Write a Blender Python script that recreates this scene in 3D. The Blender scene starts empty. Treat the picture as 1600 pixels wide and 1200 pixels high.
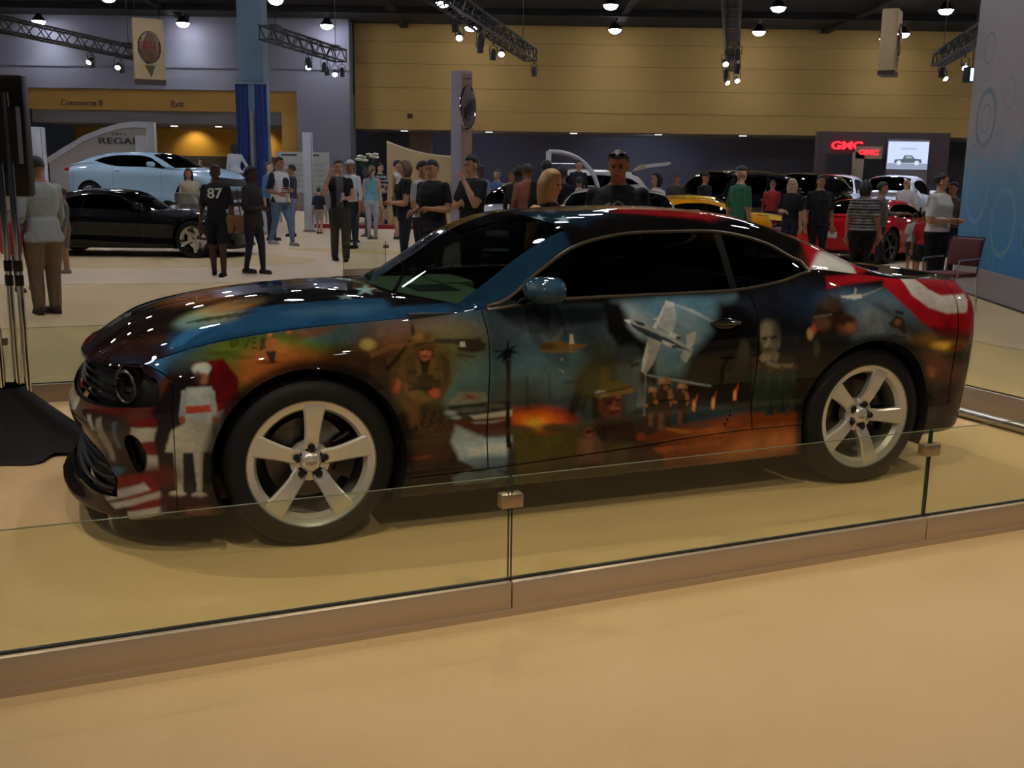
import bpy, bmesh, math, random
import numpy as np
from mathutils import Vector, Matrix, Euler
PI = math.pi
random.seed(7); np.random.seed(7)
scn = bpy.context.scene
COL = scn.collection
# ------------------------------------------------------------------ camera
CAM_H = 1.54357
cam_d = bpy.data.cameras.new('camera'); cam = bpy.data.objects.new('camera', cam_d); COL.objects.link(cam)
cam_d.sensor_width = 36.0; cam_d.lens = 36.007; cam_d.clip_end = 300
cam.matrix_world = Matrix.Translation((0, 0, CAM_H)) @ Matrix.Rotation(PI/2 - 0.198556, 4, 'X') @ Matrix.Rotation(0.014836, 4, 'Z')
scn.camera = cam
# ------------------------------------------------------------------ exposure, world
scn.view_settings.view_transform = 'Standard'; scn.view_settings.look = 'None'
scn.view_settings.exposure = -0.12; scn.view_settings.gamma = 1.0
scn.view_settings.use_curve_mapping = False
scn.cycles.use_denoising = True; scn.cycles.use_adaptive_sampling = True; scn.cycles.adaptive_threshold = 0.04
scn.cycles.max_bounces = 6; scn.cycles.diffuse_bounces = 3; scn.cycles.glossy_bounces = 4; scn.cycles.transparent_max_bounces = 16
scn.cycles.sample_clamp_indirect = 6.0
world = bpy.data.worlds.new('hall_air'); scn.world = world; world.use_nodes = True
world.node_tree.nodes['Background'].inputs[0].default_value = (0.55, 0.6, 0.75, 1)
world.node_tree.nodes['Background'].inputs[1].default_value = 0.012
# ------------------------------------------------------------------ lights of the hall: a grid of ceiling high bays, warm spots over the stand
CAR_XY = (-1.16748, 4.98870); CAR_YAW = 0.37344      # front axle of the coupe on the floor, its heading
LAMP_Z = 7.55
LAMP_SLANT = 0.12            # the lamp grid stands a little askew to the photograph
LAMP_X = [-19.6 + 5.9*i for i in range(8)]
LAMP_Y = [-10.0, -4.0, 8.0, 14.0, 20.0, 26.0, 32.0, 38.0, 44.0]
HIGH_BAY_W = 190.0
def spot_lamp(name, loc, target, watts, color, angle=60, blend=0.6, size=0.12):
    d = bpy.data.lights.new(name, 'SPOT'); d.energy = watts; d.color = color
    d.spot_size = math.radians(angle); d.spot_blend = blend; d.shadow_soft_size = size
    o = bpy.data.objects.new(name, d); COL.objects.link(o); o.location = loc
    o.rotation_euler = (Vector(target) - Vector(loc)).to_track_quat('-Z', 'Y').to_euler()
    return o
for ly in LAMP_Y:
    for lx in LAMP_X:
        lxs = lx + LAMP_SLANT*(ly-44); spot_lamp('high_bay_light', (lxs, ly, LAMP_Z - 0.16), (lxs, ly, 0), HIGH_BAY_W, (0.80, 0.86, 1.0), 125, 0.7, 0.2)
WARM = (1.0, 0.84, 0.62)
STAND_SPOTS = [   # over the car stand: position, aim, watts, cone
    ((-3.2, -0.5, 6.6), (-0.9, 2.6, 0), 360, 62), ((2.6, -1.0, 6.6), (1.6, 3.0, 0), 420, 62),
    ((-4.6, 5.6, 6.6), (-1.6, 5.4, 0.3), 420, 55), ((6.6, 5.4, 6.6), (2.4, 5.6, 0.3), 480, 50),
    ((0.2, 9.6, 6.6), (0.6, 6.4, 0.5), 420, 60), ((6.2, 8.6, 6.6), (4.6, 8.0, 0), 420, 60),
    ((-0.4, 1.2, 6.6), (0.3, 4.6, 0.4), 420, 55)]
for loc, tgt, w, a in STAND_SPOTS:
    spot_lamp('stand_spot_light', loc, tgt, w, WARM, a, 0.8, 0.07)
# ------------------------------------------------------------------ materials
def lin(c):
    return tuple((x/12.92 if x <= 0.04045 else ((x+0.055)/1.055)**2.4) for x in c)
def rgb(r, g, b): return lin((r/255, g/255, b/255))
_M = {}
def mat(name, color=(0.5, 0.5, 0.5), rough=0.5, metal=0.0, coat=0.0, emit=None, estr=0.0, var=0.06, scale=30, bump=0.0, spec=0.5, attr=None, sheen=0.0):
    if name in _M: return _M[name]
    m = bpy.data.materials.new(name); m.use_nodes = True; nt = m.node_tree; b = nt.nodes['Principled BSDF']
    b.inputs['Roughness'].default_value = rough; b.inputs['Metallic'].default_value = metal
    b.inputs['Coat Weight'].default_value = coat; b.inputs['Coat IOR'].default_value = 1.42; b.inputs['Coat Roughness'].default_value = 0.02
    b.inputs['Specular IOR Level'].default_value = spec
    if sheen: b.inputs['Sheen Weight'].default_value = sheen
    if attr:
        a = nt.nodes.new('ShaderNodeAttribute'); a.attribute_name = attr
        nt.links.new(a.outputs['Color'], b.inputs['Base Color'])
    else:
        tc = nt.nodes.new('ShaderNodeTexCoord'); nz = nt.nodes.new('ShaderNodeTexNoise'); nz.inputs['Scale'].default_value = scale
        nz.inputs['Detail'].default_value = 4
        nt.links.new(tc.outputs['Object'], nz.inputs['Vector'])
        mx = nt.nodes.new('ShaderNodeMix'); mx.data_type = 'RGBA'
        lo = [c*(1-var) for c in color]; hi = [min(1, c*(1+var)) for c in color]
        mx.inputs[6].default_value = (*lo, 1); mx.inputs[7].default_value = (*hi, 1)
        nt.links.new(nz.outputs['Fac'], mx.inputs[0]); nt.links.new(mx.outputs[2], b.inputs['Base Color'])
        if bump:
            bp = nt.nodes.new('ShaderNodeBump'); bp.inputs['Strength'].default_value = bump; bp.inputs['Distance'].default_value = 0.01
            nt.links.new(nz.outputs['Fac'], bp.inputs['Height']); nt.links.new(bp.outputs['Normal'], b.inputs['Normal'])
    if emit:
        b.inputs['Emission Color'].default_value = (*emit, 1); b.inputs['Emission Strength'].default_value = estr
    _M[name] = m
    return m
def glass_mat(name, tint, ior=1.45, gloss=(1, 1, 1), rough=0.0, opaque=0.0, opcol=(0.01, 0.01, 0.01)):
    if name in _M: return _M[name]
    m = bpy.data.materials.new(name); m.use_nodes = True; nt = m.node_tree; nt.nodes.clear()
    out = nt.nodes.new('ShaderNodeOutputMaterial'); tr = nt.nodes.new('ShaderNodeBsdfTransparent'); gl = nt.nodes.new('ShaderNodeBsdfGlossy')
    tr.inputs[0].default_value = (*tint, 1); gl.inputs[0].default_value = (*gloss, 1); gl.inputs['Roughness'].default_value = rough
    f0 = ((ior-1)/(ior+1))**2
    lw = nt.nodes.new('ShaderNodeLayerWeight'); lw.inputs[0].default_value = 0.5
    pw = nt.nodes.new('ShaderNodeMath'); pw.operation = 'POWER'; pw.inputs[1].default_value = 5; nt.links.new(lw.outputs['Facing'], pw.inputs[0])
    fr = nt.nodes.new('ShaderNodeMath'); fr.operation = 'MULTIPLY_ADD'; fr.inputs[1].default_value = 1-f0; fr.inputs[2].default_value = f0; nt.links.new(pw.outputs[0], fr.inputs[0])
    mx = nt.nodes.new('ShaderNodeMixShader')
    src = tr
    if opaque:
        df = nt.nodes.new('ShaderNodeBsdfDiffuse'); df.inputs[0].default_value = (*opcol, 1)
        m2 = nt.nodes.new('ShaderNodeMixShader'); m2.inputs[0].default_value = opaque
        nt.links.new(tr.outputs[0], m2.inputs[1]); nt.links.new(df.outputs[0], m2.inputs[2]); src = m2
    nt.links.new(fr.outputs[0], mx.inputs[0]); nt.links.new(src.outputs[0], mx.inputs[1]); nt.links.new(gl.outputs[0], mx.inputs[2])
    nt.links.new(mx.outputs[0], out.inputs[0])
    _M[name] = m
    return m
def emit_mat(name, color, strength):
    if name in _M: return _M[name]
    m = bpy.data.materials.new(name); m.use_nodes = True; nt = m.node_tree; nt.nodes.clear()
    out = nt.nodes.new('ShaderNodeOutputMaterial'); e = nt.nodes.new('ShaderNodeEmission')
    e.inputs[0].default_value = (*color, 1); e.inputs[1].default_value = strength
    nt.links.new(e.outputs[0], out.inputs[0]); _M[name] = m
    m.cycles.emission_sampling = 'NONE'          # seen and mirrored as lit; the lamps themselves carry the light
    return m
BLACK = mat('black_plastic', (0.012, 0.012, 0.014), 0.5)
RUBBER = mat('tyre_rubber', (0.010, 0.010, 0.011), 0.62, scale=60, spec=0.25)
CHROME = mat('chrome', (0.75, 0.75, 0.76), 0.08, 1.0, var=0.02)
STEEL = mat('brushed_steel', (0.50, 0.48, 0.46), 0.36, 1.0, var=0.05, scale=80)
DARKMETAL = mat('dark_metal', (0.03, 0.03, 0.033), 0.4, 0.8)
ALLOY = mat('wheel_alloy', (0.74, 0.72, 0.68), 0.3, 0.6, var=0.03)
WHITE = mat('white_laminate', rgb(205, 205, 208), 0.45, var=0.02)
# ------------------------------------------------------------------ mesh helpers
class MB:
    def __init__(s): s.v = []; s.f = []; s.m = []; s.mi = 0
    def add(s, verts, faces):
        o = len(s.v); s.v.extend([tuple(p) for p in verts]); s.f.extend([tuple(i+o for i in f) for f in faces]); s.m.extend([s.mi]*len(faces))
    def box(s, c, size, rot=None):
        x, y, z = size[0]/2, size[1]/2, size[2]/2
        vs = [Vector((sx*x, sy*y, sz*z)) for sx in (-1, 1) for sy in (-1, 1) for sz in (-1, 1)]
        if rot is not None: vs = [rot @ p for p in vs]
        vs = [p + Vector(c) for p in vs]
        s.add(vs, [(0, 1, 3, 2), (4, 6, 7, 5), (0, 4, 5, 1), (2, 3, 7, 6), (0, 2, 6, 4), (1, 5, 7, 3)])
        return s
    def rbox(s, c, size, r=0.01, rot=None):
        # chamfered box: each corner split in three
        hx, hy, hz = size[0]/2, size[1]/2, size[2]/2; r = min(r, hx*0.98, hy*0.98, hz*0.98)
        bm = bmesh.new(); bmesh.ops.create_cube(bm, size=1.0)
        for v in bm.verts: v.co = Vector((v.co.x*2*hx, v.co.y*2*hy, v.co.z*2*hz))
        bmesh.ops.bevel(bm, geom=list(bm.edges), offset=r, segments=2, affect='EDGES', profile=0.5)
        bm.verts.index_update()
        vs = [v.co.copy() for v in bm.verts]; fs = [[v.index for v in f.verts] for f in bm.faces]; bm.free()
        if rot is not None: vs = [rot @ p for p in vs]
        s.add([p + Vector(c) for p in vs], fs); return s
    def tube(s, pts, r, n=8, cap=True, flat=None):
        # swept tube through pts, r = radius or list; flat=(a,b) scales the section
        pts = [Vector(p) for p in pts]; k = len(pts); rs = r if isinstance(r, (list, tuple)) else [r]*k
        up = Vector((0, 0, 1)); rows = []; prev = None
        for i, p in enumerate(pts):
            t = (pts[min(i+1, k-1)] - pts[max(i-1, 0)])
            if t.length < 1e-9: t = Vector((0, 0, 1))
            t.normalize()
            if prev is None:
                a = t.cross(up)
                if a.length < 1e-3: a = t.cross(Vector((0, 1, 0)))
            else: a = prev - t*prev.dot(t)
            if a.length < 1e-6: a = t.orthogonal()
            a.normalize(); b = t.cross(a); prev = a
            fx, fy = flat if flat else (1, 1)
            rows.append([p + (a*math.cos(2*PI*j/n)*fx + b*math.sin(2*PI*j/n)*fy)*rs[i] for j in range(n)])
        vs = [q for row in rows for q in row]; fs = []
        for i in range(k-1):
            for j in range(n):
                j2 = (j+1) % n; fs.append((i*n+j, i*n+j2, (i+1)*n+j2, (i+1)*n+j))
        if cap: fs.append(tuple(range(n-1, -1, -1))); fs.append(tuple((k-1)*n+j for j in range(n)))
        s.add(vs, fs); return s
    def lathe(s, prof, n=24, axis='Z', c=(0, 0, 0), rot=None, cap=False):
        vs = []; k = len(prof)
        for i in range(n):
            a = 2*PI*i/n
            for (r, h) in prof:
                if axis == 'Z': p = Vector((r*math.cos(a), r*math.sin(a), h))
                elif axis == 'Y': p = Vector((r*math.cos(a), h, r*math.sin(a)))
                else: p = Vector((h, r*math.cos(a), r*math.sin(a)))
                if rot is not None: p = rot @ p
                vs.append(p + Vector(c))
        fs = []
        for i in range(n):
            i2 = (i+1) % n
            for j in range(k-1): fs.append((i*k+j, i2*k+j, i2*k+j+1, i*k+j+1))
        if cap:
            fs.append(tuple(i*k for i in range(n))); fs.append(tuple(i*k+k-1 for i in range(n-1, -1, -1)))
        s.add(vs, fs); return s
    def prism(s, poly, d0, d1, axis='Y', xf=None):
        # polygon (a,b) extruded between d0,d1: axis Y -> (a,d,b), axis Z -> (a,b,d), axis X -> (d,a,b)
        n = len(poly); vs = []
        for d in (d0, d1):
            for (a, b) in poly:
                p = (a, d, b) if axis == 'Y' else ((a, b, d) if axis == 'Z' else (d, a, b))
                vs.append(Vector(p))
        if xf is not None: vs = [xf @ p for p in vs]
        s.add(vs, [tuple(range(n)), tuple(range(2*n-1, n-1, -1))] + [(i, (i+1) % n + 0, (i+1) % n + n, i+n) for i in range(n)])
        return s
    def ell(s, c, r, n=12, m=8, rot=None):
        vs = []; fs = []
        for i in range(m+1):
            th = PI*i/m
            for j in range(n):
                ph = 2*PI*j/n; p = Vector((r[0]*math.sin(th)*math.cos(ph), r[1]*math.sin(th)*math.sin(ph), r[2]*math.cos(th)))
                if rot is not None: p = rot @ p
                vs.append(p + Vector(c))
        for i in range(m):
            for j in range(n):
                j2 = (j+1) % n; fs.append((i*n+j, (i+1)*n+j, (i+1)*n+j2, i*n+j2))
        s.add(vs, fs); return s
    def build(s, name, material, parent=None, smooth=False, loc=None, rot=None):
        me = bpy.data.meshes.new(name); me.from_pydata(s.v, [], s.f); me.validate()
        ms = material if isinstance(material, (list, tuple)) else [material]
        for m in ms: me.materials.append(m)
        if len(ms) > 1 and len(me.polygons) == len(s.m): me.polygons.foreach_set('material_index', s.m)
        bm = bmesh.new(); bm.from_mesh(me); bmesh.ops.recalc_face_normals(bm, faces=bm.faces); bm.to_mesh(me); bm.free()
        if smooth:
            me.polygons.foreach_set('use_smooth', [True]*len(me.polygons))
            if smooth != 'all': me.set_sharp_from_angle(angle=math.radians(40))
        o = bpy.data.objects.new(name, me); COL.objects.link(o)
        if parent: o.parent = parent
        if loc: o.location = loc
        if rot is not None: o.rotation_euler = rot
        return o
def tag(o, label=None, cat=None, group=None, kind=None):
    if label: o['label'] = label
    if cat: o['category'] = cat
    if group: o['group'] = group
    if kind: o['kind'] = kind
    return o
def empty(name, loc=(0, 0, 0), rz=0.0, label=None, cat=None, group=None):
    o = bpy.data.objects.new(name, None); COL.objects.link(o); o.location = loc; o.rotation_euler = (0, 0, rz); o.empty_display_size = 0.2
    return tag(o, label, cat, group)
def copy_tree(o, parent=None):
    c = o.copy(); COL.objects.link(c); c.parent = parent
    for ch in list(o.children): copy_tree(ch, c)
    return c
_FONT_CACHE = {}
def text_mesh(txt, size, depth=0.0, align='CENTER', bold=0.0, sx=1.0):
    # outline lettering turned into a mesh (x right, y up), returned as (verts, faces)
    cu = bpy.data.curves.new('lettering', 'FONT'); cu.body = txt; cu.size = size; cu.align_x = align; cu.align_y = 'CENTER'
    cu.extrude = depth; cu.offset = bold; cu.resolution_u = 3
    o = bpy.data.objects.new('lettering', cu); COL.objects.link(o)
    dg = bpy.context.evaluated_depsgraph_get(); dg.update()
    me = o.evaluated_get(dg).to_mesh()
    vs = [Vector((v.co.x*sx, v.co.y, v.co.z)) for v in me.vertices]; fs = [tuple(p.vertices) for p in me.polygons]
    o.evaluated_get(dg).to_mesh_clear(); bpy.data.objects.remove(o); bpy.data.curves.remove(cu)
    return vs, fs
def add_text(mb, txt, size, xf, depth=0.004, bold=0.0, sx=1.0, align='CENTER'):
    vs, fs = text_mesh(txt, size, depth, align, bold, sx)
    mb.add([xf @ v for v in vs], fs)
def frame_xf(loc, right, up):
    r = Vector(right).normalized(); u = Vector(up).normalized(); n = r.cross(u)
    return Matrix(((r.x, u.x, n.x, loc[0]), (r.y, u.y, n.y, loc[1]), (r.z, u.z, n.z, loc[2]), (0, 0, 0, 1)))
# ================================================================== the hall
def carpet(name, c1, c2, scale=180):
    m = bpy.data.materials.new(name); m.use_nodes = True; nt = m.node_tree; b = nt.nodes['Principled BSDF']; b.inputs['Roughness'].default_value = 0.9
    b.inputs['Specular IOR Level'].default_value = 0.15
    tc = nt.nodes.new('ShaderNodeTexCoord'); n1 = nt.nodes.new('ShaderNodeTexNoise'); n1.inputs['Scale'].default_value = scale; n1.inputs['Detail'].default_value = 3
    n2 = nt.nodes.new('ShaderNodeTexNoise'); n2.inputs['Scale'].default_value = 0.9; n2.inputs['Detail'].default_value = 4
    nt.links.new(tc.outputs['Object'], n1.inputs['Vector']); nt.links.new(tc.outputs['Object'], n2.inputs['Vector'])
    ad = nt.nodes.new('ShaderNodeMath'); ad.operation = 'MULTIPLY_ADD'; ad.inputs[1].default_value = 0.45; nt.links.new(n1.outputs['Fac'], ad.inputs[0])
    m2 = nt.nodes.new('ShaderNodeMath'); m2.operation = 'MULTIPLY'; m2.inputs[1].default_value = 0.55; nt.links.new(n2.outputs['Fac'], m2.inputs[0]); nt.links.new(m2.outputs[0], ad.inputs[2])
    rp = nt.nodes.new('ShaderNodeValToRGB'); rp.color_ramp.elements[0].position = 0.3; rp.color_ramp.elements[1].position = 0.7
    rp.color_ramp.elements[0].color = (*c1, 1); rp.color_ramp.elements[1].color = (*c2, 1)
    nt.links.new(ad.outputs[0], rp.inputs[0]); nt.links.new(rp.outputs[0], b.inputs['Base Color'])
    bp = nt.nodes.new('ShaderNodeBump'); bp.inputs['Strength'].default_value = 0.25; bp.inputs['Distance'].default_value = 0.004
    nt.links.new(n1.outputs['Fac'], bp.inputs['Height']); nt.links.new(bp.outputs['Normal'], b.inputs['Normal'])
    return m
CARPET = carpet('beige_carpet', rgb(197, 169, 124), rgb(210, 182, 137))
fl = MB().box((-2, 20, -.05), (56.6, 64.6, .1)).build('floor', CARPET); tag(fl, kind='structure')
def slab(name, lo, hi, m, kind='structure', parent=None):
    o = MB().box([(a+b)/2 for a, b in zip(lo, hi)], [abs(b-a) for a, b in zip(lo, hi)]).build(name, m, parent)
    if not parent: tag(o, kind=kind)
    return o
GOLD = mat('gold_wall_paint', rgb(160, 130, 70), .8, var=.04, scale=.7)
GREY = mat('grey_blue_wall_paint', rgb(116, 116, 128), .8, var=.03, scale=.7)
OCHRE = mat('ochre_portal_paint', rgb(196, 152, 76), .75, var=.03, scale=1)
SOFF = mat('soffit_grey', rgb(120, 118, 122), .8, var=.03)
NAVY = mat('recess_blue_grey', rgb(96, 98, 116), .85, var=.05, scale=.5)
CEIL = mat('ceiling_black', (.0035, .0035, .0045), .9)
DARKW = mat('dark_wall', (.06, .06, .07), .9)
# upper gold wall with the recess under it
slab('wall_back', (-7.0, 46, 3.55), (26, 46.4, 7.95), GOLD)
for i, z in enumerate((4.35, 5.3, 6.3, 7.2)):
    slab('trim_%d' % (i+1), (-7.0, 45.985, z-.012), (26, 46.0, z+.012), mat('gold_joint', rgb(124, 100, 54), .8))
slab('wall_recess', (-7.0, 51, 0), (26, 51.4, 3.8), NAVY)
slab('ceiling_recess', (-7.0, 46.4, 3.55), (26, 51, 3.7), SOFF)
slab('column_recess', (-4.9, 48.4, 0), (-3.9, 49.4, 3.55), mat('column_brown', rgb(120, 100, 90), .8))
slab('wall_vent', (-4.72, 45.93, 4.02), (-4.50, 46.0, 4.22), mat('vent_brown', rgb(74, 48, 30), .7))
# grey wall with the concourse portal
slab('wall_left', (-30, 44.9, 5.0), (-7.05, 45.9, 7.95), GREY)
slab('wall_left_pier', (-9.3, 44.9, 0), (-7.05, 46.4, 5.0), GREY)
slab('wall_left_end', (-30, 44.9, 0), (-20.9, 45.4, 5.0), GREY)
slab('trim_5', (-27, 44.86, 5.88), (-7.05, 44.9, 5.92), mat('grey_joint', rgb(104, 104, 118), .8))
band = slab('portal_band', (-20.9, 45.3, 4.15), (-9.3, 45.6, 5.0), OCHRE)
slab('portal_jamb', (-10.05, 45.25, 0), (-9.3, 45.9, 4.15), OCHRE)
slab('portal_soffit', (-20.9, 45.6, 3.62), (-10.05, 50.0, 4.15), SOFF)
slab('wall_concourse', (-20.9, 50.0, 2.35), (-9.6, 50.3, 3.7), mat('concourse_gold', rgb(214, 166, 70), .7))
slab('wall_concourse_low', (-20.9, 50.0, 0), (-9.6, 50.4, 2.35), mat('concourse_dark', rgb(70, 66, 66), .8))
SIGNM = mat('sign_letters', rgb(96, 70, 60), .5)
for txt, x0, x1 in (('Concourse B', -19.62, -17.55), ('Exit', -14.80, -14.18)):
    mb = MB(); add_text(mb, txt, .34 if len(txt) > 5 else .36, frame_xf(((x0+x1)/2, 45.28, 4.42), (1, 0, 0), (0, 0, 1)), .015, .004, 1.0); mb.build('wall_lettering', SIGNM, band)
for x in (-17.5, -15.4, -13.4, -11.4): slab('downlight_glow', (x-.12, 47.4, 3.60), (x+.12, 47.64, 3.62), emit_mat('downlight_warm', (1, .93, .8), 6))
for x in (-15.2, -12.1):
    spot_lamp('concourse_wall_light', (x, 49.2, 3.55), (x, 50.2, 2.2), 55, (1, .80, .40), 110, .8, .08)
for x in (-5, -1.2, 2.6, 6.4, 10.2): slab('downlight_glow', (x-.15, 47.2, 3.53), (x+.15, 47.4, 3.55), emit_mat('downlight_cool', (1, .97, 1), 2.5))
spot_lamp('recess_wash', (6, 47.6, 3.4), (6, 51, 1.0), 130, (.72, .80, 1.0), 150, .9, .3)
spot_lamp('recess_wash', (-2, 47.6, 3.4), (-2, 51, 1.0), 70, (.72, .78, 1.0), 150, .9, .3)
# shell of the hall
slab('ceiling', (-30, -12, 7.95), (26, 52, 8.3), CEIL)
slab('wall_far_left', (-30.3, -12, 0), (-30, 52, 7.95), DARKW)
slab('wall_right', (26, -12, 0), (26.3, 52, 7.95), DARKW)
slab('wall_behind', (-30, -12.3, 0), (26, -12, 7.95), DARKW)
for i, y in enumerate((20.5, 27, 34.5, 41.5)): slab('beam_cross', (-30, y, 7.7), (26, y+.35, 7.95), CEIL)
for x in (-14, -5, 4, 13): slab('beam_long', (x, -12, 7.78), (x+.3, 46, 7.95), CEIL)
# paler carpet of the main aisle and its tan inlays
PALE = carpet('pale_carpet', rgb(204, 181, 150), rgb(216, 193, 163))
def floor_patch(name, pts, m, z0, z1):
    return tag(MB().prism(pts, z0, z1, 'Z').build(name, m), kind='structure')
arc = [(8 - 22*math.cos(a), 10.5 + 6.5*math.sin(a)) for a in np.linspace(0.05, 1.25, 24)]
floor_patch('floor_aisle', [(-29.9, 13.2), (-9.0, 13.6), (-4.5, 14.6), (-1.0, 16.5), (3.0, 17.2), (25.9, 17.5), (25.9, 45), (-29.9, 45)], PALE, 0.0, .004)
def ellpts(cx, cy, a, b, rot, n=40): return [(cx + a*math.cos(t)*math.cos(rot) - b*math.sin(t)*math.sin(rot), cy + a*math.cos(t)*math.sin(rot) + b*math.sin(t)*math.cos(rot)) for t in np.linspace(0, 2*PI, n, endpoint=False)]
floor_patch('floor_inlay', ellpts(-8.2, 18.6, 4.6, 2.0, .05), CARPET, .004, .007)
floor_patch('floor_inlay', ellpts(-3.0, 21.3, 1.9, .55, -.35), CARPET, .004, .007)
floor_patch('floor_kerb_red', [(-6.0, 30.6), (4.0, 30.6), (4.0, 30.9), (-6.0, 30.9)], mat('red_kerb', rgb(150, 30, 34), .6), .004, .12)
# ================================================================== ceiling lamps, trusses, hanging boxes, pylons
LENS_HB = emit_mat('high_bay_glow', (.86, .88, 1.0), 70)
def high_bay():
    r = empty('ceiling_lamp', (0, 0, 0), 0, 'round high-bay lamp glowing blue-white under the black ceiling', 'lamp', 'high-bay ceiling lamps')
    MB().lathe([(.05, .30), (.11, .29), (.14, .20), (.27, .04), (.28, 0.0), (.26, .0), (.24, .04), (.10, .16)], 20).build('reflector', DARKMETAL, r, True)
    MB().lathe([(.0, -.15), (.10, -.14), (.19, -.10), (.26, .0), (.24, .02), (0, .02)], 20).build('lens', LENS_HB, r)
    MB().tube([(0, 0, .28), (0, 0, .42)], .02, 6).build('hanger', BLACK, r)
    return r
hb0 = None
LAMP_ROWS = {44.0: 'nearest the back walls', 38.0: 'second from the back walls'}; LAMP_N = {}
for ly in LAMP_Y:
    for lx in LAMP_X:
        if ly < 6: continue
        if hb0 is None: hb0 = high_bay(); o = hb0
        else: o = copy_tree(hb0)
        o.location = (lx + LAMP_SLANT*(ly-44), ly, LAMP_Z)
        row = LAMP_ROWS.get(ly)
        c_ = cam.matrix_world.inverted() @ o.location; px_ = 800 + 1600.3*c_.x/-c_.z; py_ = 600 - 1600.3*c_.y/-c_.z
        if row and 0 < px_ < 1600 and -6 < py_:
            LAMP_N[ly] = LAMP_N.get(ly, 0) + 1
            o['label'] = 'blue-white ceiling lamp, %s from the left in the row %s' % (['first', 'second', 'third', 'fourth', 'fifth', 'sixth', 'seventh', 'eighth'][LAMP_N[ly]-1], row)
        else: o['label'] = 'round high-bay ceiling lamp hung above the upper edge of the picture'
def spot_can():
    r = empty('stage_spot', (0, 0, 0), 0, 'x', 'spotlight', 'stage spots hung from the trusses')
    MB().lathe([(.0, .16), (.05, .15), (.075, .05), (.085, -.12), (.092, -.13), (.078, -.12)], 14).build('can', BLACK, r, True)
    MB().lathe([(.0, -.10), (.078, -.10)], 14).build('lens', emit_mat('spot_lens_dim', (.8, .8, 1), .4), r)
    MB().tube([(-.10, 0, 0), (-.10, 0, .2), (0, 0, .26), (.10, 0, .2), (.10, 0, 0)], .012, 5).build('yoke', BLACK, r)
    MB().tube([(0, 0, .26), (0, 0, .36)], .018, 5).build('clamp', BLACK, r)
    return r
SPOT0 = spot_can()
SPOT0_USED = [False]
LIT_COLD = emit_mat('spot_lens_cold', (.75, .78, 1.0), 30); LIT_WARM = emit_mat('spot_lens_warm', (1.0, .82, .66), 25)
def place_spot(loc, tilt, rz, label, lit=None):
    if not SPOT0_USED[0]: o = SPOT0; SPOT0_USED[0] = True
    else: o = copy_tree(SPOT0)
    o.location = loc; o.rotation_euler = (0, 0, rz); o['label'] = label
    for ch in o.children:
        if ch.name.startswith(('can', 'lens')): ch.rotation_euler = (tilt, 0, 0)
    if lit:
        for ch in o.children:
            if ch.name.startswith('lens'): ch.data = ch.data.copy(); ch.data.materials[0] = lit
    return o
TRUSSM = mat('truss_black', (.008, .008, .009), .5)
def truss(a, b, z, label, w=.36):
    a = Vector((a[0], a[1], z)); b = Vector((b[0], b[1], z)); d = b-a; L = d.length
    r = empty('lighting_truss', a, math.atan2(d.y, d.x), label, 'truss', 'lighting trusses')
    ch = None
    for y in (-w/2, w/2):
        for zz in (0, w):
            MB().tube([(0, y, zz), (L, y, zz)], .034, 6).build('chord', TRUSSM, r)
    n = max(2, int(L/.42)); st = L/n
    m1 = MB().tube([(0, 0, 0), (st, 0, w)], .018, 5).build('brace', TRUSSM, r)
    m2 = MB().tube([(0, 0, w), (st, 0, 0)], .018, 5).build('brace', TRUSSM, r)
    m3 = MB().tube([(0, -w/2, 0), (st, w/2, 0)], .018, 5).build('brace', TRUSSM, r)
    for k in range(n):
        for (src, y, zz) in ((m1 if k % 2 else m2, -w/2, 0), (m1 if k % 2 else m2, w/2, 0), (m3, 0, 0), (m3, 0, w)):
            o = src.copy(); COL.objects.link(o); o.parent = r; o.location = (k*st, y, zz)
    for s_ in (m1, m2, m3): bpy.data.objects.remove(s_)
    e = MB()
    for x in (0, L):
        e.tube([(x, -w/2, 0), (x, w/2, 0), (x, w/2, w), (x, -w/2, w), (x, -w/2, 0)], .022, 5, False)
    e.build('end_frame', TRUSSM, r)
    for x in (L*.12, L*.92):
        MB().tube([(x, 0, w), (x, 0, 7.95-z)], .012, 5).build('hanger_cable', TRUSSM, r)
        MB().box((x, 0, w+.06), (.3, .22, .08)).build('hoist_plate', BLACK, r)
    return r, d.normalized(), L
TR = [((-14.1, 27.4), (-12.5, 35.4), 5.2, 'dark lattice truss above the arched white sign, crossing behind the hanging box', [(.62, 'w'), (.70, ''), (.80, 'w'), (.90, ''), (.97, '')]),
      ((-6.85, 29.2), (-5.7, 34.6), 5.15, 'dark lattice truss right of the blue pillar, with one bright cold spot', [(.45, ''), (.60, 'c'), (.66, ''), (.86, ''), (.93, ''), (.98, 'c')]),
      ((-3.0, 16.5), (.45, 34.0), 5.2, 'long dark lattice truss over the gold wall above the oval pylon', [(.42, ''), (.52, 'w'), (.56, ''), (.64, ''), (.70, 'c'), (.73, ''), (.98, '')]),
      ((3.2, 16.5), (7.2, 35.6), 5.15, 'dark lattice truss seen end-on in front of the gold wall', [(.60, ''), (.7, 'w'), (.78, ''), (.86, ''), (.95, 'c'), (.99, 'w')]),
      ((11.3, 25.0), (13.1, 33.2), 5.15, 'short dark lattice truss beside the blue ringed wall', [(.8, ''), (.97, 'c'), (.60, 'c')])]
k_sp = 0
ORD = ['first', 'second', 'third', 'fourth', 'fifth', 'sixth', 'seventh']
TSHORT = ['the truss above the arched sign', 'the truss right of the blue pillar', 'the long truss above the oval pylon', 'the truss seen end-on before the gold wall', 'the short truss beside the blue ringed wall']
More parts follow.
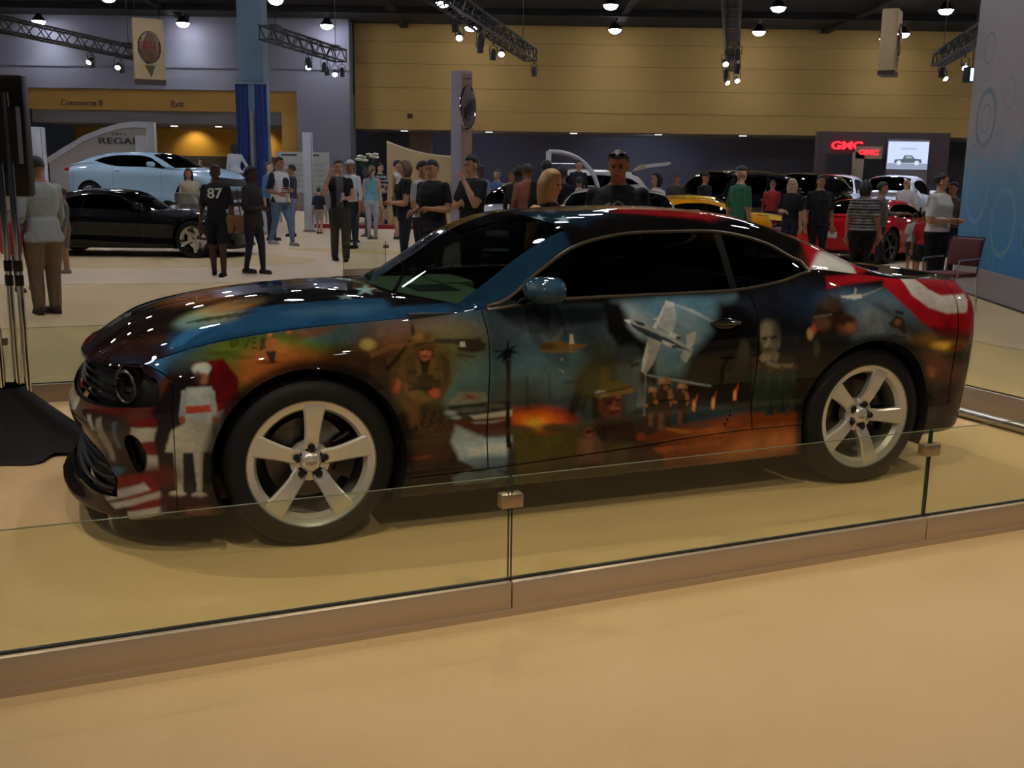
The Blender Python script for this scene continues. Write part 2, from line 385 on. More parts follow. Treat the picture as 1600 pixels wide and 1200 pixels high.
for ti, (a, b, z, lb, sp) in enumerate(TR):
    r, d, L = truss(a, b, z, lb)
    for si, (t, lit) in enumerate(sorted(sp)):
        p = Vector((a[0], a[1], z)) + d*(L*t); side = (-.17 if si % 2 else .17)
        lb2 = '%s%s spot, %s of those under %s' % ('lit ' if lit else 'unlit ', 'cold white' if lit == 'c' else ('warm white' if lit == 'w' else 'black'), ORD[si], TSHORT[ti])
        place_spot((p.x+side, p.y, z-.36), -1.0 if lit else .35, 0.25*((si % 3)-1) + (PI if lit else 0)*0, lb2, LIT_COLD if lit == 'c' else (LIT_WARM if lit == 'w' else None))
# hanging fabric boxes with an oval emblem
def hanging_box(loc, rz, label, w=.80, dpt=.42, h=1.62):
    r = empty('hanging_sign_box', loc, rz, label, 'sign', 'hanging sign boxes')
    MB().rbox((0, 0, -h/2), (w, dpt, h), .02).build('box_body', mat('cream_fabric', rgb(196, 172, 128), .7, var=.05), r, True)
    MB().box((0, 0, -h-.05), (w*1.01, dpt*1.02, .12)).build('box_foot', mat('brown_foot', rgb(70, 56, 46), .7), r)
    for s in (-1, 1):
        e = MB().lathe([(.0, .05), (.22, .05), (.30, .02), (.31, 0)], 28, 'Y', (0, 0, 0)); e.v = [(v[0]*.9, -v[1]*s, v[2]*1.35) for v in e.v]
        ob = e.build('emblem_oval', mat('emblem_brown', rgb(120, 92, 66), .3, .4), r, True); ob.location = (0, -s*(dpt/2), -h*.48)
        ring = MB().tube([(.285*math.cos(a), 0, .42*math.sin(a)) for a in np.linspace(0, 2*PI, 33)], .022, 6, False).build('emblem_rim', CHROME, r, True); ring.location = (0, -s*(dpt/2+.02), -h*.48)
        t = MB(); add_text(t, 'au', .42, frame_xf((0, -s*(dpt/2+.06), -h*.42), (s, 0, 0), (0, 0, 1)), .01, .008, .9); t.build('emblem_letters', mat('emblem_red', rgb(132, 28, 30), .35), r)
        q = MB().prism([(-.14, .12), (.14, .12), (.02, -.2)], -s*(dpt/2+.012), -s*(dpt/2+.001), 'Y'); ob = q.build('emblem_leaf', mat('leaf_olive', rgb(84, 84, 40), .6), r); ob.location = (0, 0, -h*.84)
    for x in (-w*.4, w*.4): MB().tube([(x, 0, 0), (x, 0, 7.95-loc[2])], .01, 5).build('hanger_cable', DARKMETAL, r)
    return r
hanging_box((-10.2, 29.6, 5.68), math.radians(24), 'cream hanging box sign with dark oval emblem, at the upper left by the truss')
hanging_box((10.3, 29.6, 6.2), math.radians(62), 'cream hanging box sign turned edge-on, in front of the gold wall near its right end')
# ================================================================== glass barrier round the stand
def car_pt(u, v, z=0):
    c, s = math.cos(CAR_YAW), math.sin(CAR_YAW)
    return Vector((CAR_XY[0] + u*c + v*s, CAR_XY[1] + u*s - v*c, z))
BGLASS = glass_mat('barrier_glass', (0.92, 0.945, 0.85), 1.42)
RAIL = mat('barrier_rail', rgb(196, 178, 160), 0.42, 0.55, var=0.03, scale=3)
EDGE = mat('glass_edge', rgb(28, 52, 46), 0.2)
CLAMP = mat('clamp_steel', rgb(168, 148, 126), 0.35, 0.7)
def barrier_panel(a, b, label, group, clamp_end=True, top=.51, rail=.125):
    a = Vector(a); b = Vector(b); d = (b-a); L = d.length; ang = math.atan2(d.y, d.x)
    r = empty('glass_barrier', a, ang, label, 'barrier', group)
    MB().rbox((L/2, 0, rail/2), (L-.004, .06, rail), .006).build('base_rail', RAIL, r, True)
    MB().box((L/2, 0, .012), (L, .075, .024)).build('base_foot', RAIL, r)
    MB().box((L/2, 0, (top+rail)/2), (L-.012, .010, top-rail)).build('glass_pane', BGLASS, r)
    MB().box((L/2, 0, rail+.003), (L-.004, .016, .006)).build('gasket', BLACK, r)
    MB().box((L/2, 0, top+.0006), (L-.012, .008, .0016)).build('top_edge', mat('glass_top_edge', rgb(112, 118, 92), .3), r)
    for x in (.006, L-.006): MB().box((x, 0, (top+rail)/2), (.003, .010, top-rail)).build('pane_edge', EDGE, r)
    if clamp_end:
        c = MB().rbox((L, 0, top-.085), (.085, .05, .052), .006); c.build('clamp', CLAMP, r, True)
    return r
FB = [(-1.50, 1.885), (.537, 1.83), (2.50, 1.752), (4.46, 1.675)]
NAMES = ['low glass barrier panel in front of the coupe nose and front wheel', 'low glass barrier panel in front of the coupe door and rear wheel', 'low glass barrier panel beyond the rear wheel, cut by the picture edge']
for i in range(3):
    barrier_panel(car_pt(*FB[i]), car_pt(*FB[i+1]), NAMES[i], 'glass barrier panels round the stand')
SIDE_ART = [
('p',[(-2.066,0.673),(-0.262,0.899),(-0.371,0.102),(-1.294,0.086)],(40,24,24),1,0.048),
('p',[(-0.437,0.847),(-0.088,0.926),(0.254,0.954),(0.218,0.895),(-0.108,0.899),(-0.329,0.879),(-0.469,0.813)],(38,70,96),0.95,0.0144),
('b',-0.416,0.846,[0.0615,-0.0675,0.0037,-0.063],(60,84,92),0.8,0.8),
('b',-0.21,0.841,[0.2016,-0.0059,-0.0007,-0.0635],(82,96,40),0.95,0.6),
('b',-0.284,0.788,[0.1077,-0.0088,-0.0027,-0.1001],(84,100,32),0.95,0.6),
('b',0.1,0.853,[0.2353,-0.0111,-0.0066,-0.0596],(70,88,32),0.95,0.6),
('p',[(-0.088,0.926),(0.252,0.954),(0.826,0.98),(0.794,0.813),(0.427,0.867),(0.203,0.838),(0.001,0.877)],(56,80,88),0.85,0.0215),
('p',[(-0.041,0.909),(0.178,0.922),(0.056,0.887),(-0.051,0.873)],(96,60,30),0.8,0.0111),
('b',-0.154,0.769,[0.1453,0.0094,0.0195,-0.0849],(168,98,46),0.95,0.45),
('b',0.039,0.776,[0.2044,-0.0102,-0.0381,-0.0506],(136,76,36),0.9,0.6),
('b',0.198,0.774,[0.1609,-0.0035,-0.008,-0.0736],(60,38,22),0.9,0.6),
('b',0.308,0.795,[0.1636,-0.0058,-0.0075,-0.1053],(58,40,24),0.9,0.6),
('p',[(-0.607,0.712),(-0.489,0.802),(-0.407,0.862),(-0.306,0.891),(-0.149,0.918),(0.046,0.94),(0.352,0.953),(0.366,0.962),(-0.335,0.882),(-0.476,0.817),(-0.633,0.723)],(30,66,100),0.95,0.0128),
('p',[(-0.596,0.724),(-0.479,0.808),(-0.395,0.868),(-0.369,0.875),(-0.439,0.846),(-0.535,0.78)],(54,112,158),0.85,0.01),
('p',[(-0.305,0.891),(-0.148,0.919),(0.047,0.94),(0.049,0.94),(-0.145,0.919),(-0.302,0.891)],(44,96,140),0.7,0.0054),
('p',[(0.199,0.8),(0.762,0.773),(0.822,0.096),(0.432,0.148),(0.306,0.547)],(44,32,24),1,0.0369),
('b',0.544,0.888,[0.2435,-0.0235,-0.0301,-0.0574],(104,74,60),0.8,0.7),
('b',0.422,0.842,[0.1656,-0.0066,-0.0062,-0.0455],(98,66,42),0.8,0.6),
('b',0.72,0.816,[0.1951,-0.0274,-0.0582,-0.0777],(96,98,74),0.85,0.7),
('b',0.645,0.695,[0.1462,0.0037,-0.0087,-0.1428],(96,96,40),0.75,0.8),
('p',[(0.559,0.643),(0.645,0.695),(0.882,0.738),(0.893,0.531),(0.593,0.524)],(76,108,106),0.95,0.0231),
('b',0.794,0.657,[0.1806,0.0065,-0.0114,-0.1176],(72,112,116),0.85,0.6),
('p',[(0.782,0.985),(2.172,0.975),(2.284,0.101),(0.803,0.104)],(46,60,68),1,0.016),
('p',[(0.823,0.985),(1.419,0.971),(1.398,0.913),(1.139,0.894),(0.898,0.907)],(18,22,28),0.95,0.0173),
('b',0.979,0.859,[0.1821,-0.0079,-0.007,-0.0593],(70,76,84),0.8,0.7),
('b',1.007,0.673,[0.2178,0.0105,-0.013,-0.1491],(70,104,114),0.85,0.7),
('b',1.097,0.756,[0.1873,0.0,-0.0094,-0.0805],(72,100,112),0.7,0.7),
('b',0.893,0.531,[0.1544,0.0078,-0.0114,-0.1209],(46,58,62),0.9,0.6),
('b',1.081,0.518,[0.1913,0.0072,-0.014,-0.0921],(48,54,56),0.7,0.6),
('p',[(0.877,0.533),(1.21,0.508),(1.231,0.421),(0.882,0.413)],(60,30,24),0.85,0.0182),
('p',[(0.882,0.428),(1.58,0.451),(1.663,0.092),(0.933,0.098)],(66,58,28),0.95,0.0241),
('b',1.051,0.342,[0.1884,-0.0035,-0.0148,-0.0629],(78,70,30),0.8,0.6),
('b',1.021,0.477,[0.1517,0.0031,-0.0116,-0.0547],(196,70,22),0.95,0.6),
('b',1.015,0.474,[0.1075,0.002,-0.0083,-0.0365],(238,120,24),0.95,0.6),
('b',1.006,0.457,[0.0505,0.0012,-0.0039,-0.0272],(250,190,60),0.9,0.7),
('b',0.944,0.432,[0.0811,0.0003,-0.0064,-0.0207],(70,66,28),0.9,0.5),
('b',1.111,0.43,[0.0833,0.0002,-0.0065,-0.0209],(58,52,30),0.9,0.5),
('p',[(1.416,0.982),(2.082,0.999),(1.975,0.836),(1.84,0.719),(1.563,0.609),(1.515,0.795),(1.417,0.885)],(96,128,142),1,0.0296),
('b',1.475,0.897,[0.0913,-0.0167,-0.0031,-0.0714],(150,156,160),0.7,0.7),
('b',1.749,0.963,[0.2022,-0.0182,-0.0051,-0.0378],(74,116,140),0.8,0.7),
('b',1.719,0.725,[0.137,0.0069,-0.0066,-0.0803],(86,124,140),0.9,0.6),
('b',1.55,0.733,[0.0707,-0.0386,-0.0263,-0.1118],(134,142,146),0.7,0.6),
('p',[(1.965,0.979),(2.485,1.014),(2.475,0.393),(2.18,0.442),(1.743,0.535),(1.771,0.723),(1.889,0.839)],(16,15,16),1,0.037),
('p',[(2.062,0.966),(2.489,1.058),(2.555,0.969),(2.462,0.818),(2.242,0.826)],(30,38,54),0.7,0.0432),
('p',[(1.362,0.994),(1.449,0.981),(1.443,0.898),(1.516,0.824),(1.584,0.732),(1.625,0.605),(1.496,0.613),(1.434,0.739),(1.355,0.859)],(16,16,18),1,0.0178),
('b',1.517,0.735,[0.0801,0.0047,-0.004,-0.0786],(26,32,36),0.9,0.5),
('b',1.414,0.912,[0.0579,-0.0171,-0.0018,-0.0593],(16,16,18),0.95,0.5),
('b',1.542,0.758,[0.0534,0.0016,-0.0025,-0.0538],(20,22,24),0.9,0.5),
('p',[(1.576,0.361),(1.962,0.41),(2.494,0.472),(2.59,0.119),(1.613,0.131)],(112,54,26),1,0.0252),
('b',1.997,0.298,[0.3215,0.0151,0.0151,-0.0595],(142,72,32),0.85,0.6),
('b',2.297,0.274,[0.1856,0.0253,0.0086,-0.0765],(176,102,48),0.9,0.6),
('b',2.193,0.23,[0.2201,0.0173,0.0097,-0.0435],(190,118,62),0.8,0.6),
('b',1.712,0.321,[0.1725,0.0073,0.0029,-0.0444],(98,50,28),0.9,0.6),
('b',1.851,0.366,[0.2094,0.0032,0.011,-0.0303],(120,64,32),0.9,0.6),
('p',[(2.172,0.975),(2.507,1.058),(2.637,1.062),(3.159,0.952),(3.17,0.653),(2.578,0.75),(2.439,0.427),(2.18,0.442)],(24,26,34),1,0.0309),
('b',2.477,0.956,[0.1422,-0.0276,-0.0027,-0.0763],(30,42,62),0.9,0.6),
('p',[(2.6,0.992),(2.957,1.012),(3.283,0.783),(3.17,0.653),(2.896,0.72),(2.613,0.781)],(76,98,116),0.95,0.0328),
('b',2.737,0.95,[0.1923,-0.0205,-0.005,-0.0663],(70,96,122),0.8,0.6),
('b',2.844,0.869,[0.1628,-0.0006,-0.0062,-0.0958],(100,116,124),0.8,0.7),
('b',3.103,0.776,[0.221,0.0086,-0.0111,-0.0834],(64,72,78),0.9,0.6),
('p',[(3.079,0.793),(3.965,0.716),(3.644,0.199),(3.377,0.151),(3.151,0.517)],(48,34,30),1,0.0379),
('b',3.294,0.721,[0.2188,0.0141,-0.0131,-0.0628],(120,88,34),0.95,0.6),
('b',3.296,0.714,[0.0668,0.005,-0.004,-0.021],(226,176,60),1,0.7),
('b',3.116,0.698,[0.1357,0.0085,-0.0081,-0.0413],(40,36,34),0.9,0.6),
('b',3.401,0.639,[0.1601,0.0178,0.0285,-0.0345],(34,30,30),0.95,0.5),
('b',3.252,0.596,[0.1146,0.0145,-0.0082,-0.0703],(120,64,44),0.8,0.6),
('b',3.241,0.579,[0.0669,0.0058,-0.0049,-0.0282],(176,100,70),0.7,0.6),
('b',3.393,0.569,[0.0945,0.0122,-0.0048,-0.0639],(98,60,48),0.8,0.6),
('b',3.371,0.431,[0.2191,0.0049,-0.0147,-0.0559],(56,42,38),0.9,0.6),
('b',3.279,0.314,[0.1931,0.0301,-0.0181,-0.1115],(34,30,32),0.95,0.5),
('p',[(2.998,1.082),(4.243,1.008),(3.484,0.745),(3.333,0.76),(3.143,0.84),(3.007,0.957),(2.949,1.028)],(150,22,32),1,0.011),
('p',[(3.103,1.061),(3.196,1.058),(3.242,1.004),(3.311,0.971),(3.506,0.975),(3.465,0.882),(3.327,0.881),(3.193,0.919),(3.107,0.978)],(186,184,180),1,0.0091),
('p',[(3.21,1.058),(3.963,1.004),(3.491,0.975),(3.313,0.974),(3.247,1.01)],(140,24,36),1,0.009),
('p',[(2.609,1.081),(3.015,1.087),(2.989,1.059),(2.662,1.038),(2.585,1.022)],(150,24,32),1,0.0102),
('p',[(3.166,0.829),(3.498,0.778),(3.507,0.729),(3.288,0.749)],(70,20,24),0.8,0.0154),
('p',[(3.366,0.707),(3.447,0.72),(3.455,0.685),(3.377,0.675)],(110,22,30),0.8,0.0117),
('p',[(2.801,0.963),(2.858,0.956),(3.146,0.79),(3.079,0.793)],(44,48,52),0.6,0.0173),
('b',0.474,0.787,[0.0957,-0.0035,-0.0047,-0.0918],(98,72,38),1,0.35),
('p',[(0.321,0.794),(0.42,0.821),(0.589,0.814),(0.602,0.669),(0.561,0.599),(0.417,0.61),(0.338,0.657)],(92,70,38),1,0.0135),
('p',[(0.405,0.742),(0.558,0.733),(0.56,0.614),(0.417,0.618)],(52,42,28),0.9,0.0165),
('p',[(0.338,0.713),(0.382,0.71),(0.418,0.567),(0.376,0.541),(0.338,0.601)],(84,66,38),1,0.011),
('b',0.352,0.679,[0.0218,-0.0139,-0.0139,-0.0232],(176,88,58),1,0.4),
('b',0.528,0.633,[0.026,0.0007,-0.0018,-0.023],(176,88,58),1,0.4),
('p',[(0.393,0.682),(0.479,0.642),(0.52,0.602),(0.46,0.587),(0.394,0.64)],(110,86,50),0.95,0.0112),
('p',[(0.389,0.603),(0.46,0.615),(0.466,0.505),(0.421,0.479)],(104,72,42),0.9,0.0142),
('p',[(0.45,0.841),(0.523,0.843),(0.522,0.795),(0.496,0.775),(0.463,0.787)],(44,30,22),1,0.008),
('b',0.489,0.81,[0.0253,-0.002,-0.0011,-0.0319],(178,104,70),1,0.35),
('b',0.488,0.826,[0.0252,-0.0006,-0.0011,-0.0065],(60,36,26),0.9,0.5),
('b',0.488,0.794,[0.0169,-0.0002,-0.0008,-0.0054],(90,46,36),0.9,0.5),
('b',0.484,0.862,[0.0527,-0.0078,-0.0017,-0.037],(106,80,42),1,0.25),
('p',[(0.43,0.839),(0.535,0.843),(0.539,0.829),(0.434,0.826)],(84,62,34),1,0.0054),
('b',0.47,0.875,[0.0249,-0.0031,-0.0008,-0.0121],(138,106,60),0.7,0.6),
('b',0.291,0.688,[0.0606,-0.0006,-0.0038,-0.0713],(48,36,28),0.9,0.5),
('b',0.279,0.756,[0.0382,-0.0012,-0.002,-0.0374],(70,46,32),0.9,0.5),
('p',[(0.315,0.779),(0.341,0.804),(0.386,0.812),(0.354,0.684),(0.338,0.652),(0.321,0.714)],(72,54,30),0.7,0.0054),
('p',[(0.56,0.804),(0.599,0.764),(0.593,0.669),(0.571,0.642)],(66,50,28),0.7,0.0055),
('p',[(0.46,0.782),(0.485,0.77),(0.508,0.78),(0.495,0.731),(0.472,0.727)],(36,28,20),0.9,0.0041),
('p',[(0.44,0.789),(0.46,0.782),(0.472,0.721),(0.45,0.706)],(120,94,54),0.6,0.0041),
('p',[(0.513,0.785),(0.536,0.778),(0.518,0.713),(0.495,0.72)],(116,90,50),0.6,0.0042),
('p',[(0.518,0.73),(0.564,0.733),(0.564,0.694),(0.524,0.691)],(110,86,50),0.7,0.0034),
('p',[(0.416,0.725),(0.45,0.723),(0.45,0.684),(0.416,0.686)],(96,74,44),0.7,0.0033),
('p',[(0.405,0.664),(0.519,0.663),(0.519,0.648),(0.411,0.65)],(30,24,18),0.8,0.0034),
('b',0.476,0.824,[0.0084,-0.0004,-0.0004,-0.0053],(50,30,24),0.9,0.4),
('b',0.504,0.823,[0.0084,-0.0004,-0.0004,-0.0053],(50,30,24),0.9,0.4),
('p',[(0.487,0.821),(0.496,0.821),(0.497,0.802),(0.483,0.803)],(196,124,88),0.8,0.0022),
('b',0.498,0.81,[0.0085,-0.001,-0.0004,-0.016],(140,74,52),0.5,0.5),
('p',[(0.445,0.849),(0.537,0.855),(0.535,0.848),(0.447,0.838)],(60,44,26),0.8,0.0027),
('b',0.508,0.879,[0.0194,-0.0038,-0.0006,-0.0145],(80,60,32),0.6,0.6),
('p',[(0.306,0.752),(0.427,0.867),(0.434,0.862),(0.322,0.735)],(30,24,20),0.8,0.0033),
('p',[(0.247,0.819),(0.341,0.85),(0.43,0.857),(0.428,0.842),(0.344,0.832),(0.253,0.797)],(120,84,52),0.6,0.0053),
('p',[(0.338,0.646),(0.352,0.673),(0.36,0.67),(0.352,0.64)],(150,74,50),0.9,0.0028),
('p',[(0.36,0.639),(0.366,0.672),(0.374,0.669),(0.372,0.641)],(150,74,50),0.9,0.0028),
('p',[(0.456,0.448),(0.462,0.447),(0.478,0.562)],(120,86,52),0.55,0.0035),
('p',[(0.463,0.447),(0.469,0.446),(0.452,0.544)],(120,86,52),0.55,0.0035),
('p',[(0.471,0.446),(0.477,0.446),(0.495,0.52)],(120,86,52),0.55,0.0035),
('p',[(0.478,0.446),(0.484,0.445),(0.468,0.502)],(120,86,52),0.55,0.0035),
('p',[(0.486,0.445),(0.492,0.445),(0.509,0.542)],(120,86,52),0.55,0.0035),
('p',[(0.493,0.444),(0.499,0.444),(0.482,0.524)],(120,86,52),0.55,0.0035),
('p',[(0.501,0.444),(0.507,0.443),(0.525,0.5)],(120,86,52),0.55,0.0035),
('p',[(0.508,0.443),(0.514,0.443),(0.497,0.546)],(120,86,52),0.55,0.0035),
('p',[(0.516,0.443),(0.522,0.442),(0.54,0.523)],(120,86,52),0.55,0.0035),
('p',[(0.524,0.442),(0.529,0.441),(0.513,0.504)],(120,86,52),0.55,0.0035),
('p',[(0.531,0.441),(0.537,0.441),(0.554,0.545)],(120,86,52),0.55,0.0035),
('p',[(0.539,0.441),(0.545,0.44),(0.527,0.526)],(120,86,52),0.55,0.0035),
('p',[(0.546,0.44),(0.552,0.44),(0.571,0.503)],(120,86,52),0.55,0.0035),
('p',[(0.554,0.439),(0.56,0.439),(0.542,0.549)],(120,86,52),0.55,0.0035),
('p',[(0.562,0.439),(0.567,0.438),(0.585,0.525)],(120,86,52),0.55,0.0035),
('p',[(0.569,0.438),(0.575,0.438),(0.558,0.506)],(120,86,52),0.55,0.0035),
('p',[(0.577,0.438),(0.583,0.437),(0.599,0.547)],(120,86,52),0.55,0.0035),
('p',[(0.584,0.437),(0.59,0.436),(0.573,0.529)],(120,86,52),0.55,0.0035),
('p',[(0.592,0.436),(0.598,0.436),(0.617,0.505)],(120,86,52),0.55,0.0035),
('p',[(0.6,0.436),(0.606,0.435),(0.587,0.551)],(120,86,52),0.55,0.0035),
('p',[(0.607,0.435),(0.613,0.435),(0.631,0.527)],(120,86,52),0.55,0.0035),
('p',[(0.615,0.434),(0.621,0.434),(0.604,0.509)],(120,86,52),0.55,0.0035),
('p',[(0.623,0.434),(0.629,0.433),(0.645,0.55)],(120,86,52),0.55,0.0035),
('p',[(0.631,0.433),(0.637,0.433),(0.618,0.531)],(120,86,52),0.55,0.0035),
('p',[(0.638,0.433),(0.644,0.432),(0.663,0.507)],(120,86,52),0.55,0.0035),
('p',[(0.646,0.432),(0.652,0.431),(0.636,0.489)],(120,86,52),0.55,0.0035),
('p',[(0.421,0.462),(0.714,0.462),(0.593,0.323),(0.447,0.308)],(70,50,30),0.6,0.0231),
('p',[(0.591,0.577),(0.636,0.632),(0.76,0.624),(0.781,0.575),(0.68,0.559)],(120,124,104),1,0.0073),
('p',[(0.672,0.615),(0.71,0.612),(0.711,0.595),(0.672,0.598)],(150,44,40),0.9,0.0044),
('p',[(0.591,0.571),(0.877,0.58),(0.887,0.532),(0.652,0.52),(0.592,0.548)],(38,38,34),0.95,0.0088),
('b',0.71,0.545,[0.0774,0.0014,-0.0004,-0.0119],(92,96,88),0.7,0.5),
('b',0.815,0.555,[0.0487,0.0007,-0.0035,-0.0119],(96,98,88),0.7,0.5),
('b',0.604,0.538,[0.0295,0.0005,-0.0022,-0.0118],(150,158,156),0.9,0.5),
('b',0.629,0.513,[0.0237,0.0004,-0.0018,-0.0089],(150,158,156),0.8,0.5),
('p',[(0.694,0.517),(0.893,0.531),(0.895,0.501),(0.719,0.497)],(180,180,160),0.95,0.0074),
('p',[(0.617,0.499),(0.895,0.495),(0.891,0.406),(0.745,0.43)],(88,42,28),0.9,0.0118),
('p',[(0.701,0.486),(0.889,0.487),(0.804,0.475),(0.728,0.478)],(150,156,158),0.8,0.006),
('p',[(0.63,0.477),(0.684,0.452),(0.769,0.41),(0.897,0.406),(0.893,0.297),(0.741,0.287),(0.646,0.324),(0.61,0.406)],(152,166,166),1,0.0148),
('p',[(0.684,0.372),(0.897,0.383),(0.895,0.349),(0.697,0.337)],(186,188,178),0.8,0.0116),
('p',[(0.664,0.331),(0.894,0.321),(0.895,0.252),(0.711,0.278)],(86,104,116),0.9,0.0144),
('p',[(0.61,0.249),(0.681,0.272),(0.741,0.257),(0.802,0.27),(0.859,0.234),(0.806,0.207),(0.625,0.207)],(84,102,108),0.95,0.009),
('b',0.42,0.366,[0.1713,-0.0016,-0.0145,-0.0387],(70,48,34),0.8,0.6),
('b',0.448,0.347,[0.0744,0.0005,0.0012,-0.0083],(130,66,44),0.6,0.6),
('p',[(0.539,0.868),(0.652,0.859),(0.766,0.838),(0.758,0.814),(0.649,0.838),(0.535,0.848)],(54,46,38),0.9,0.0053),
('p',[(0.64,0.859),(0.745,0.86),(0.752,0.806),(0.704,0.798),(0.635,0.812)],(48,44,36),0.95,0.0081),
('p',[(0.647,0.849),(0.667,0.848),(0.671,0.826),(0.642,0.828)],(196,184,160),0.9,0.0033),
('p',[(0.632,0.801),(0.718,0.786),(0.709,0.778),(0.628,0.79)],(64,60,48),0.9,0.0042),
('b',0.45,0.9,[0.0082,-0.0082,-0.0002,-0.0232],(30,26,26),0.9,0.5),
('b',0.309,0.894,[0.0161,-0.0073,-0.0003,-0.0201],(96,74,58),0.8,0.5),
('b',0.246,0.853,[0.0322,-0.0042,-0.0012,-0.0215],(150,132,70),0.95,0.5),
('p',[(0.852,0.763),(0.873,0.762),(0.892,0.355),(0.871,0.357)],(22,22,20),1,0.0044),
('p',[(0.855,0.796),(0.87,0.79),(0.796,0.802),(0.817,0.808)],(18,18,18),0.95,0.0046),
('p',[(0.855,0.796),(0.87,0.79),(0.822,0.831),(0.832,0.826)],(18,18,18),0.95,0.0046),
('p',[(0.855,0.796),(0.87,0.79),(0.807,0.765),(0.823,0.786)],(18,18,18),0.95,0.0046),
('p',[(0.855,0.796),(0.87,0.79),(0.831,0.741),(0.837,0.772)],(18,18,18),0.95,0.0046),
('p',[(0.855,0.796),(0.87,0.79),(0.871,0.85),(0.862,0.838)],(18,18,18),0.95,0.0046),
('p',[(0.855,0.796),(0.87,0.79),(0.905,0.821),(0.882,0.82)],(18,18,18),0.95,0.0046),
('p',[(0.855,0.796),(0.87,0.79),(0.922,0.787),(0.892,0.8)],(18,18,18),0.95,0.0046),
('p',[(0.855,0.796),(0.87,0.79),(0.903,0.749),(0.88,0.777)],(18,18,18),0.95,0.0046),
('p',[(0.855,0.796),(0.87,0.79),(0.885,0.727),(0.869,0.764)],(18,18,18),0.95,0.0046),
('p',[(0.855,0.796),(0.87,0.79),(0.849,0.735),(0.848,0.768)],(18,18,18),0.95,0.0046),
('b',0.861,0.79,[0.024,-0.0007,-0.0011,-0.0223],(18,18,18),1,0.4),
('p',[(0.875,0.385),(0.903,0.382),(0.914,0.235),(0.864,0.239)],(34,28,20),0.9,0.0118),
('p',[(1.011,0.808),(1.043,0.832),(1.099,0.835),(1.179,0.818),(1.249,0.812),(1.239,0.798),(1.16,0.79),(1.091,0.779),(1.029,0.788)],(124,96,50),1,0.0044),
('p',[(1.164,0.858),(1.18,0.86),(1.183,0.818),(1.16,0.816)],(190,180,150),0.9,0.0035),
('p',[(1.02,0.791),(1.128,0.795),(1.229,0.781),(1.128,0.775)],(120,104,80),0.9,0.0044),
('b',1.051,0.812,[0.037,-0.0007,-0.0016,-0.014],(92,66,34),0.9,0.5),
('p',[(1.109,0.75),(1.128,0.76),(1.122,0.743)],(170,180,180),0.8,0.003),
('p',[(1.108,0.706),(1.137,0.692),(1.131,0.687)],(170,180,180),0.8,0.0031),
('p',[(1.026,0.871),(1.068,0.834),(1.138,0.889),(1.105,0.835),(1.037,0.832)],(150,150,130),0.35,0.0115),
('p',[(1.171,0.511),(1.213,0.661),(1.272,0.718),(1.248,0.628),(1.226,0.507),(1.186,0.479)],(24,26,26),0.95,0.0126),
('p',[(1.134,0.647),(1.393,0.644),(1.394,0.632),(1.135,0.635)],(26,30,30),0.7,0.0062),
('p',[(1.226,0.507),(1.288,0.717),(1.308,0.716),(1.25,0.49)],(24,26,26),0.8,0.0095),
('p',[(0.951,0.677),(0.96,0.676),(0.977,0.525),(0.958,0.527)],(34,40,42),0.7,0.006),
('p',[(1.056,0.685),(1.065,0.685),(1.083,0.572),(1.064,0.574)],(40,48,50),0.6,0.0061),
('b',1.33,0.684,[0.1113,0.0127,-0.0063,-0.1344],(52,50,26),0.85,0.6),
('b',1.28,0.626,[0.0848,0.0076,-0.0052,-0.08],(60,60,26),0.8,0.6),
('b',1.344,0.638,[0.0263,0.0064,-0.0016,-0.0618],(96,84,36),0.6,0.6),
('b',1.47,0.692,[0.0668,0.0094,-0.0037,-0.0925],(62,74,80),0.95,0.4),
('p',[(1.483,0.752),(1.517,0.735),(1.561,0.69),(1.523,0.667),(1.521,0.624),(1.489,0.613)],(84,96,102),0.95,0.0094),
('p',[(1.468,0.713),(1.518,0.717),(1.513,0.699),(1.473,0.695)],(28,32,34),0.9,0.0064),
('b',1.443,0.751,[0.0725,0.0012,-0.0036,-0.0416],(40,48,52),0.9,0.4),
('b',1.51,0.543,[0.0542,0.0103,-0.0036,-0.0889],(76,88,92),0.95,0.4),
('p',[(1.524,0.596),(1.549,0.553),(1.568,0.508),(1.543,0.484),(1.522,0.498)],(110,120,122),0.8,0.0097),
('b',1.546,0.453,[0.0544,0.0017,-0.0038,-0.0373],(40,42,44),0.9,0.5),
('p',[(1.295,0.57),(1.497,0.597),(1.506,0.575),(1.311,0.544)],(124,100,48),1,0.0064),
('p',[(1.306,0.588),(1.345,0.635),(1.427,0.636),(1.491,0.595),(1.399,0.582)],(84,76,34),1,0.0095),
('b',1.333,0.58,[0.0297,0.0012,-0.0019,-0.0124],(160,150,130),0.9,0.4),
('p',[(1.317,0.544),(1.441,0.561),(1.455,0.491),(1.428,0.455),(1.361,0.454),(1.323,0.485)],(110,52,36),1,0.0112),
('b',1.426,0.546,[0.0168,0.0017,-0.0011,-0.0158],(150,96,76),0.8,0.5),
('b',1.411,0.5,[0.0268,0.0009,-0.0019,-0.0094],(150,104,86),0.9,0.4),
('b',1.37,0.547,[0.0399,0.001,-0.0027,-0.0094],(60,30,22),0.8,0.5),
('p',[(1.286,0.565),(1.319,0.562),(1.335,0.438),(1.299,0.44)],(28,22,18),0.9,0.0095),
('p',[(1.312,0.455),(1.494,0.463),(1.54,0.334),(1.292,0.353)],(50,34,28),0.95,0.0191),
('p',[(1.354,0.535),(1.39,0.539),(1.392,0.526),(1.359,0.522)],(34,20,16),0.9,0.0032),
('p',[(1.41,0.544),(1.439,0.551),(1.441,0.536),(1.414,0.531)],(34,20,16),0.9,0.0032),
('p',[(1.394,0.536),(1.407,0.535),(1.424,0.499),(1.401,0.498)],(140,72,50),0.8,0.0039),
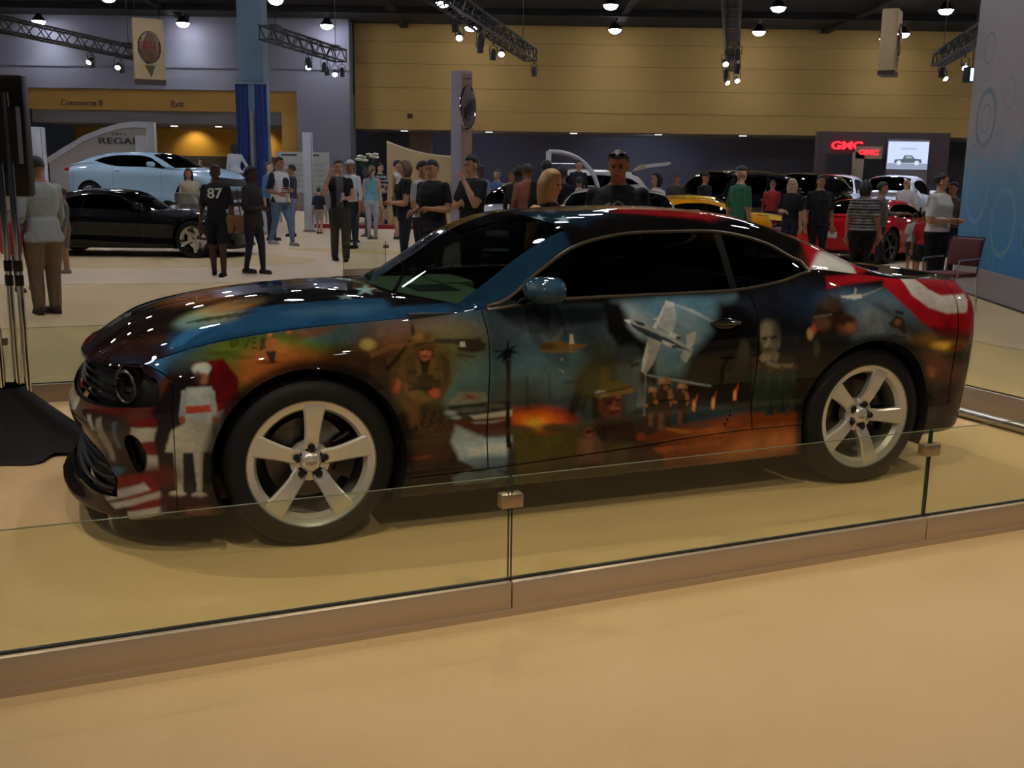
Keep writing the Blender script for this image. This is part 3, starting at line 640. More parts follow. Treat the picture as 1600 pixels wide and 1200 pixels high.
('p',[(1.382,0.486),(1.435,0.492),(1.429,0.48),(1.39,0.473)],(66,30,24),0.9,0.0032),
('b',1.35,0.511,[0.0166,0.003,-0.0012,-0.0314],(80,38,28),0.7,0.6),
('p',[(1.321,0.5),(1.364,0.454),(1.411,0.45),(1.405,0.432),(1.339,0.437)],(48,26,20),0.8,0.0064),
('p',[(1.301,0.579),(1.496,0.607),(1.497,0.597),(1.308,0.566)],(60,50,24),0.8,0.0032),
('b',1.282,0.394,[0.0293,-0.0013,-0.0022,-0.0233],(118,66,46),1,0.35),
('p',[(1.266,0.407),(1.305,0.41),(1.311,0.392),(1.259,0.39)],(52,36,26),1,0.0046),
('p',[(1.219,0.375),(1.343,0.378),(1.362,0.271),(1.346,0.19),(1.234,0.202),(1.209,0.3)],(92,64,46),0.95,0.0122),
('b',1.268,0.325,[0.0325,-0.0012,-0.0026,-0.0353],(120,88,60),0.7,0.6),
('b',1.35,0.383,[0.023,-0.0024,-0.0017,-0.0348],(40,30,24),0.9,0.5),
('p',[(1.222,0.252),(1.343,0.251),(1.408,0.112),(1.274,0.135)],(58,42,32),0.9,0.0128),
('b',1.579,0.396,[0.054,-0.0026,-0.0037,-0.0323],(62,44,34),1,0.3),
('b',1.548,0.354,[0.0269,-0.0013,-0.002,-0.0207],(132,54,40),0.9,0.4),
('p',[(1.513,0.336),(1.642,0.326),(1.706,0.144),(1.521,0.16),(1.476,0.261)],(58,38,30),0.95,0.0127),
('p',[(1.729,0.977),(1.834,0.939),(1.826,0.796),(1.704,0.837)],(120,136,146),0.55,0.0183),
('p',[(1.696,0.986),(1.734,0.979),(1.716,0.903),(1.684,0.841),(1.613,0.872),(1.651,0.938)],(150,158,162),1,0.0043),
('p',[(1.696,0.986),(1.734,0.979),(1.729,0.963),(1.676,0.959)],(186,190,190),0.9,0.0037),
('p',[(1.69,0.981),(1.646,0.927),(1.602,0.867),(1.587,0.876),(1.644,0.938)],(206,208,204),0.95,0.003),
('p',[(1.563,0.839),(1.629,0.81),(1.586,0.701),(1.551,0.656),(1.529,0.67),(1.539,0.746)],(160,164,160),1,0.0043),
('p',[(1.555,0.822),(1.53,0.734),(1.529,0.673),(1.543,0.672),(1.556,0.745)],(206,206,198),0.9,0.0031),
('p',[(1.446,0.911),(1.477,0.916),(1.549,0.889),(1.657,0.848),(1.799,0.764),(1.786,0.746),(1.669,0.785),(1.536,0.84),(1.475,0.88)],(142,148,152),1,0.003),
('p',[(1.472,0.899),(1.546,0.869),(1.663,0.821),(1.779,0.756),(1.669,0.788),(1.537,0.843),(1.481,0.88)],(52,60,68),1,0.0036),
('p',[(1.495,0.91),(1.544,0.894),(1.547,0.88),(1.51,0.89)],(40,46,52),0.95,0.003),
('p',[(1.446,0.911),(1.482,0.91),(1.471,0.894)],(196,198,196),0.9,0.003),
('p',[(1.761,0.835),(1.81,0.848),(1.805,0.806),(1.782,0.762),(1.758,0.775)],(170,174,172),1,0.0032),
('p',[(1.726,0.731),(1.748,0.76),(1.79,0.746),(1.76,0.698)],(160,164,162),1,0.0032),
('p',[(1.665,0.856),(1.724,0.833),(1.73,0.812),(1.673,0.829)],(176,178,178),1,0.0031),
('p',[(1.629,0.816),(1.703,0.789),(1.697,0.769),(1.635,0.798)],(166,168,168),1,0.0031),
('b',1.717,0.822,[0.0135,-0.0002,-0.0005,-0.0089],(40,44,50),0.9,0.4),
('b',1.693,0.781,[0.0136,0.0002,-0.0006,-0.009],(40,44,50),0.9,0.4),
('p',[(1.606,0.892),(1.631,0.897),(1.629,0.889),(1.605,0.887)],(190,190,186),0.9,0.0024),
('p',[(1.598,0.912),(1.623,0.917),(1.62,0.909),(1.596,0.907)],(190,190,186),0.9,0.0024),
('p',[(1.545,0.778),(1.568,0.783),(1.569,0.774),(1.545,0.773)],(190,190,186),0.9,0.0025),
('p',[(1.533,0.746),(1.556,0.751),(1.556,0.742),(1.533,0.74)],(190,190,186),0.9,0.0025),
('p',[(1.714,0.975),(1.812,0.95),(1.909,0.894),(1.894,0.889),(1.799,0.937)],(176,190,196),0.6,0.0061),
('p',[(1.544,0.663),(1.627,0.643),(1.918,0.582),(1.912,0.573),(1.628,0.633),(1.545,0.654)],(170,180,182),0.6,0.0045),
('p',[(1.551,0.656),(1.558,0.656),(1.573,0.451),(1.563,0.452)],(150,158,160),0.5,0.0032),
('p',[(1.748,0.479),(1.774,0.478),(1.768,0.399),(1.745,0.4)],(110,72,46),0.97,0.004),
('p',[(1.774,0.478),(1.8,0.476),(1.799,0.397),(1.78,0.398)],(64,42,32),0.97,0.004),
('p',[(1.732,0.557),(1.79,0.556),(1.806,0.505),(1.801,0.458),(1.743,0.462),(1.729,0.51)],(58,44,36),1,0.0053),
('p',[(1.774,0.555),(1.793,0.553),(1.81,0.505),(1.796,0.482),(1.782,0.518)],(164,102,66),0.95,0.004),
('p',[(1.722,0.511),(1.805,0.517),(1.806,0.508),(1.724,0.499)],(26,20,18),0.9,0.0033),
('b',1.732,0.507,[0.0096,0.0011,-0.0006,-0.0089],(170,110,74),0.9,0.4),
('b',1.758,0.579,[0.0273,0.0033,-0.0016,-0.0251],(146,112,80),1,0.2),
('p',[(1.733,0.575),(1.784,0.575),(1.781,0.551),(1.745,0.553)],(44,28,22),1,0.0033),
('b',1.767,0.561,[0.0112,0.0015,-0.0007,-0.0104],(150,88,60),0.9,0.4),
('b',1.747,0.591,[0.0128,0.0011,-0.0007,-0.0088],(190,150,110),0.7,0.5),
('p',[(1.591,0.476),(1.615,0.474),(1.61,0.399),(1.589,0.401)],(110,72,46),0.97,0.0039),
('p',[(1.615,0.474),(1.64,0.472),(1.64,0.397),(1.622,0.398)],(64,42,32),0.97,0.004),
('p',[(1.577,0.549),(1.631,0.548),(1.646,0.5),(1.641,0.456),(1.586,0.46),(1.573,0.505)],(58,44,36),1,0.0053),
('p',[(1.616,0.547),(1.634,0.545),(1.649,0.5),(1.636,0.478),(1.623,0.513)],(164,102,66),0.95,0.004),
('p',[(1.567,0.505),(1.645,0.511),(1.646,0.503),(1.569,0.494)],(26,20,18),0.9,0.0033),
('b',1.577,0.502,[0.009,0.0009,-0.0006,-0.0084],(170,110,74),0.9,0.4),
('b',1.601,0.57,[0.0256,0.0029,-0.0016,-0.0238],(146,112,80),1,0.2),
('p',[(1.578,0.566),(1.626,0.565),(1.623,0.543),(1.59,0.546)],(44,28,22),1,0.0033),
('b',1.61,0.553,[0.0106,0.0012,-0.0007,-0.0098],(150,88,60),0.9,0.4),
('b',1.591,0.582,[0.012,0.001,-0.0007,-0.0083],(190,150,110),0.7,0.5),
('p',[(1.645,0.48),(1.678,0.478),(1.668,0.376),(1.64,0.378)],(110,72,46),0.97,0.004),
('p',[(1.678,0.478),(1.711,0.475),(1.709,0.373),(1.684,0.375)],(64,42,32),0.97,0.004),
('p',[(1.625,0.58),(1.699,0.58),(1.72,0.513),(1.713,0.453),(1.638,0.458),(1.62,0.52)],(58,44,36),1,0.0053),
('p',[(1.678,0.577),(1.703,0.575),(1.724,0.513),(1.706,0.483),(1.688,0.53)],(164,102,66),0.95,0.004),
('p',[(1.612,0.52),(1.718,0.529),(1.719,0.517),(1.613,0.505)],(26,20,18),0.9,0.0033),
('b',1.625,0.516,[0.0124,0.0014,-0.0008,-0.0115],(170,110,74),0.9,0.4),
('b',1.658,0.608,[0.035,0.0036,-0.002,-0.0322],(146,112,80),1,0.2),
('p',[(1.626,0.603),(1.692,0.603),(1.687,0.573),(1.642,0.575)],(44,28,22),1,0.0033),
('b',1.669,0.585,[0.0145,0.0016,-0.0009,-0.0134],(150,88,60),0.9,0.4),
('b',1.644,0.624,[0.0164,0.0013,-0.0009,-0.0114],(190,150,110),0.7,0.5),
('p',[(1.825,0.459),(1.842,0.458),(1.846,0.496),(1.847,0.541),(1.831,0.503)],(210,84,40),0.95,0.0067),
('b',1.833,0.484,[0.0089,0.0027,-0.0006,-0.0258],(244,180,110),0.85,0.6),
('p',[(1.93,0.465),(1.948,0.463),(1.951,0.502),(1.95,0.554),(1.936,0.509)],(210,84,40),0.95,0.0067),
('b',1.939,0.49,[0.009,0.0031,-0.0006,-0.0261],(244,180,110),0.85,0.6),
('p',[(2.049,0.496),(2.067,0.495),(2.068,0.534),(2.066,0.586),(2.052,0.541)],(210,84,40),0.95,0.0069),
('b',2.056,0.522,[0.0091,0.0043,-0.0006,-0.0265],(244,180,110),0.85,0.6),
('b',2.061,0.489,[0.008,0.0012,-0.0005,-0.0098],(40,24,18),0.9,0.4),
('b',2.05,0.467,[0.008,0.0007,-0.0005,-0.0097],(40,24,18),0.9,0.4),
('b',2.038,0.445,[0.0079,-0.0,-0.0005,-0.0094],(40,24,18),0.9,0.4),
('b',2.035,0.424,[0.0079,-0.0007,-0.0005,-0.0091],(40,24,18),0.9,0.4),
('b',2.02,0.403,[0.0078,-0.0009,-0.0005,-0.009],(40,24,18),0.9,0.4),
('b',2.005,0.383,[0.0078,-0.0009,-0.0005,-0.009],(40,24,18),0.9,0.4),
('b',2.002,0.362,[0.0079,-0.0002,-0.0006,-0.0093],(40,24,18),0.9,0.4),
('b',1.989,0.341,[0.008,0.0005,-0.0006,-0.0096],(40,24,18),0.9,0.4),
('b',1.978,0.319,[0.008,0.0008,-0.0006,-0.0098],(40,24,18),0.9,0.4),
('p',[(1.68,0.389),(1.851,0.36),(1.994,0.369),(2.03,0.341),(1.851,0.335),(1.686,0.377)],(160,104,44),0.95,0.0064),
('b',1.929,0.351,[0.0715,0.0,-0.0052,-0.025],(150,78,40),0.95,0.4),
('b',2.029,0.354,[0.058,0.0005,-0.0042,-0.0222],(104,64,40),0.8,0.5),
('b',1.854,0.39,[0.0766,-0.0015,-0.005,-0.0148],(90,62,48),0.9,0.5),
('p',[(1.733,0.319),(1.824,0.368),(1.996,0.314),(1.855,0.283)],(130,70,34),0.9,0.01),
('p',[(1.61,0.297),(1.978,0.312),(1.992,0.285),(1.646,0.269)],(154,80,38),0.8,0.0099),
('b',2.218,0.802,[0.0543,0.0031,-0.0021,-0.0809],(112,104,86),1,0.3),
('b',2.199,0.834,[0.036,0.0001,-0.0013,-0.0431],(136,126,104),0.8,0.6),
('b',2.253,0.82,[0.0254,0.0013,-0.0009,-0.0559],(72,66,56),0.7,0.6),
('p',[(2.178,0.81),(2.261,0.813),(2.261,0.804),(2.178,0.801)],(26,24,22),0.95,0.0033),
('b',2.189,0.8,[0.0144,0.0003,-0.0006,-0.0078],(40,38,36),0.9,0.4),
('b',2.232,0.802,[0.0163,0.0003,-0.0006,-0.0087],(52,50,48),0.9,0.4),
('p',[(2.207,0.803),(2.218,0.802),(2.219,0.771),(2.201,0.772)],(150,140,118),0.7,0.004),
('b',2.213,0.746,[0.0254,0.0008,-0.0011,-0.0095],(56,50,44),0.8,0.5),
('p',[(2.121,0.706),(2.195,0.718),(2.266,0.731),(2.36,0.708),(2.402,0.628),(2.359,0.597),(2.154,0.624)],(50,44,38),1,0.0136),
('b',2.206,0.712,[0.0328,0.0114,0.0094,-0.0215],(120,110,90),1,0.4),
('p',[(2.201,0.696),(2.274,0.673),(2.366,0.669),(2.362,0.646),(2.259,0.651),(2.212,0.669)],(120,112,92),0.95,0.0068),
('b',2.077,0.746,[0.0286,0.0041,-0.0013,-0.0502],(64,60,52),0.9,0.5),
('b',2.075,0.676,[0.0432,0.0094,-0.0021,-0.0645],(46,44,38),0.8,0.6),
('b',2.163,0.659,[0.0164,0.0025,-0.0008,-0.0163],(86,62,48),0.95,0.4),
('p',[(2.133,0.648),(2.198,0.644),(2.221,0.551),(2.22,0.427),(2.165,0.431),(2.139,0.563)],(34,50,42),0.95,0.0086),
('b',2.162,0.594,[0.0146,0.0052,-0.0008,-0.0329],(58,78,64),0.6,0.6),
('b',2.196,0.48,[0.0055,0.0053,-0.0003,-0.0461],(18,22,20),0.8,0.5),
('b',2.235,0.639,[0.0165,0.0026,-0.0008,-0.0164],(86,62,48),0.95,0.4),
('p',[(2.204,0.628),(2.27,0.624),(2.295,0.53),(2.289,0.408),(2.233,0.411),(2.212,0.542)],(34,50,42),0.95,0.0086),
('b',2.235,0.574,[0.0148,0.0062,-0.0008,-0.0334],(58,78,64),0.6,0.6),
('b',2.268,0.459,[0.0056,0.0022,-0.0003,-0.0452],(18,22,20),0.8,0.5),
('b',2.304,0.646,[0.0166,0.0026,-0.0008,-0.0164],(86,62,48),0.95,0.4),
('p',[(2.272,0.634),(2.339,0.631),(2.364,0.536),(2.36,0.413),(2.304,0.416),(2.28,0.548)],(34,50,42),0.95,0.0087),
('b',2.304,0.58,[0.0148,0.0065,-0.0008,-0.0335],(58,78,64),0.6,0.6),
('b',2.339,0.465,[0.0056,0.004,-0.0003,-0.046],(18,22,20),0.8,0.5),
('b',2.38,0.648,[0.0166,0.0026,-0.0008,-0.0165],(86,62,48),0.95,0.4),
('p',[(2.349,0.637),(2.416,0.634),(2.441,0.539),(2.439,0.414),(2.383,0.417),(2.358,0.55)],(34,50,42),0.95,0.0087),
('b',2.38,0.582,[0.0149,0.0066,-0.0008,-0.0337],(58,78,64),0.6,0.6),
('b',2.416,0.467,[0.0056,0.0046,-0.0003,-0.0464],(18,22,20),0.8,0.5),
('b',2.202,0.825,[0.0289,0.0003,-0.0011,-0.0185],(150,140,116),0.7,0.5),
('b',2.194,0.766,[0.0127,0.0005,-0.0005,-0.0094],(150,138,112),0.7,0.5),
('p',[(2.179,0.785),(2.203,0.74),(2.226,0.733),(2.198,0.725),(2.173,0.754)],(84,76,62),0.6,0.005),
('p',[(2.164,0.704),(2.183,0.729),(2.235,0.713),(2.23,0.694),(2.181,0.684)],(132,120,98),0.9,0.0041),
('p',[(2.258,0.779),(2.276,0.788),(2.278,0.756),(2.264,0.747)],(96,88,74),0.9,0.0034),
('p',[(2.247,0.738),(2.278,0.724),(2.269,0.68),(2.238,0.694)],(150,142,126),0.5,0.0051),
('b',2.574,0.884,[0.0973,-0.0057,-0.0029,-0.0931],(44,32,26),1,0.4),
('b',2.668,0.843,[0.0611,0.0011,-0.0021,-0.0508],(110,76,54),1,0.4),
('b',2.517,0.864,[0.0521,-0.0009,-0.0016,-0.0374],(96,66,48),0.9,0.5),
('b',2.641,0.875,[0.0681,-0.0009,-0.0021,-0.0251],(50,34,26),0.95,0.4),
('b',2.586,0.954,[0.0586,-0.011,-0.0013,-0.0358],(66,56,42),0.9,0.5),
('b',2.679,0.836,[0.0307,0.0008,-0.0011,-0.0255],(150,104,76),0.8,0.6),
('p',[(2.389,0.805),(2.688,0.81),(2.701,0.68),(2.439,0.427),(2.379,0.495)],(20,18,18),0.9,0.0272),
('b',2.447,0.813,[0.0184,0.0011,-0.0006,-0.0284],(190,160,110),0.8,0.5),
('b',2.469,0.837,[0.0148,0.0004,-0.0005,-0.0251],(190,84,50),0.7,0.5),
('b',2.489,0.738,[0.0186,0.0041,-0.0007,-0.0387],(70,66,48),0.7,0.6),
('p',[(2.471,0.899),(2.576,0.908),(2.575,0.899),(2.47,0.89)],(110,112,108),0.7,0.0033),
('p',[(2.65,0.985),(2.737,0.995),(2.78,0.994),(2.776,0.979),(2.722,0.971)],(200,200,196),1,0.0034),
('p',[(2.775,0.991),(2.943,1.022),(2.778,0.982)],(150,156,158),0.9,0.0034),
('p',[(2.647,0.994),(2.704,0.984),(2.655,0.988)],(170,172,170),0.9,0.0027),
('p',[(2.759,1.024),(2.767,1.024),(2.747,0.992),(2.731,0.992)],(180,182,180),0.9,0.0028),
('p',[(2.641,0.961),(2.709,0.978),(2.65,0.964)],(150,156,158),0.9,0.0027),
('p',[(2.767,0.909),(2.817,0.926),(2.872,0.912),(2.886,0.835),(2.905,0.785),(2.775,0.791),(2.78,0.871)],(118,124,130),0.55,0.014),
('b',2.812,0.87,[0.0241,-0.0003,-0.0009,-0.0382],(90,92,98),0.5,0.6),
('p',[(2.919,0.85),(2.97,0.886),(3.012,0.875),(3.029,0.842),(3.049,0.795),(3.023,0.79),(2.979,0.824),(2.936,0.826)],(58,40,34),0.95,0.0059),
('p',[(2.964,0.912),(3.022,0.903),(3.017,0.887),(2.97,0.896)],(36,32,32),0.9,0.0044),
('b',2.982,0.853,[0.0213,0.0003,-0.0009,-0.0162],(150,96,66),0.7,0.5),
('p',[(2.951,0.793),(3.042,0.775),(3.034,0.763),(2.964,0.779)],(40,34,32),0.8,0.0056),
('b',-0.134,0.893,[0.0078,-0.0093,-0.0,-0.0094],(170,104,52),1,0.4),
('p',[(-0.165,0.878),(-0.122,0.882),(-0.128,0.847),(-0.141,0.822),(-0.176,0.832)],(140,84,50),1,0.0044),
('p',[(-0.173,0.837),(-0.129,0.84),(-0.137,0.813),(-0.144,0.794),(-0.159,0.799),(-0.166,0.823)],(50,38,34),1,0.0047),
('p',[(-0.182,0.878),(-0.163,0.878),(-0.179,0.845),(-0.2,0.841)],(60,46,36),0.8,0.0044),
('b',-0.058,0.901,[0.0094,-0.0075,-0.0001,-0.0084],(170,74,38),0.9,0.5),
('b',-0.164,0.799,[0.04,-0.0008,-0.0012,-0.0072],(64,40,30),0.7,0.6),
('b',-0.281,0.868,[0.0147,-0.0202,-0.0,-0.0167],(34,40,16),0.6,0.3),
('b',-0.281,0.868,[0.0084,-0.0126,-0.0,-0.0105],(74,86,30),0.8,0.4),
('p',[(-0.242,0.883),(-0.236,0.883),(-0.249,0.858),(-0.219,0.885),(-0.213,0.885),(-0.25,0.848),(-0.258,0.848)],(34,40,16),0.6,0.0021),
('p',[(-0.207,0.885),(-0.183,0.887),(-0.189,0.881),(-0.207,0.879),(-0.213,0.87),(-0.201,0.87),(-0.205,0.864),(-0.217,0.864),(-0.221,0.852),(-0.203,0.854),(-0.204,0.847),(-0.23,0.845)],(34,40,16),0.6,0.0017),
('p',[(-0.176,0.885),(-0.156,0.887),(-0.159,0.876),(-0.174,0.868),(-0.166,0.847),(-0.176,0.847),(-0.183,0.864),(-0.187,0.845),(-0.195,0.845)],(34,40,16),0.6,0.0017),
('b',-0.339,0.833,[0.0599,-0.0006,0.0004,-0.0083],(44,50,24),0.5,0.6),
('b',-0.275,0.82,[0.051,0.0001,-0.0003,-0.0087],(48,52,22),0.5,0.6),
('p',[(-0.444,0.802),(-0.338,0.816),(-0.287,0.744),(-0.289,0.616),(-0.35,0.567),(-0.403,0.463),(-0.451,0.494),(-0.469,0.625)],(96,18,22),1,0.0072),
('p',[(-0.41,0.596),(-0.348,0.619),(-0.365,0.487),(-0.403,0.463)],(150,150,150),0.9,0.0076),
('p',[(-0.605,0.746),(-0.388,0.772),(-0.399,0.185),(-0.661,0.196)],(24,22,26),0.75,0.0263),
('b',-0.475,0.495,[0.0727,-0.0055,-0.005,-0.1586],(34,40,52),0.8,0.7),
('p',[(-0.562,0.627),(-0.522,0.687),(-0.467,0.72),(-0.421,0.719),(-0.404,0.668),(-0.399,0.569),(-0.43,0.519),(-0.485,0.496),(-0.551,0.524)],(150,156,152),0.0,0.0078),
('b',-0.421,0.777,[0.0316,0.0037,0.008,-0.0242],(176,182,170),1,0.25),
('b',-0.42,0.744,[0.02,-0.002,-0.0005,-0.0218],(140,92,70),1,0.35),
('b',-0.442,0.749,[0.0147,-0.0036,-0.0003,-0.0239],(60,40,30),0.9,0.5),
('p',[(-0.488,0.711),(-0.392,0.713),(-0.382,0.621),(-0.399,0.559),(-0.496,0.565),(-0.503,0.627)],(168,178,180),1,0.0074),
('p',[(-0.496,0.575),(-0.399,0.569),(-0.389,0.446),(-0.583,0.455),(-0.55,0.545)],(176,174,160),1,0.0075),
('p',[(-0.516,0.637),(-0.371,0.641),(-0.37,0.615),(-0.513,0.607)],(176,62,32),0.95,0.0037),
('p',[(-0.508,0.701),(-0.488,0.706),(-0.494,0.601),(-0.519,0.596)],(150,158,160),1,0.0049),
('p',[(-0.402,0.708),(-0.38,0.697),(-0.373,0.594),(-0.395,0.59)],(150,158,160),1,0.005),
('b',-0.507,0.586,[0.0119,-0.0008,-0.0003,-0.0154],(150,84,62),1,0.4),
('b',-0.384,0.579,[0.0122,-0.0006,-0.0007,-0.0157],(150,84,62),1,0.4),
('p',[(-0.55,0.455),(-0.51,0.455),(-0.517,0.288),(-0.543,0.289)],(168,164,150),1,0.0054),
('p',[(-0.472,0.453),(-0.433,0.449),(-0.444,0.283),(-0.464,0.285)],(168,164,150),1,0.0051),
('b',-0.543,0.277,[0.0355,-0.0006,0.0001,-0.0138],(190,186,170),1,0.3),
('b',-0.455,0.267,[0.0293,-0.0005,-0.0029,-0.014],(190,186,170),1,0.3),
('p',[(-1.274,0.593),(-0.623,0.645),(-0.636,0.594),(-1.036,0.578)],(92,26,24),1,0.012),
('p',[(-1.171,0.552),(-0.651,0.593),(-0.724,0.462),(-0.9,0.467)],(66,58,56),0.9,0.032),
('p',[(-0.922,0.558),(-0.889,0.571),(-0.844,0.476),(-0.858,0.391),(-0.892,0.391),(-0.9,0.467)],(160,154,146),0.8,0.0105),
('p',[(-1.01,0.561),(-0.973,0.568),(-0.916,0.514),(-0.948,0.508)],(170,164,156),0.8,0.008),
('p',[(-0.813,0.56),(-0.793,0.562),(-0.793,0.455),(-0.815,0.452)],(96,120,140),0.7,0.009),
('p',[(-2.168,0.41),(-1.685,0.566),(-1.175,0.644),(-1.194,0.548),(-1.728,0.437)],(190,184,172),1,0.012),
('p',[(-0.72,0.548),(-0.609,0.554),(-0.627,0.495),(-0.734,0.478)],(176,172,162),1,0.0082),
('p',[(-0.755,0.591),(-0.609,0.587),(-0.609,0.554),(-0.72,0.553)],(110,24,26),1,0.0086),
('p',[(-0.734,0.478),(-0.627,0.495),(-0.624,0.437),(-0.671,0.434)],(110,24,26),1,0.0089),
('p',[(-0.671,0.434),(-0.621,0.437),(-0.623,0.372),(-0.689,0.368)],(170,168,160),1,0.0088),
('b',-0.624,0.348,[0.0966,-0.0024,0.0054,-0.0484],(92,30,26),0.9,0.5),
('p',[(-0.902,0.316),(-0.65,0.36),(-0.593,0.226),(-0.765,0.188)],(120,24,30),1,0.0138),
('p',[(-0.941,0.241),(-0.701,0.316),(-0.669,0.291),(-0.906,0.215)],(180,178,172),1,0.0091),
('p',[(-0.89,0.207),(-0.621,0.286),(-0.603,0.265),(-0.862,0.188)],(180,178,172),1,0.0081),
('p',[(-0.798,0.184),(-0.6,0.226),(-0.59,0.192),(-0.809,0.148)],(180,178,172),1,0.0074),
('p',[(-0.621,0.281),(-0.373,0.257),(-0.373,0.163),(-0.628,0.191)],(54,20,26),0.95,0.0147),
('p',[(-0.51,0.212),(-0.374,0.219),(-0.374,0.175),(-0.511,0.178)],(120,70,70),0.7,0.0107),
('p',[(-1.629,0.189),(-1.388,0.358),(-0.842,0.326),(-0.897,0.236),(-0.992,0.216)],(16,18,24),1,0.016),
('b',-0.882,0.339,[0.0647,0.0096,0.0223,-0.0192],(54,96,130),0.9,0.5),
('b',-1.319,0.331,[0.2619,0.0285,0.0635,-0.0102],(130,60,40),0.8,0.5),
('p',[(-0.742,0.618),(-0.574,0.747),(-0.543,0.748),(-0.651,0.598),(-0.72,0.555)],(90,46,38),0.8,0.0115)]
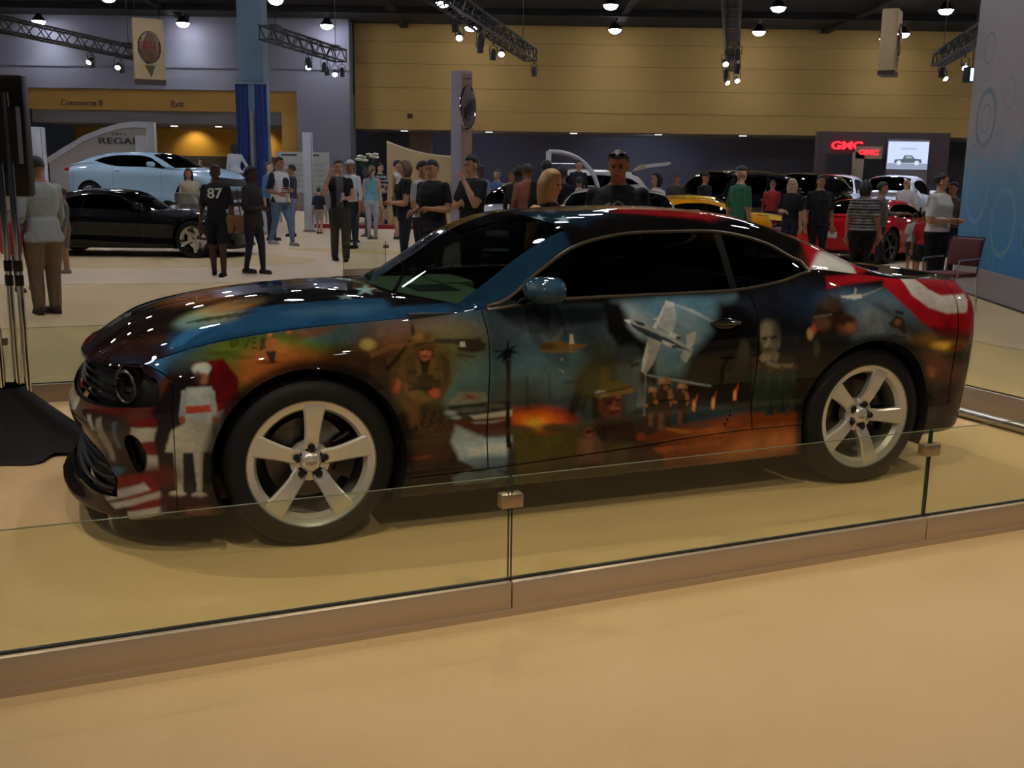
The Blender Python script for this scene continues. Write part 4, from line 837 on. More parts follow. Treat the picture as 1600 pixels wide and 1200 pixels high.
TOP_ART = [
('p',[(-0.79,-0.238),(0.601,0.055),(0.398,0.815),(-0.573,0.775),(-0.879,0.4)],(16,16,18),1,0.0682),
('p',[(-0.74,0.56),(-0.55,0.6),(-0.3,0.62),(0,0.6),(0.3,0.6),(0.66,0.66),(0.72,0.86),(-0.7,0.86)],(26,60,92),1,0.05),
('p',[(-0.2,0.66),(0.2,0.66),(0.5,0.7),(0.2,0.74),(-0.3,0.72)],(40,88,128),0.7,0.05),
('p',[(0.1,0.6),(0.66,0.62),(0.7,0.7),(0.3,0.68)],(24,36,52),0.8,0.05),
('p',[(-0.8,0.4),(-0.6,0.46),(-0.45,0.6),(-0.6,0.68),(-0.72,0.6)],(58,116,160),0.8,0.05),
('p',[(-0.601,0.821),(-0.537,0.7),(-0.427,0.533),(-0.262,0.489),(-0.069,0.49),(0.414,0.529),(0.39,0.843),(-0.111,0.76),(-0.369,0.754),(-0.552,0.83)],(30,68,104),1,0.0162),
('p',[(-0.54,0.739),(-0.431,0.588),(-0.271,0.567),(-0.36,0.667),(-0.483,0.753)],(50,104,150),0.8,0.0118),
('b',0.155,0.651,[0.1921,-0.0106,0.021,0.0559],(60,92,116),0.6,0.7),
('p',[(-0.876,0.072),(-0.732,-0.087),(-0.485,0.194),(-0.4,0.535),(-0.569,0.718),(-0.74,0.517)],(30,18,16),1,0.0567),
('b',-0.714,0.529,[0.1246,0.0017,0.1859,0.0778],(80,42,26),0.8,0.7),
('b',-0.614,0.62,[0.0712,0.0043,0.0256,0.056],(70,40,28),0.8,0.7),
('b',-0.344,0.497,[0.1149,-0.0075,0.0267,0.1243],(146,152,116),0.95,0.5),
('b',-0.252,0.401,[0.1102,-0.0068,-0.0077,0.0948],(160,120,76),0.85,0.6),
('b',-0.428,0.543,[0.0663,-0.0038,0.0192,0.0879],(110,146,140),0.9,0.6),
('b',-0.175,0.348,[0.083,-0.0079,0.0098,0.0768],(84,70,54),0.7,0.6),
('p',[(-0.453,0.531),(-0.346,0.517),(-0.345,0.538),(-0.45,0.563)],(34,30,26),0.7,0.0076),
('p',[(-0.412,0.545),(-0.309,0.523),(-0.308,0.544),(-0.409,0.577)],(34,30,26),0.7,0.0075),
('p',[(-0.371,0.558),(-0.271,0.526),(-0.271,0.547),(-0.368,0.588)],(34,30,26),0.7,0.0074),
('p',[(-0.329,0.568),(-0.233,0.527),(-0.233,0.548),(-0.327,0.598)],(34,30,26),0.7,0.0074),
('p',[(-0.288,0.577),(-0.195,0.526),(-0.195,0.547),(-0.286,0.606)],(34,30,26),0.7,0.0075),
('p',[(-0.245,0.582),(-0.157,0.524),(-0.157,0.545),(-0.244,0.611)],(34,30,26),0.7,0.0075),
('b',-0.365,0.106,[0.1389,-0.0094,0.0585,0.1504],(130,82,46),0.85,0.6),
('b',0.148,-0.105,[0.1234,-0.0173,0.0063,0.1035],(110,104,84),0.7,0.6),
('b',-0.077,-0.074,[0.2017,-0.0122,0.0747,0.0986],(86,74,70),0.5,0.7),
('p',[(-0.875,0.422),(-0.818,0.277),(-0.546,0.746),(-0.502,0.814),(-0.616,0.826)],(36,22,20),0.8,0.0348),
('p',[(0.793,-0.125),(3.934,0.308),(3.57,0.759),(0.406,0.678)],(15,15,17),1,0.0322),
('p',[(0.627,0.82),(0.922,0.833),(1.035,0.779),(1.265,0.683),(1.26,0.54),(1.108,0.511),(0.906,0.621),(0.705,0.715)],(24,50,74),1,0.0197),
('p',[(1.175,0.167),(1.616,-0.018),(1.649,0.41),(1.376,0.58),(1.133,0.447)],(20,40,60),1,0.0435),
('p',[(1.744,0.148),(2.032,0.283),(2.364,0.226),(2.905,-0.064),(2.816,0.395),(2.582,0.517),(2.56,0.34),(2.088,0.573),(1.821,0.526),(1.623,0.425)],(146,22,30),1,0.0373),
('p',[(1.813,-0.109),(3.664,-2.435),(2.456,0.115),(3.202,-0.52),(2.566,0.328),(2.376,0.177),(1.984,0.368),(1.695,0.281)],(176,150,136),1,0.0223),
('p',[(2.549,0.382),(2.789,0.441),(3.192,0.636),(2.756,0.86),(2.495,0.848),(2.564,0.749),(2.781,0.179)],(152,24,32),1,0.0165),
('p',[(2.847,0.222),(2.808,0.415),(3.503,-0.031),(3.128,0.619),(3.046,0.577),(3.003,0.384),(2.908,0.249)],(190,178,164),1,0.0361),
('p',[(2.577,0.764),(2.99,0.406),(2.81,0.827),(2.629,0.869),(2.501,0.857)],(184,188,184),1,0.0123),
('b',2.534,0.753,[0.0433,-0.0621,-0.0055,0.0879],(60,34,24),0.8,0.6),
('p',[(0.447,0.026),(0.42,0.202),(0.458,0.207),(0.402,0.313),(0.382,0.437),(0.366,0.369),(0.321,0.428),(0.358,0.312),(0.349,0.214),(0.391,0.204)],(150,188,196),1,0.0116),
('p',[(0.267,0.394),(0.268,0.444),(0.299,0.453),(0.268,0.476),(0.268,0.518),(0.247,0.487),(0.216,0.501),(0.233,0.465),(0.215,0.43),(0.246,0.437)],(120,150,160),1,0.0082),
('p',[(0.225,0.078),(0.223,0.143),(0.252,0.152),(0.221,0.188),(0.218,0.243),(0.2,0.207),(0.171,0.229),(0.189,0.177),(0.174,0.13),(0.203,0.137)],(110,136,146),1,0.0112),
('p',[(1.261,0.315),(1.247,0.374),(1.27,0.393),(1.239,0.409),(1.23,0.45),(1.22,0.414),(1.192,0.418),(1.214,0.385),(1.208,0.34),(1.231,0.361)],(120,150,166),1,0.0091),
('p',[(1.354,0.402),(1.341,0.459),(1.368,0.474),(1.333,0.493),(1.324,0.532),(1.31,0.501),(1.279,0.51),(1.302,0.477),(1.293,0.437),(1.322,0.448)],(130,160,176),1,0.0087),
('p',[(1.397,0.141),(1.37,0.225),(1.388,0.241),(1.356,0.27),(1.342,0.317),(1.336,0.283),(1.309,0.299),(1.335,0.254),(1.337,0.203),(1.356,0.217)],(90,110,130),1,0.0156)]
# ------------------------------------------------------------------ the airbrush art, in the car's own coordinates: side = (length along the flank, height), top = (length, width)
def _hash2(ix, iy, seed):
    h = (ix*374761393 + iy*668265263 + seed*2147483647) & 0xffffffff
    h = ((h ^ (h >> 13))*1274126177) & 0xffffffff
    return ((h ^ (h >> 16)) & 0xffff)/65535.0
def vnoise(x, y, seed=0):
    ix = np.floor(x).astype(np.int64); iy = np.floor(y).astype(np.int64); fx = x-ix; fy = y-iy
    fx = fx*fx*(3-2*fx); fy = fy*fy*(3-2*fy)
    a = _hash2(ix, iy, seed); b = _hash2(ix+1, iy, seed); c = _hash2(ix, iy+1, seed); d = _hash2(ix+1, iy+1, seed)
    return (a*(1-fx)+b*fx)*(1-fy) + (c*(1-fx)+d*fx)*fy
def fbm(x, y, seed=0, oct=4):
    s = 0; a = .5; t = 0
    for k in range(oct): s = s + a*vnoise(x*2**k, y*2**k, seed+k); t += a; a *= .55
    return s/t
def poly_sd(px, py, pts):
    """signed distance (inside negative) to a polygon"""
    n = len(pts); d = np.full(px.shape, 1e9); ins = np.zeros(px.shape, bool)
    for i in range(n):
        ax, ay = pts[i]; bx, by = pts[(i+1) % n]; ex, ey = bx-ax, by-ay
        L = ex*ex+ey*ey+1e-12; t = np.clip(((px-ax)*ex+(py-ay)*ey)/L, 0, 1)
        d = np.minimum(d, (px-ax-t*ex)**2 + (py-ay-t*ey)**2)
        c = ((ay > py) != (by > py)); xi = ax + (py-ay)*ex/(ey if abs(ey) > 1e-12 else 1e-12)
        ins ^= c & (px < xi)
    d = np.sqrt(d)
    return np.where(ins, -d, d)
def art_layers(X, Y, C, shapes, jit):
    """brush the shapes over colours C (n,3) at positions X, Y; jit = small wobble so that edges look sprayed"""
    jx, jy = jit
    for sh in shapes:
        if sh[0] == 'b':
            _, cx, cy, (a, b, c, d), col, al, soft = sh
            det = a*d-b*c
            if abs(det) < 1e-9: continue
            ex = (abs(a)+abs(b))*(1+soft); ey = (abs(c)+abs(d))*(1+soft)
            m = np.nonzero((np.abs(X-cx) < ex) & (np.abs(Y-cy) < ey))[0]
            if not len(m): continue
            dx = X[m]+jx[m]-cx; dy = Y[m]+jy[m]-cy
            r = np.hypot((d*dx-b*dy)/det, (a*dy-c*dx)/det)
            k = np.clip((1+soft-r)/(2*soft), 0, 1)
        else:
            _, pts, col, al, soft = sh
            soft = max(soft, .0025); q = np.array(pts); lo = q.min(0)-soft*2; hi = q.max(0)+soft*2
            m = np.nonzero((X > lo[0]) & (X < hi[0]) & (Y > lo[1]) & (Y < hi[1]))[0]
            if not len(m): continue
            sd = poly_sd(X[m]+jx[m], Y[m]+jy[m], pts); k = np.clip((soft-sd)/(2*soft), 0, 1)
        k = (k*k*(3-2*k)*al)[:, None]
        C[m] = C[m]*(1-k) + np.array(rgb(*col))*k
PAINT_GAIN = 1.0
def paint_coupe(G, S, R, Lq):
    nr, nl = G.shape[:2]
    u = G[:, :, 0].ravel(); v = np.abs(G[:, :, 1]).ravel(); z = G[:, :, 2].ravel(); s = np.repeat(S, nl); l = np.tile(Lq, nr)
    C = np.tile(np.array(rgb(22, 20, 22)), (len(u), 1))
    def wob(x, y): return ((fbm(x*60, y*60, 3, 2)-.5)*.004, (fbm(x*60, y*60, 9, 2)-.5)*.004)
    side = l <= 7.25; a = np.nonzero(side)[0]; c = C[a]; art_layers(s[a], z[a], c, SIDE_ART, wob(s[a], z[a]))
    # sprayed clouding and fine brush texture
    n1 = fbm(s[a]*9, z[a]*11, 21, 5); n2 = fbm(s[a]*70, z[a]*80, 5, 3); c *= (0.55 + 0.9*n1*(0.65+0.7*n2))[:, None]
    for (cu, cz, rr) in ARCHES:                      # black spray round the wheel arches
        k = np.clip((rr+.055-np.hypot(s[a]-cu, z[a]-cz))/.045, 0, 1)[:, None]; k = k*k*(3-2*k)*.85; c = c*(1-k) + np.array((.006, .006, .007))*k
    C[a] = c
    b = np.nonzero(~side)[0]; c = C[b]; art_layers(u[b], v[b], c, TOP_ART, wob(u[b], v[b]))
    n1 = fbm(u[b]*8, v[b]*10, 31, 5); c *= (0.6 + 0.8*n1)[:, None]; C[b] = c
    return np.clip(C*PAINT_GAIN, 0, .9).reshape(nr, nl, 3)
# ================================================================== the painted coupe

def pch(xs, ys, x):
    # monotone cubic through (xs,ys)
    xs = np.asarray(xs, float); ys = np.asarray(ys, float); x = np.asarray(x, float)
    h = np.diff(xs); d = np.diff(ys)/h; m = np.zeros(len(xs))
    m[0] = d[0]; m[-1] = d[-1]
    for i in range(1, len(xs)-1):
        if d[i-1]*d[i] > 0:
            w1 = 2*h[i]+h[i-1]; w2 = h[i]+2*h[i-1]; m[i] = (w1+w2)/(w1/d[i-1]+w2/d[i])
    k = np.clip(np.searchsorted(xs, x)-1, 0, len(h)-1); t = (x-xs[k])/h[k]
    t = np.clip(t, 0, 1)
    return ((1+2*t)*(1-t)**2*ys[k] + t*(1-t)**2*h[k]*m[k] + t*t*(3-2*t)*ys[k+1] + t*t*(t-1)*h[k]*m[k+1])
def crom(P, q, breaks=(), tens=None):
    """cubic through control points P (n,3) at fractional indices q; breaks = indices where the curve may crease"""
    P = np.asarray(P, float); n = len(P); q = np.clip(np.asarray(q, float), 0, n-1)
    L = np.maximum(np.linalg.norm(np.diff(P, axis=0), axis=1), 1e-5)**0.5   # centripetal knots
    T = np.zeros_like(P)
    for i in range(1, n-1):
        a = (P[i]-P[i-1])/L[i-1]; b = (P[i+1]-P[i])/L[i]
        T[i] = (a*L[i] + b*L[i-1])/(L[i]+L[i-1])
    T[0] = (P[1]-P[0])/L[0]; T[-1] = (P[-1]-P[-2])/L[-1]
    k = np.clip(np.floor(q).astype(int), 0, n-2); t = (q-k)[:, None]; Lk = L[k][:, None]
    T0 = T[k].copy(); T1 = T[k+1].copy()
    for b in breaks:
        if 0 < b < n-1:
            s0 = (P[b+1]-P[b])/L[b]; s1 = (P[b]-P[b-1])/L[b-1]
            T0[k == b] = s0; T1[k+1 == b] = s1
    return ((1+2*t)*(1-t)**2*P[k] + t*(1-t)**2*Lk*T0 + t*t*(3-2*t)*P[k+1] + t*t*(t-1)*Lk*T1)
class Net:
    """lines (sill .. centre of roof) x rings (nose .. tail) control net of a car's near half"""
    pass
def coupe_net():
    U = [-.54, -.40, -.20, .06, .36, .70, .86, 1.06, 1.28, 1.55, 1.85, 2.12, 2.36, 2.53, 2.80, 3.08, 3.32, 3.52]
    def L(us, vs, zs): return np.stack([U, pch(us, vs, U), pch(us, zs, U)], 1)
    lines = [
        L([-.6, .4, 2.4, 3.6], [.80, .80, .80, .78], [.16, .165, .17, .22]),
        L([-.6, -.3, .5, 2.3, 3.1, 3.6], [.875, .895, .905, .905, .90, .86], [.165, .17, .17, .185, .205, .26]),
        L([-.6, -.3, .45, 1.4, 2.1, 2.5, 3.2, 3.6], [.898, .925, .935, .935, .94, .945, .935, .885], [.25, .255, .26, .30, .345, .35, .37, .39]),
        L([-.6, -.3, .5, 1.5, 2.3, 2.9, 3.6], [.908, .930, .922, .914, .925, .950, .90], [.40, .41, .42, .44, .46, .47, .50]),
        L([-.6, -.3, 0, .5, 1.5, 2.2, 2.8, 3.6], [.912, .940, .950, .938, .930, .942, .966, .91], [.52, .55, .57, .585, .60, .61, .63, .63]),
        L([-.6, -.3, 0, .5, 1.5, 2.2, 2.8, 3.2, 3.6], [.905, .938, .95, .948, .945, .955, .972, .955, .91], [.62, .67, .71, .735, .755, .77, .79, .80, .79]),
        L([-.6, -.35, 0, .5, 1.0, 1.6, 2.2, 2.8, 3.2, 3.6], [.875, .905, .920, .925, .922, .922, .932, .945, .925, .88], [.72, .785, .83, .855, .872, .89, .91, .945, .945, .925]),
        L([-.6, -.38, -.1, .2, .5, .8, 1.1, 2.05, 2.3, 2.44, 2.56, 2.75, 3.0, 3.3, 3.52],
          [.805, .815, .82, .825, .83, .835, .83, .825, .825, .82, .815, .825, .83, .81, .77],
          [.785, .845, .888, .915, .937, .968, 1.003, 1.022, 1.045, 1.085, 1.105, 1.085, 1.055, 1.045, 1.04]),
    ]
    lines[7][0] = (-.62, .79, .785); lines[7][17] = (3.53, .755, 1.03)
    T8 = [(-.73, .66, .778), (-.53, .70, .866), (-.27, .70, .918), (.03, .71, .945), (.36, .735, .956), (.71, .795, .975), (.875, .822, 1.0), (1.075, .757, 1.122), (1.285, .692, 1.232),
          (1.55, .648, 1.286), (1.85, .637, 1.298), (2.12, .64, 1.292), (2.36, .668, 1.237), (2.53, .738, 1.148), (2.80, .775, 1.115), (3.08, .785, 1.07), (3.32, .765, 1.05), (3.585, .67, 1.04)]
    T9 = [(-.815, .46, .766), (-.61, .52, .876), (-.34, .55, .937), (-.03, .565, .968), (.30, .61, .984), (.70, .72, .985), (.845, .705, 1.08), (1.03, .67, 1.20), (1.26, .605, 1.30),
          (1.55, .572, 1.345), (1.85, .565, 1.358), (2.12, .572, 1.35), (2.36, .585, 1.315), (2.53, .60, 1.262), (2.80, .625, 1.172), (3.08, .64, 1.078), (3.32, .62, 1.035), (3.635, .51, 1.045)]
    T10 = [(-.868, .23, .752), (-.66, .27, .88), (-.40, .28, .954), (-.10, .29, .996), (.21, .31, 1.012), (.53, .38, 1.005), (.735, .38, 1.13), (.95, .37, 1.265), (1.19, .345, 1.352),
          (1.55, .33, 1.383), (1.85, .33, 1.394), (2.12, .33, 1.388), (2.36, .33, 1.362), (2.53, .335, 1.322), (2.80, .345, 1.24), (3.08, .35, 1.125), (3.32, .35, 1.036), (3.68, .29, 1.048)]
    T11 = [(-.888, 0, .745), (-.68, 0, .882), (-.42, 0, .957), (-.12, 0, .999), (.18, 0, 1.017), (.47, 0, 1.012), (.69, 0, 1.148), (.91, 0, 1.285), (1.16, 0, 1.366),
          (1.55, 0, 1.393), (1.85, 0, 1.403), (2.12, 0, 1.398), (2.36, 0, 1.374), (2.53, 0, 1.336), (2.80, 0, 1.256), (3.08, 0, 1.14), (3.32, 0, 1.038), (3.70, 0, 1.05)]
    lines += [np.array(t, float) for t in (T8, T9, T10, T11)]
    # nose rings (centre -> corner) for lines 0..7
    V = [0, .22, .45, .66, .80]
    N = [([-.88, -.87, -.83, -.75, -.63], [.17, .165, .155, .15, .152]),
         ([-1.0, -.985, -.935, -.83, -.70], [.185, .175, .16, .152, .155]),
         ([-.95, -.938, -.905, -.83, -.715], [.25, .245, .235, .23, .24]),
         ([-.905, -.895, -.872, -.815, -.712], [.40, .40, .40, .40, .40]),
         ([-.955, -.943, -.915, -.85, -.742], [.515, .515, .515, .518, .52]),
         ([-.93, -.92, -.892, -.83, -.73], [.585, .585, .59, .60, .61]),
         ([-.905, -.897, -.87, -.815, -.72], [.668, .67, .678, .69, .70]),
         ([-.888, -.868, -.815, -.73, -.655], [.745, .752, .766, .778, .785])]
    nose = [np.stack([u, [v*(1.0 if j != 7 else 1.0) for v in V], z], 1) for j, (u, z) in enumerate(N)]
    nose[7][:, 1] = [0, .23, .46, .66, .74]
    # tail rings (corner -> centre)
    B = [([3.52, 3.58, 3.62], [.66, .4, 0], [.25, .25, .25]), ([3.58, 3.66, 3.70], [.71, .4, 0], [.30, .30, .30]), ([3.63, 3.73, 3.77], [.73, .4, 0], [.42, .42, .42]),
         ([3.66, 3.76, 3.80], [.74, .4, 0], [.54, .54, .54]), ([3.675, 3.78, 3.82], [.745, .4, 0], [.65, .65, .65]), ([3.67, 3.77, 3.81], [.75, .4, 0], [.80, .80, .80]),
         ([3.65, 3.745, 3.78], [.735, .4, 0], [.93, .94, .94]), ([3.61, 3.685, 3.705], [.59, .28, 0], [1.043, 1.048, 1.05])]
    tail = [np.stack(b, 1) for b in B]
    side = [np.concatenate([nose[j], lines[j], tail[j]], 0) for j in range(8)]
    return U, side, lines[8:]
CU, CSIDE, CTOP = coupe_net()
NF, NM = 5, len(CU)            # nose rings, main rings
NR = NF + NM + 3
COWL = 5                        # main ring of the windscreen base
def coupe_surface(rq, lq):
    """points on the body for ring coordinates rq (0 = nose centre) and line coordinates lq (0..11): array (len(rq), len(lq), 3)"""
    rq = np.asarray(rq, float); lq = np.asarray(lq, float)
    SL = [crom(CSIDE[j], rq) for j in range(8)]
    mq = np.clip(rq - NF, 0, NM-1)
    TL = [crom(CTOP[j], mq, breaks=(COWL,)) for j in range(4)]
    out = np.zeros((len(rq), len(lq), 3))
    for i in range(len(rq)):
        if rq[i] < NF - 1e-6 or rq[i] > NF + NM - 1 + 1e-6:
            out[i] = crom(np.array([SL[j][i] for j in range(8)]), np.clip(lq, 0, 7))
        else:
            out[i] = crom(np.array([SL[j][i] for j in range(8)] + [TL[j][i] for j in range(4)]), lq, breaks=((7, 8) if 5.3 < mq[i] < 13.2 else ()))
    return out
def dense(lo, hi, marks, step_fn):
    """strictly increasing parameter list from lo to hi that hits every mark"""
    ms = sorted(set([lo, hi] + [m for m in marks if lo < m < hi])); r = []
    for a, b in zip(ms[:-1], ms[1:]):
        n = max(1, int(round(step_fn(a, b)))); r += [a + (b-a)*k/n for k in range(n)]
    return r + [hi]
def ring_of_u(u):
    return NF + float(np.interp(u, CU, np.arange(NM)))
GAP = 0.0028
def seam(u): return [ring_of_u(u-GAP), ring_of_u(u+GAP)]
DOOR_F, DOOR_R, BUMP_R = 0.775, 2.155, 3.40
R_HOOD0, R_COWL = NF, NF + COWL
R_HEAD = NF + 8 + 0.05
R_BL0, R_BL1 = NF + 12.15, NF + 15.45       # rear window
R_DLO0, R_DLO1 = NF + 5.65, NF + 13.0
ARCHES = [(0.0, .36, .408), (2.852, .36, .405)]
def grid_params(h_ring, h_line, fine=True):
    marks = seam(DOOR_F) + seam(DOOR_R) + seam(BUMP_R) + [R_COWL, R_HEAD, R_BL0, R_BL1, R_DLO0, R_DLO1, NF, NF + NM - 1] + [NF - .02] + [ring_of_u(2.065), ring_of_u(2.105)]
    smp = coupe_surface(np.arange(0, NR-1+1e-9, .05), [4.0])[:, 0]
    cum = np.concatenate([[0], np.cumsum(np.linalg.norm(np.diff(smp, axis=0), axis=1))]); rr = np.arange(len(cum))*.05
    def sf(a, b): return (np.interp(b, rr, cum) - np.interp(a, rr, cum))/h_ring
    R = dense(0, NR-1, marks, sf)
    s2 = coupe_surface([ring_of_u(1.7)], np.arange(0, 11.001, .05))[0]
    c2 = np.concatenate([[0], np.cumsum(np.linalg.norm(np.diff(s2, axis=0), axis=1))]); ll = np.arange(len(c2))*.05
    def lf(a, b):
        n = (np.interp(b, ll, c2) - np.interp(a, ll, c2))/h_line
        return n if b <= 7.01 else n*0.6
    Lq = dense(0, 11, [2.0, 2.035, 7.0, 7.28, 7.32, 8.0, 9.0, 9.12, 1.0], lf)
    return np.array(R), np.array(Lq)
def panel_ids(R, Lq):
    """panel of every grid cell by its middle"""
    r = (R[:-1] + R[1:])/2; l = (Lq[:-1] + Lq[1:])/2
    RR, LL = np.meshgrid(r, l, indexing='ij'); P = np.full(RR.shape, '', dtype=object)
    d0, d1 = ring_of_u(DOOR_F), ring_of_u(DOOR_R); b1 = ring_of_u(BUMP_R)
    end = NF + NM - 1
    low = LL < 7
    P[low & (RR < NF)] = 'front_bumper'
    P[low & (RR >= NF) & (RR < d0)] = 'front_fender'
    P[low & (RR >= d0) & (RR < d1)] = 'door'
    P[low & (RR >= d1) & (RR < b1)] = 'rear_quarter_panel'
    P[(LL < 2.03) & (RR >= NF+1) & (RR < ring_of_u(2.6))] = 'rocker_panel'
    P[low & (RR >= b1)] = 'rear_bumper'
    top = (LL >= 7) & (RR >= NF) & (RR <= end)
    P[top & (RR < R_COWL) & (LL < 7.3)] = 'front_fender'
    P[top & (RR < R_COWL) & (LL >= 7.3)] = 'hood'
    P[top & (RR >= R_COWL)] = 'roof'
    P[top & (RR >= R_COWL) & (RR < R_HEAD) & (LL > 9.0)] = 'windshield'
    P[top & (RR >= R_DLO0) & (RR < R_DLO1) & (LL < 8)] = 'side_window'
    P[top & (RR >= ring_of_u(2.065)) & (RR < ring_of_u(2.105)) & (LL < 8)] = 'window_pillar'
    P[top & (RR >= ring_of_u(2.105)) & (RR < R_DLO1) & (LL < 8)] = 'quarter_window'
    P[top & (RR >= R_BL0) & (RR < R_BL1) & (LL > 9.12)] = 'rear_window'
    P[top & (RR >= R_BL1) & (LL > 8.0)] = 'deck_lid'
    P[top & (RR >= R_BL1) & (LL <= 8.0)] = 'rear_quarter_panel'
    # openings of the nose
    P[(RR < 4.74 - 0.55*np.clip(LL-6.2, 0, 1)) & (LL > 5.14) & (LL < 6.88)] = 'x_grille'
    P[(RR < 3.6 - 1.0*np.clip(LL-2.5, 0, 2)) & (LL > 2.05) & (LL < 3.6)] = 'x_lower'
    P[(((RR-4.22)/0.20)**2 + ((LL-3.35)/0.62)**2 < 1)] = 'x_duct'
    # shut lines: narrow cells
    gapc = np.zeros(len(r), bool)
    for u in (DOOR_F, DOOR_R, BUMP_R):
        a, b = seam(u); gapc |= (r > a) & (r < b)
    P[gapc[:, None] & low & (LL > 2.03)] = ''
    P[(RR > NF-.02) & (RR < NF) & low] = ''
    P[(LL > 7.28) & (LL < 7.32) & (RR < R_COWL)] = ''
    P[(LL > 2.0) & (LL < 2.035) & (RR > NF+1) & (RR < ring_of_u(2.6))] = ''
    return P
def mesh_from(name, V, F, material, parent, colors=None, smooth=True):
    me = bpy.data.meshes.new(name); V = np.ascontiguousarray(V, dtype=np.float32); F = np.ascontiguousarray(F, dtype=np.int32)
    n, k = F.shape
    me.vertices.add(len(V)); me.vertices.foreach_set('co', V.ravel())
    me.loops.add(n*k); me.loops.foreach_set('vertex_index', F.ravel())
    me.polygons.add(n); me.polygons.foreach_set('loop_start', np.arange(n, dtype=np.int32)*k)
    if smooth: me.polygons.foreach_set('use_smooth', np.ones(n, dtype=bool))
    me.update(calc_edges=True)
    if colors is not None:
        at = me.color_attributes.new('paint', 'FLOAT_COLOR', 'POINT')
        c4 = np.ones((len(V), 4), np.float32); c4[:, :3] = colors; at.data.foreach_set('color', c4.ravel())
    me.materials.append(material); me.validate()
    o = bpy.data.objects.new(name, me); COL.objects.link(o)
    if parent: o.parent = parent
    return o
def sub_mesh(G, C, cells, flip=False):
    """vertices and quads for selected cells of grid G (nr,nl,3); C optional colours"""
    nr, nl = G.shape[:2]
    I, J = np.nonzero(cells)
    q = np.stack([I*nl+J, (I+1)*nl+J, (I+1)*nl+J+1, I*nl+J+1], 1)
    if flip: q = q[:, ::-1]
    used, inv = np.unique(q, return_inverse=True)
    V = G.reshape(-1, 3)[used]; F = inv.reshape(q.shape)
    return V, F, (None if C is None else C.reshape(-1, 3)[used])
def cut_arches(G, P, arches, lmax):
    """drop cells inside the wheel arches and pull the edge onto the circle"""
    u, z = G[:, :, 0], G[:, :, 2]
    for (cu, cz, R) in arches:
        d = np.hypot(u-cu, z-cz); ins = (d < R) & (lmax[None, :] < 6.9) & (np.abs(G[:, :, 1]) > .5)
        allin = ins[:-1, :-1] & ins[1:, :-1] & ins[:-1, 1:] & ins[1:, 1:]
        P[allin] = ''
        s = np.where(d > 1e-6, R/np.maximum(d, 1e-6), 1)
        keep = np.zeros(ins.shape, bool); anyin = (ins[:-1, :-1] | ins[1:, :-1] | ins[:-1, 1:] | ins[1:, 1:]) & ~allin
        keep[:-1, :-1] |= anyin; keep[1:, :-1] |= anyin; keep[:-1, 1:] |= anyin; keep[1:, 1:] |= anyin
        mv = keep & ins & (z > 0.19)
        G[:, :, 0] = np.where(mv, cu + (u-cu)*s, u); G[:, :, 2] = np.where(mv, cz + (z-cz)*s, z)
        u, z = G[:, :, 0], G[:, :, 2]
    return G, P
# ------------------------------------------------------------------ assembling the coupe
car = empty('sports_coupe', (CAR_XY[0], CAR_XY[1], 0), CAR_YAW, 'black two-door coupe airbrushed all over with war scenes and a flag', 'car')
PAINT = mat('airbrushed_paint', attr='paint', rough=0.5, coat=1.0, spec=0.0)
CGLASS = glass_mat('coupe_windscreen_glass', (0.30, 0.40, 0.33), 1.5)
CGLASS_D = glass_mat('coupe_side_glass', (0.16, 0.18, 0.19), 1.5)
GLOSSBLACK = mat('gloss_black', (0.008, 0.008, 0.009), 0.12, spec=0.6)
TRIM = mat('window_trim', rgb(82, 72, 62), 0.35, 0.4)
GRILLE = mat('grille_black', (0.010, 0.010, 0.011), 0.45)
LENS = glass_mat('lamp_lens', (0.75, 0.75, 0.75), 1.5)
FLIP = np.array([1, -1, 1.0])                      # car (u, v, z) -> local (x, y, z)
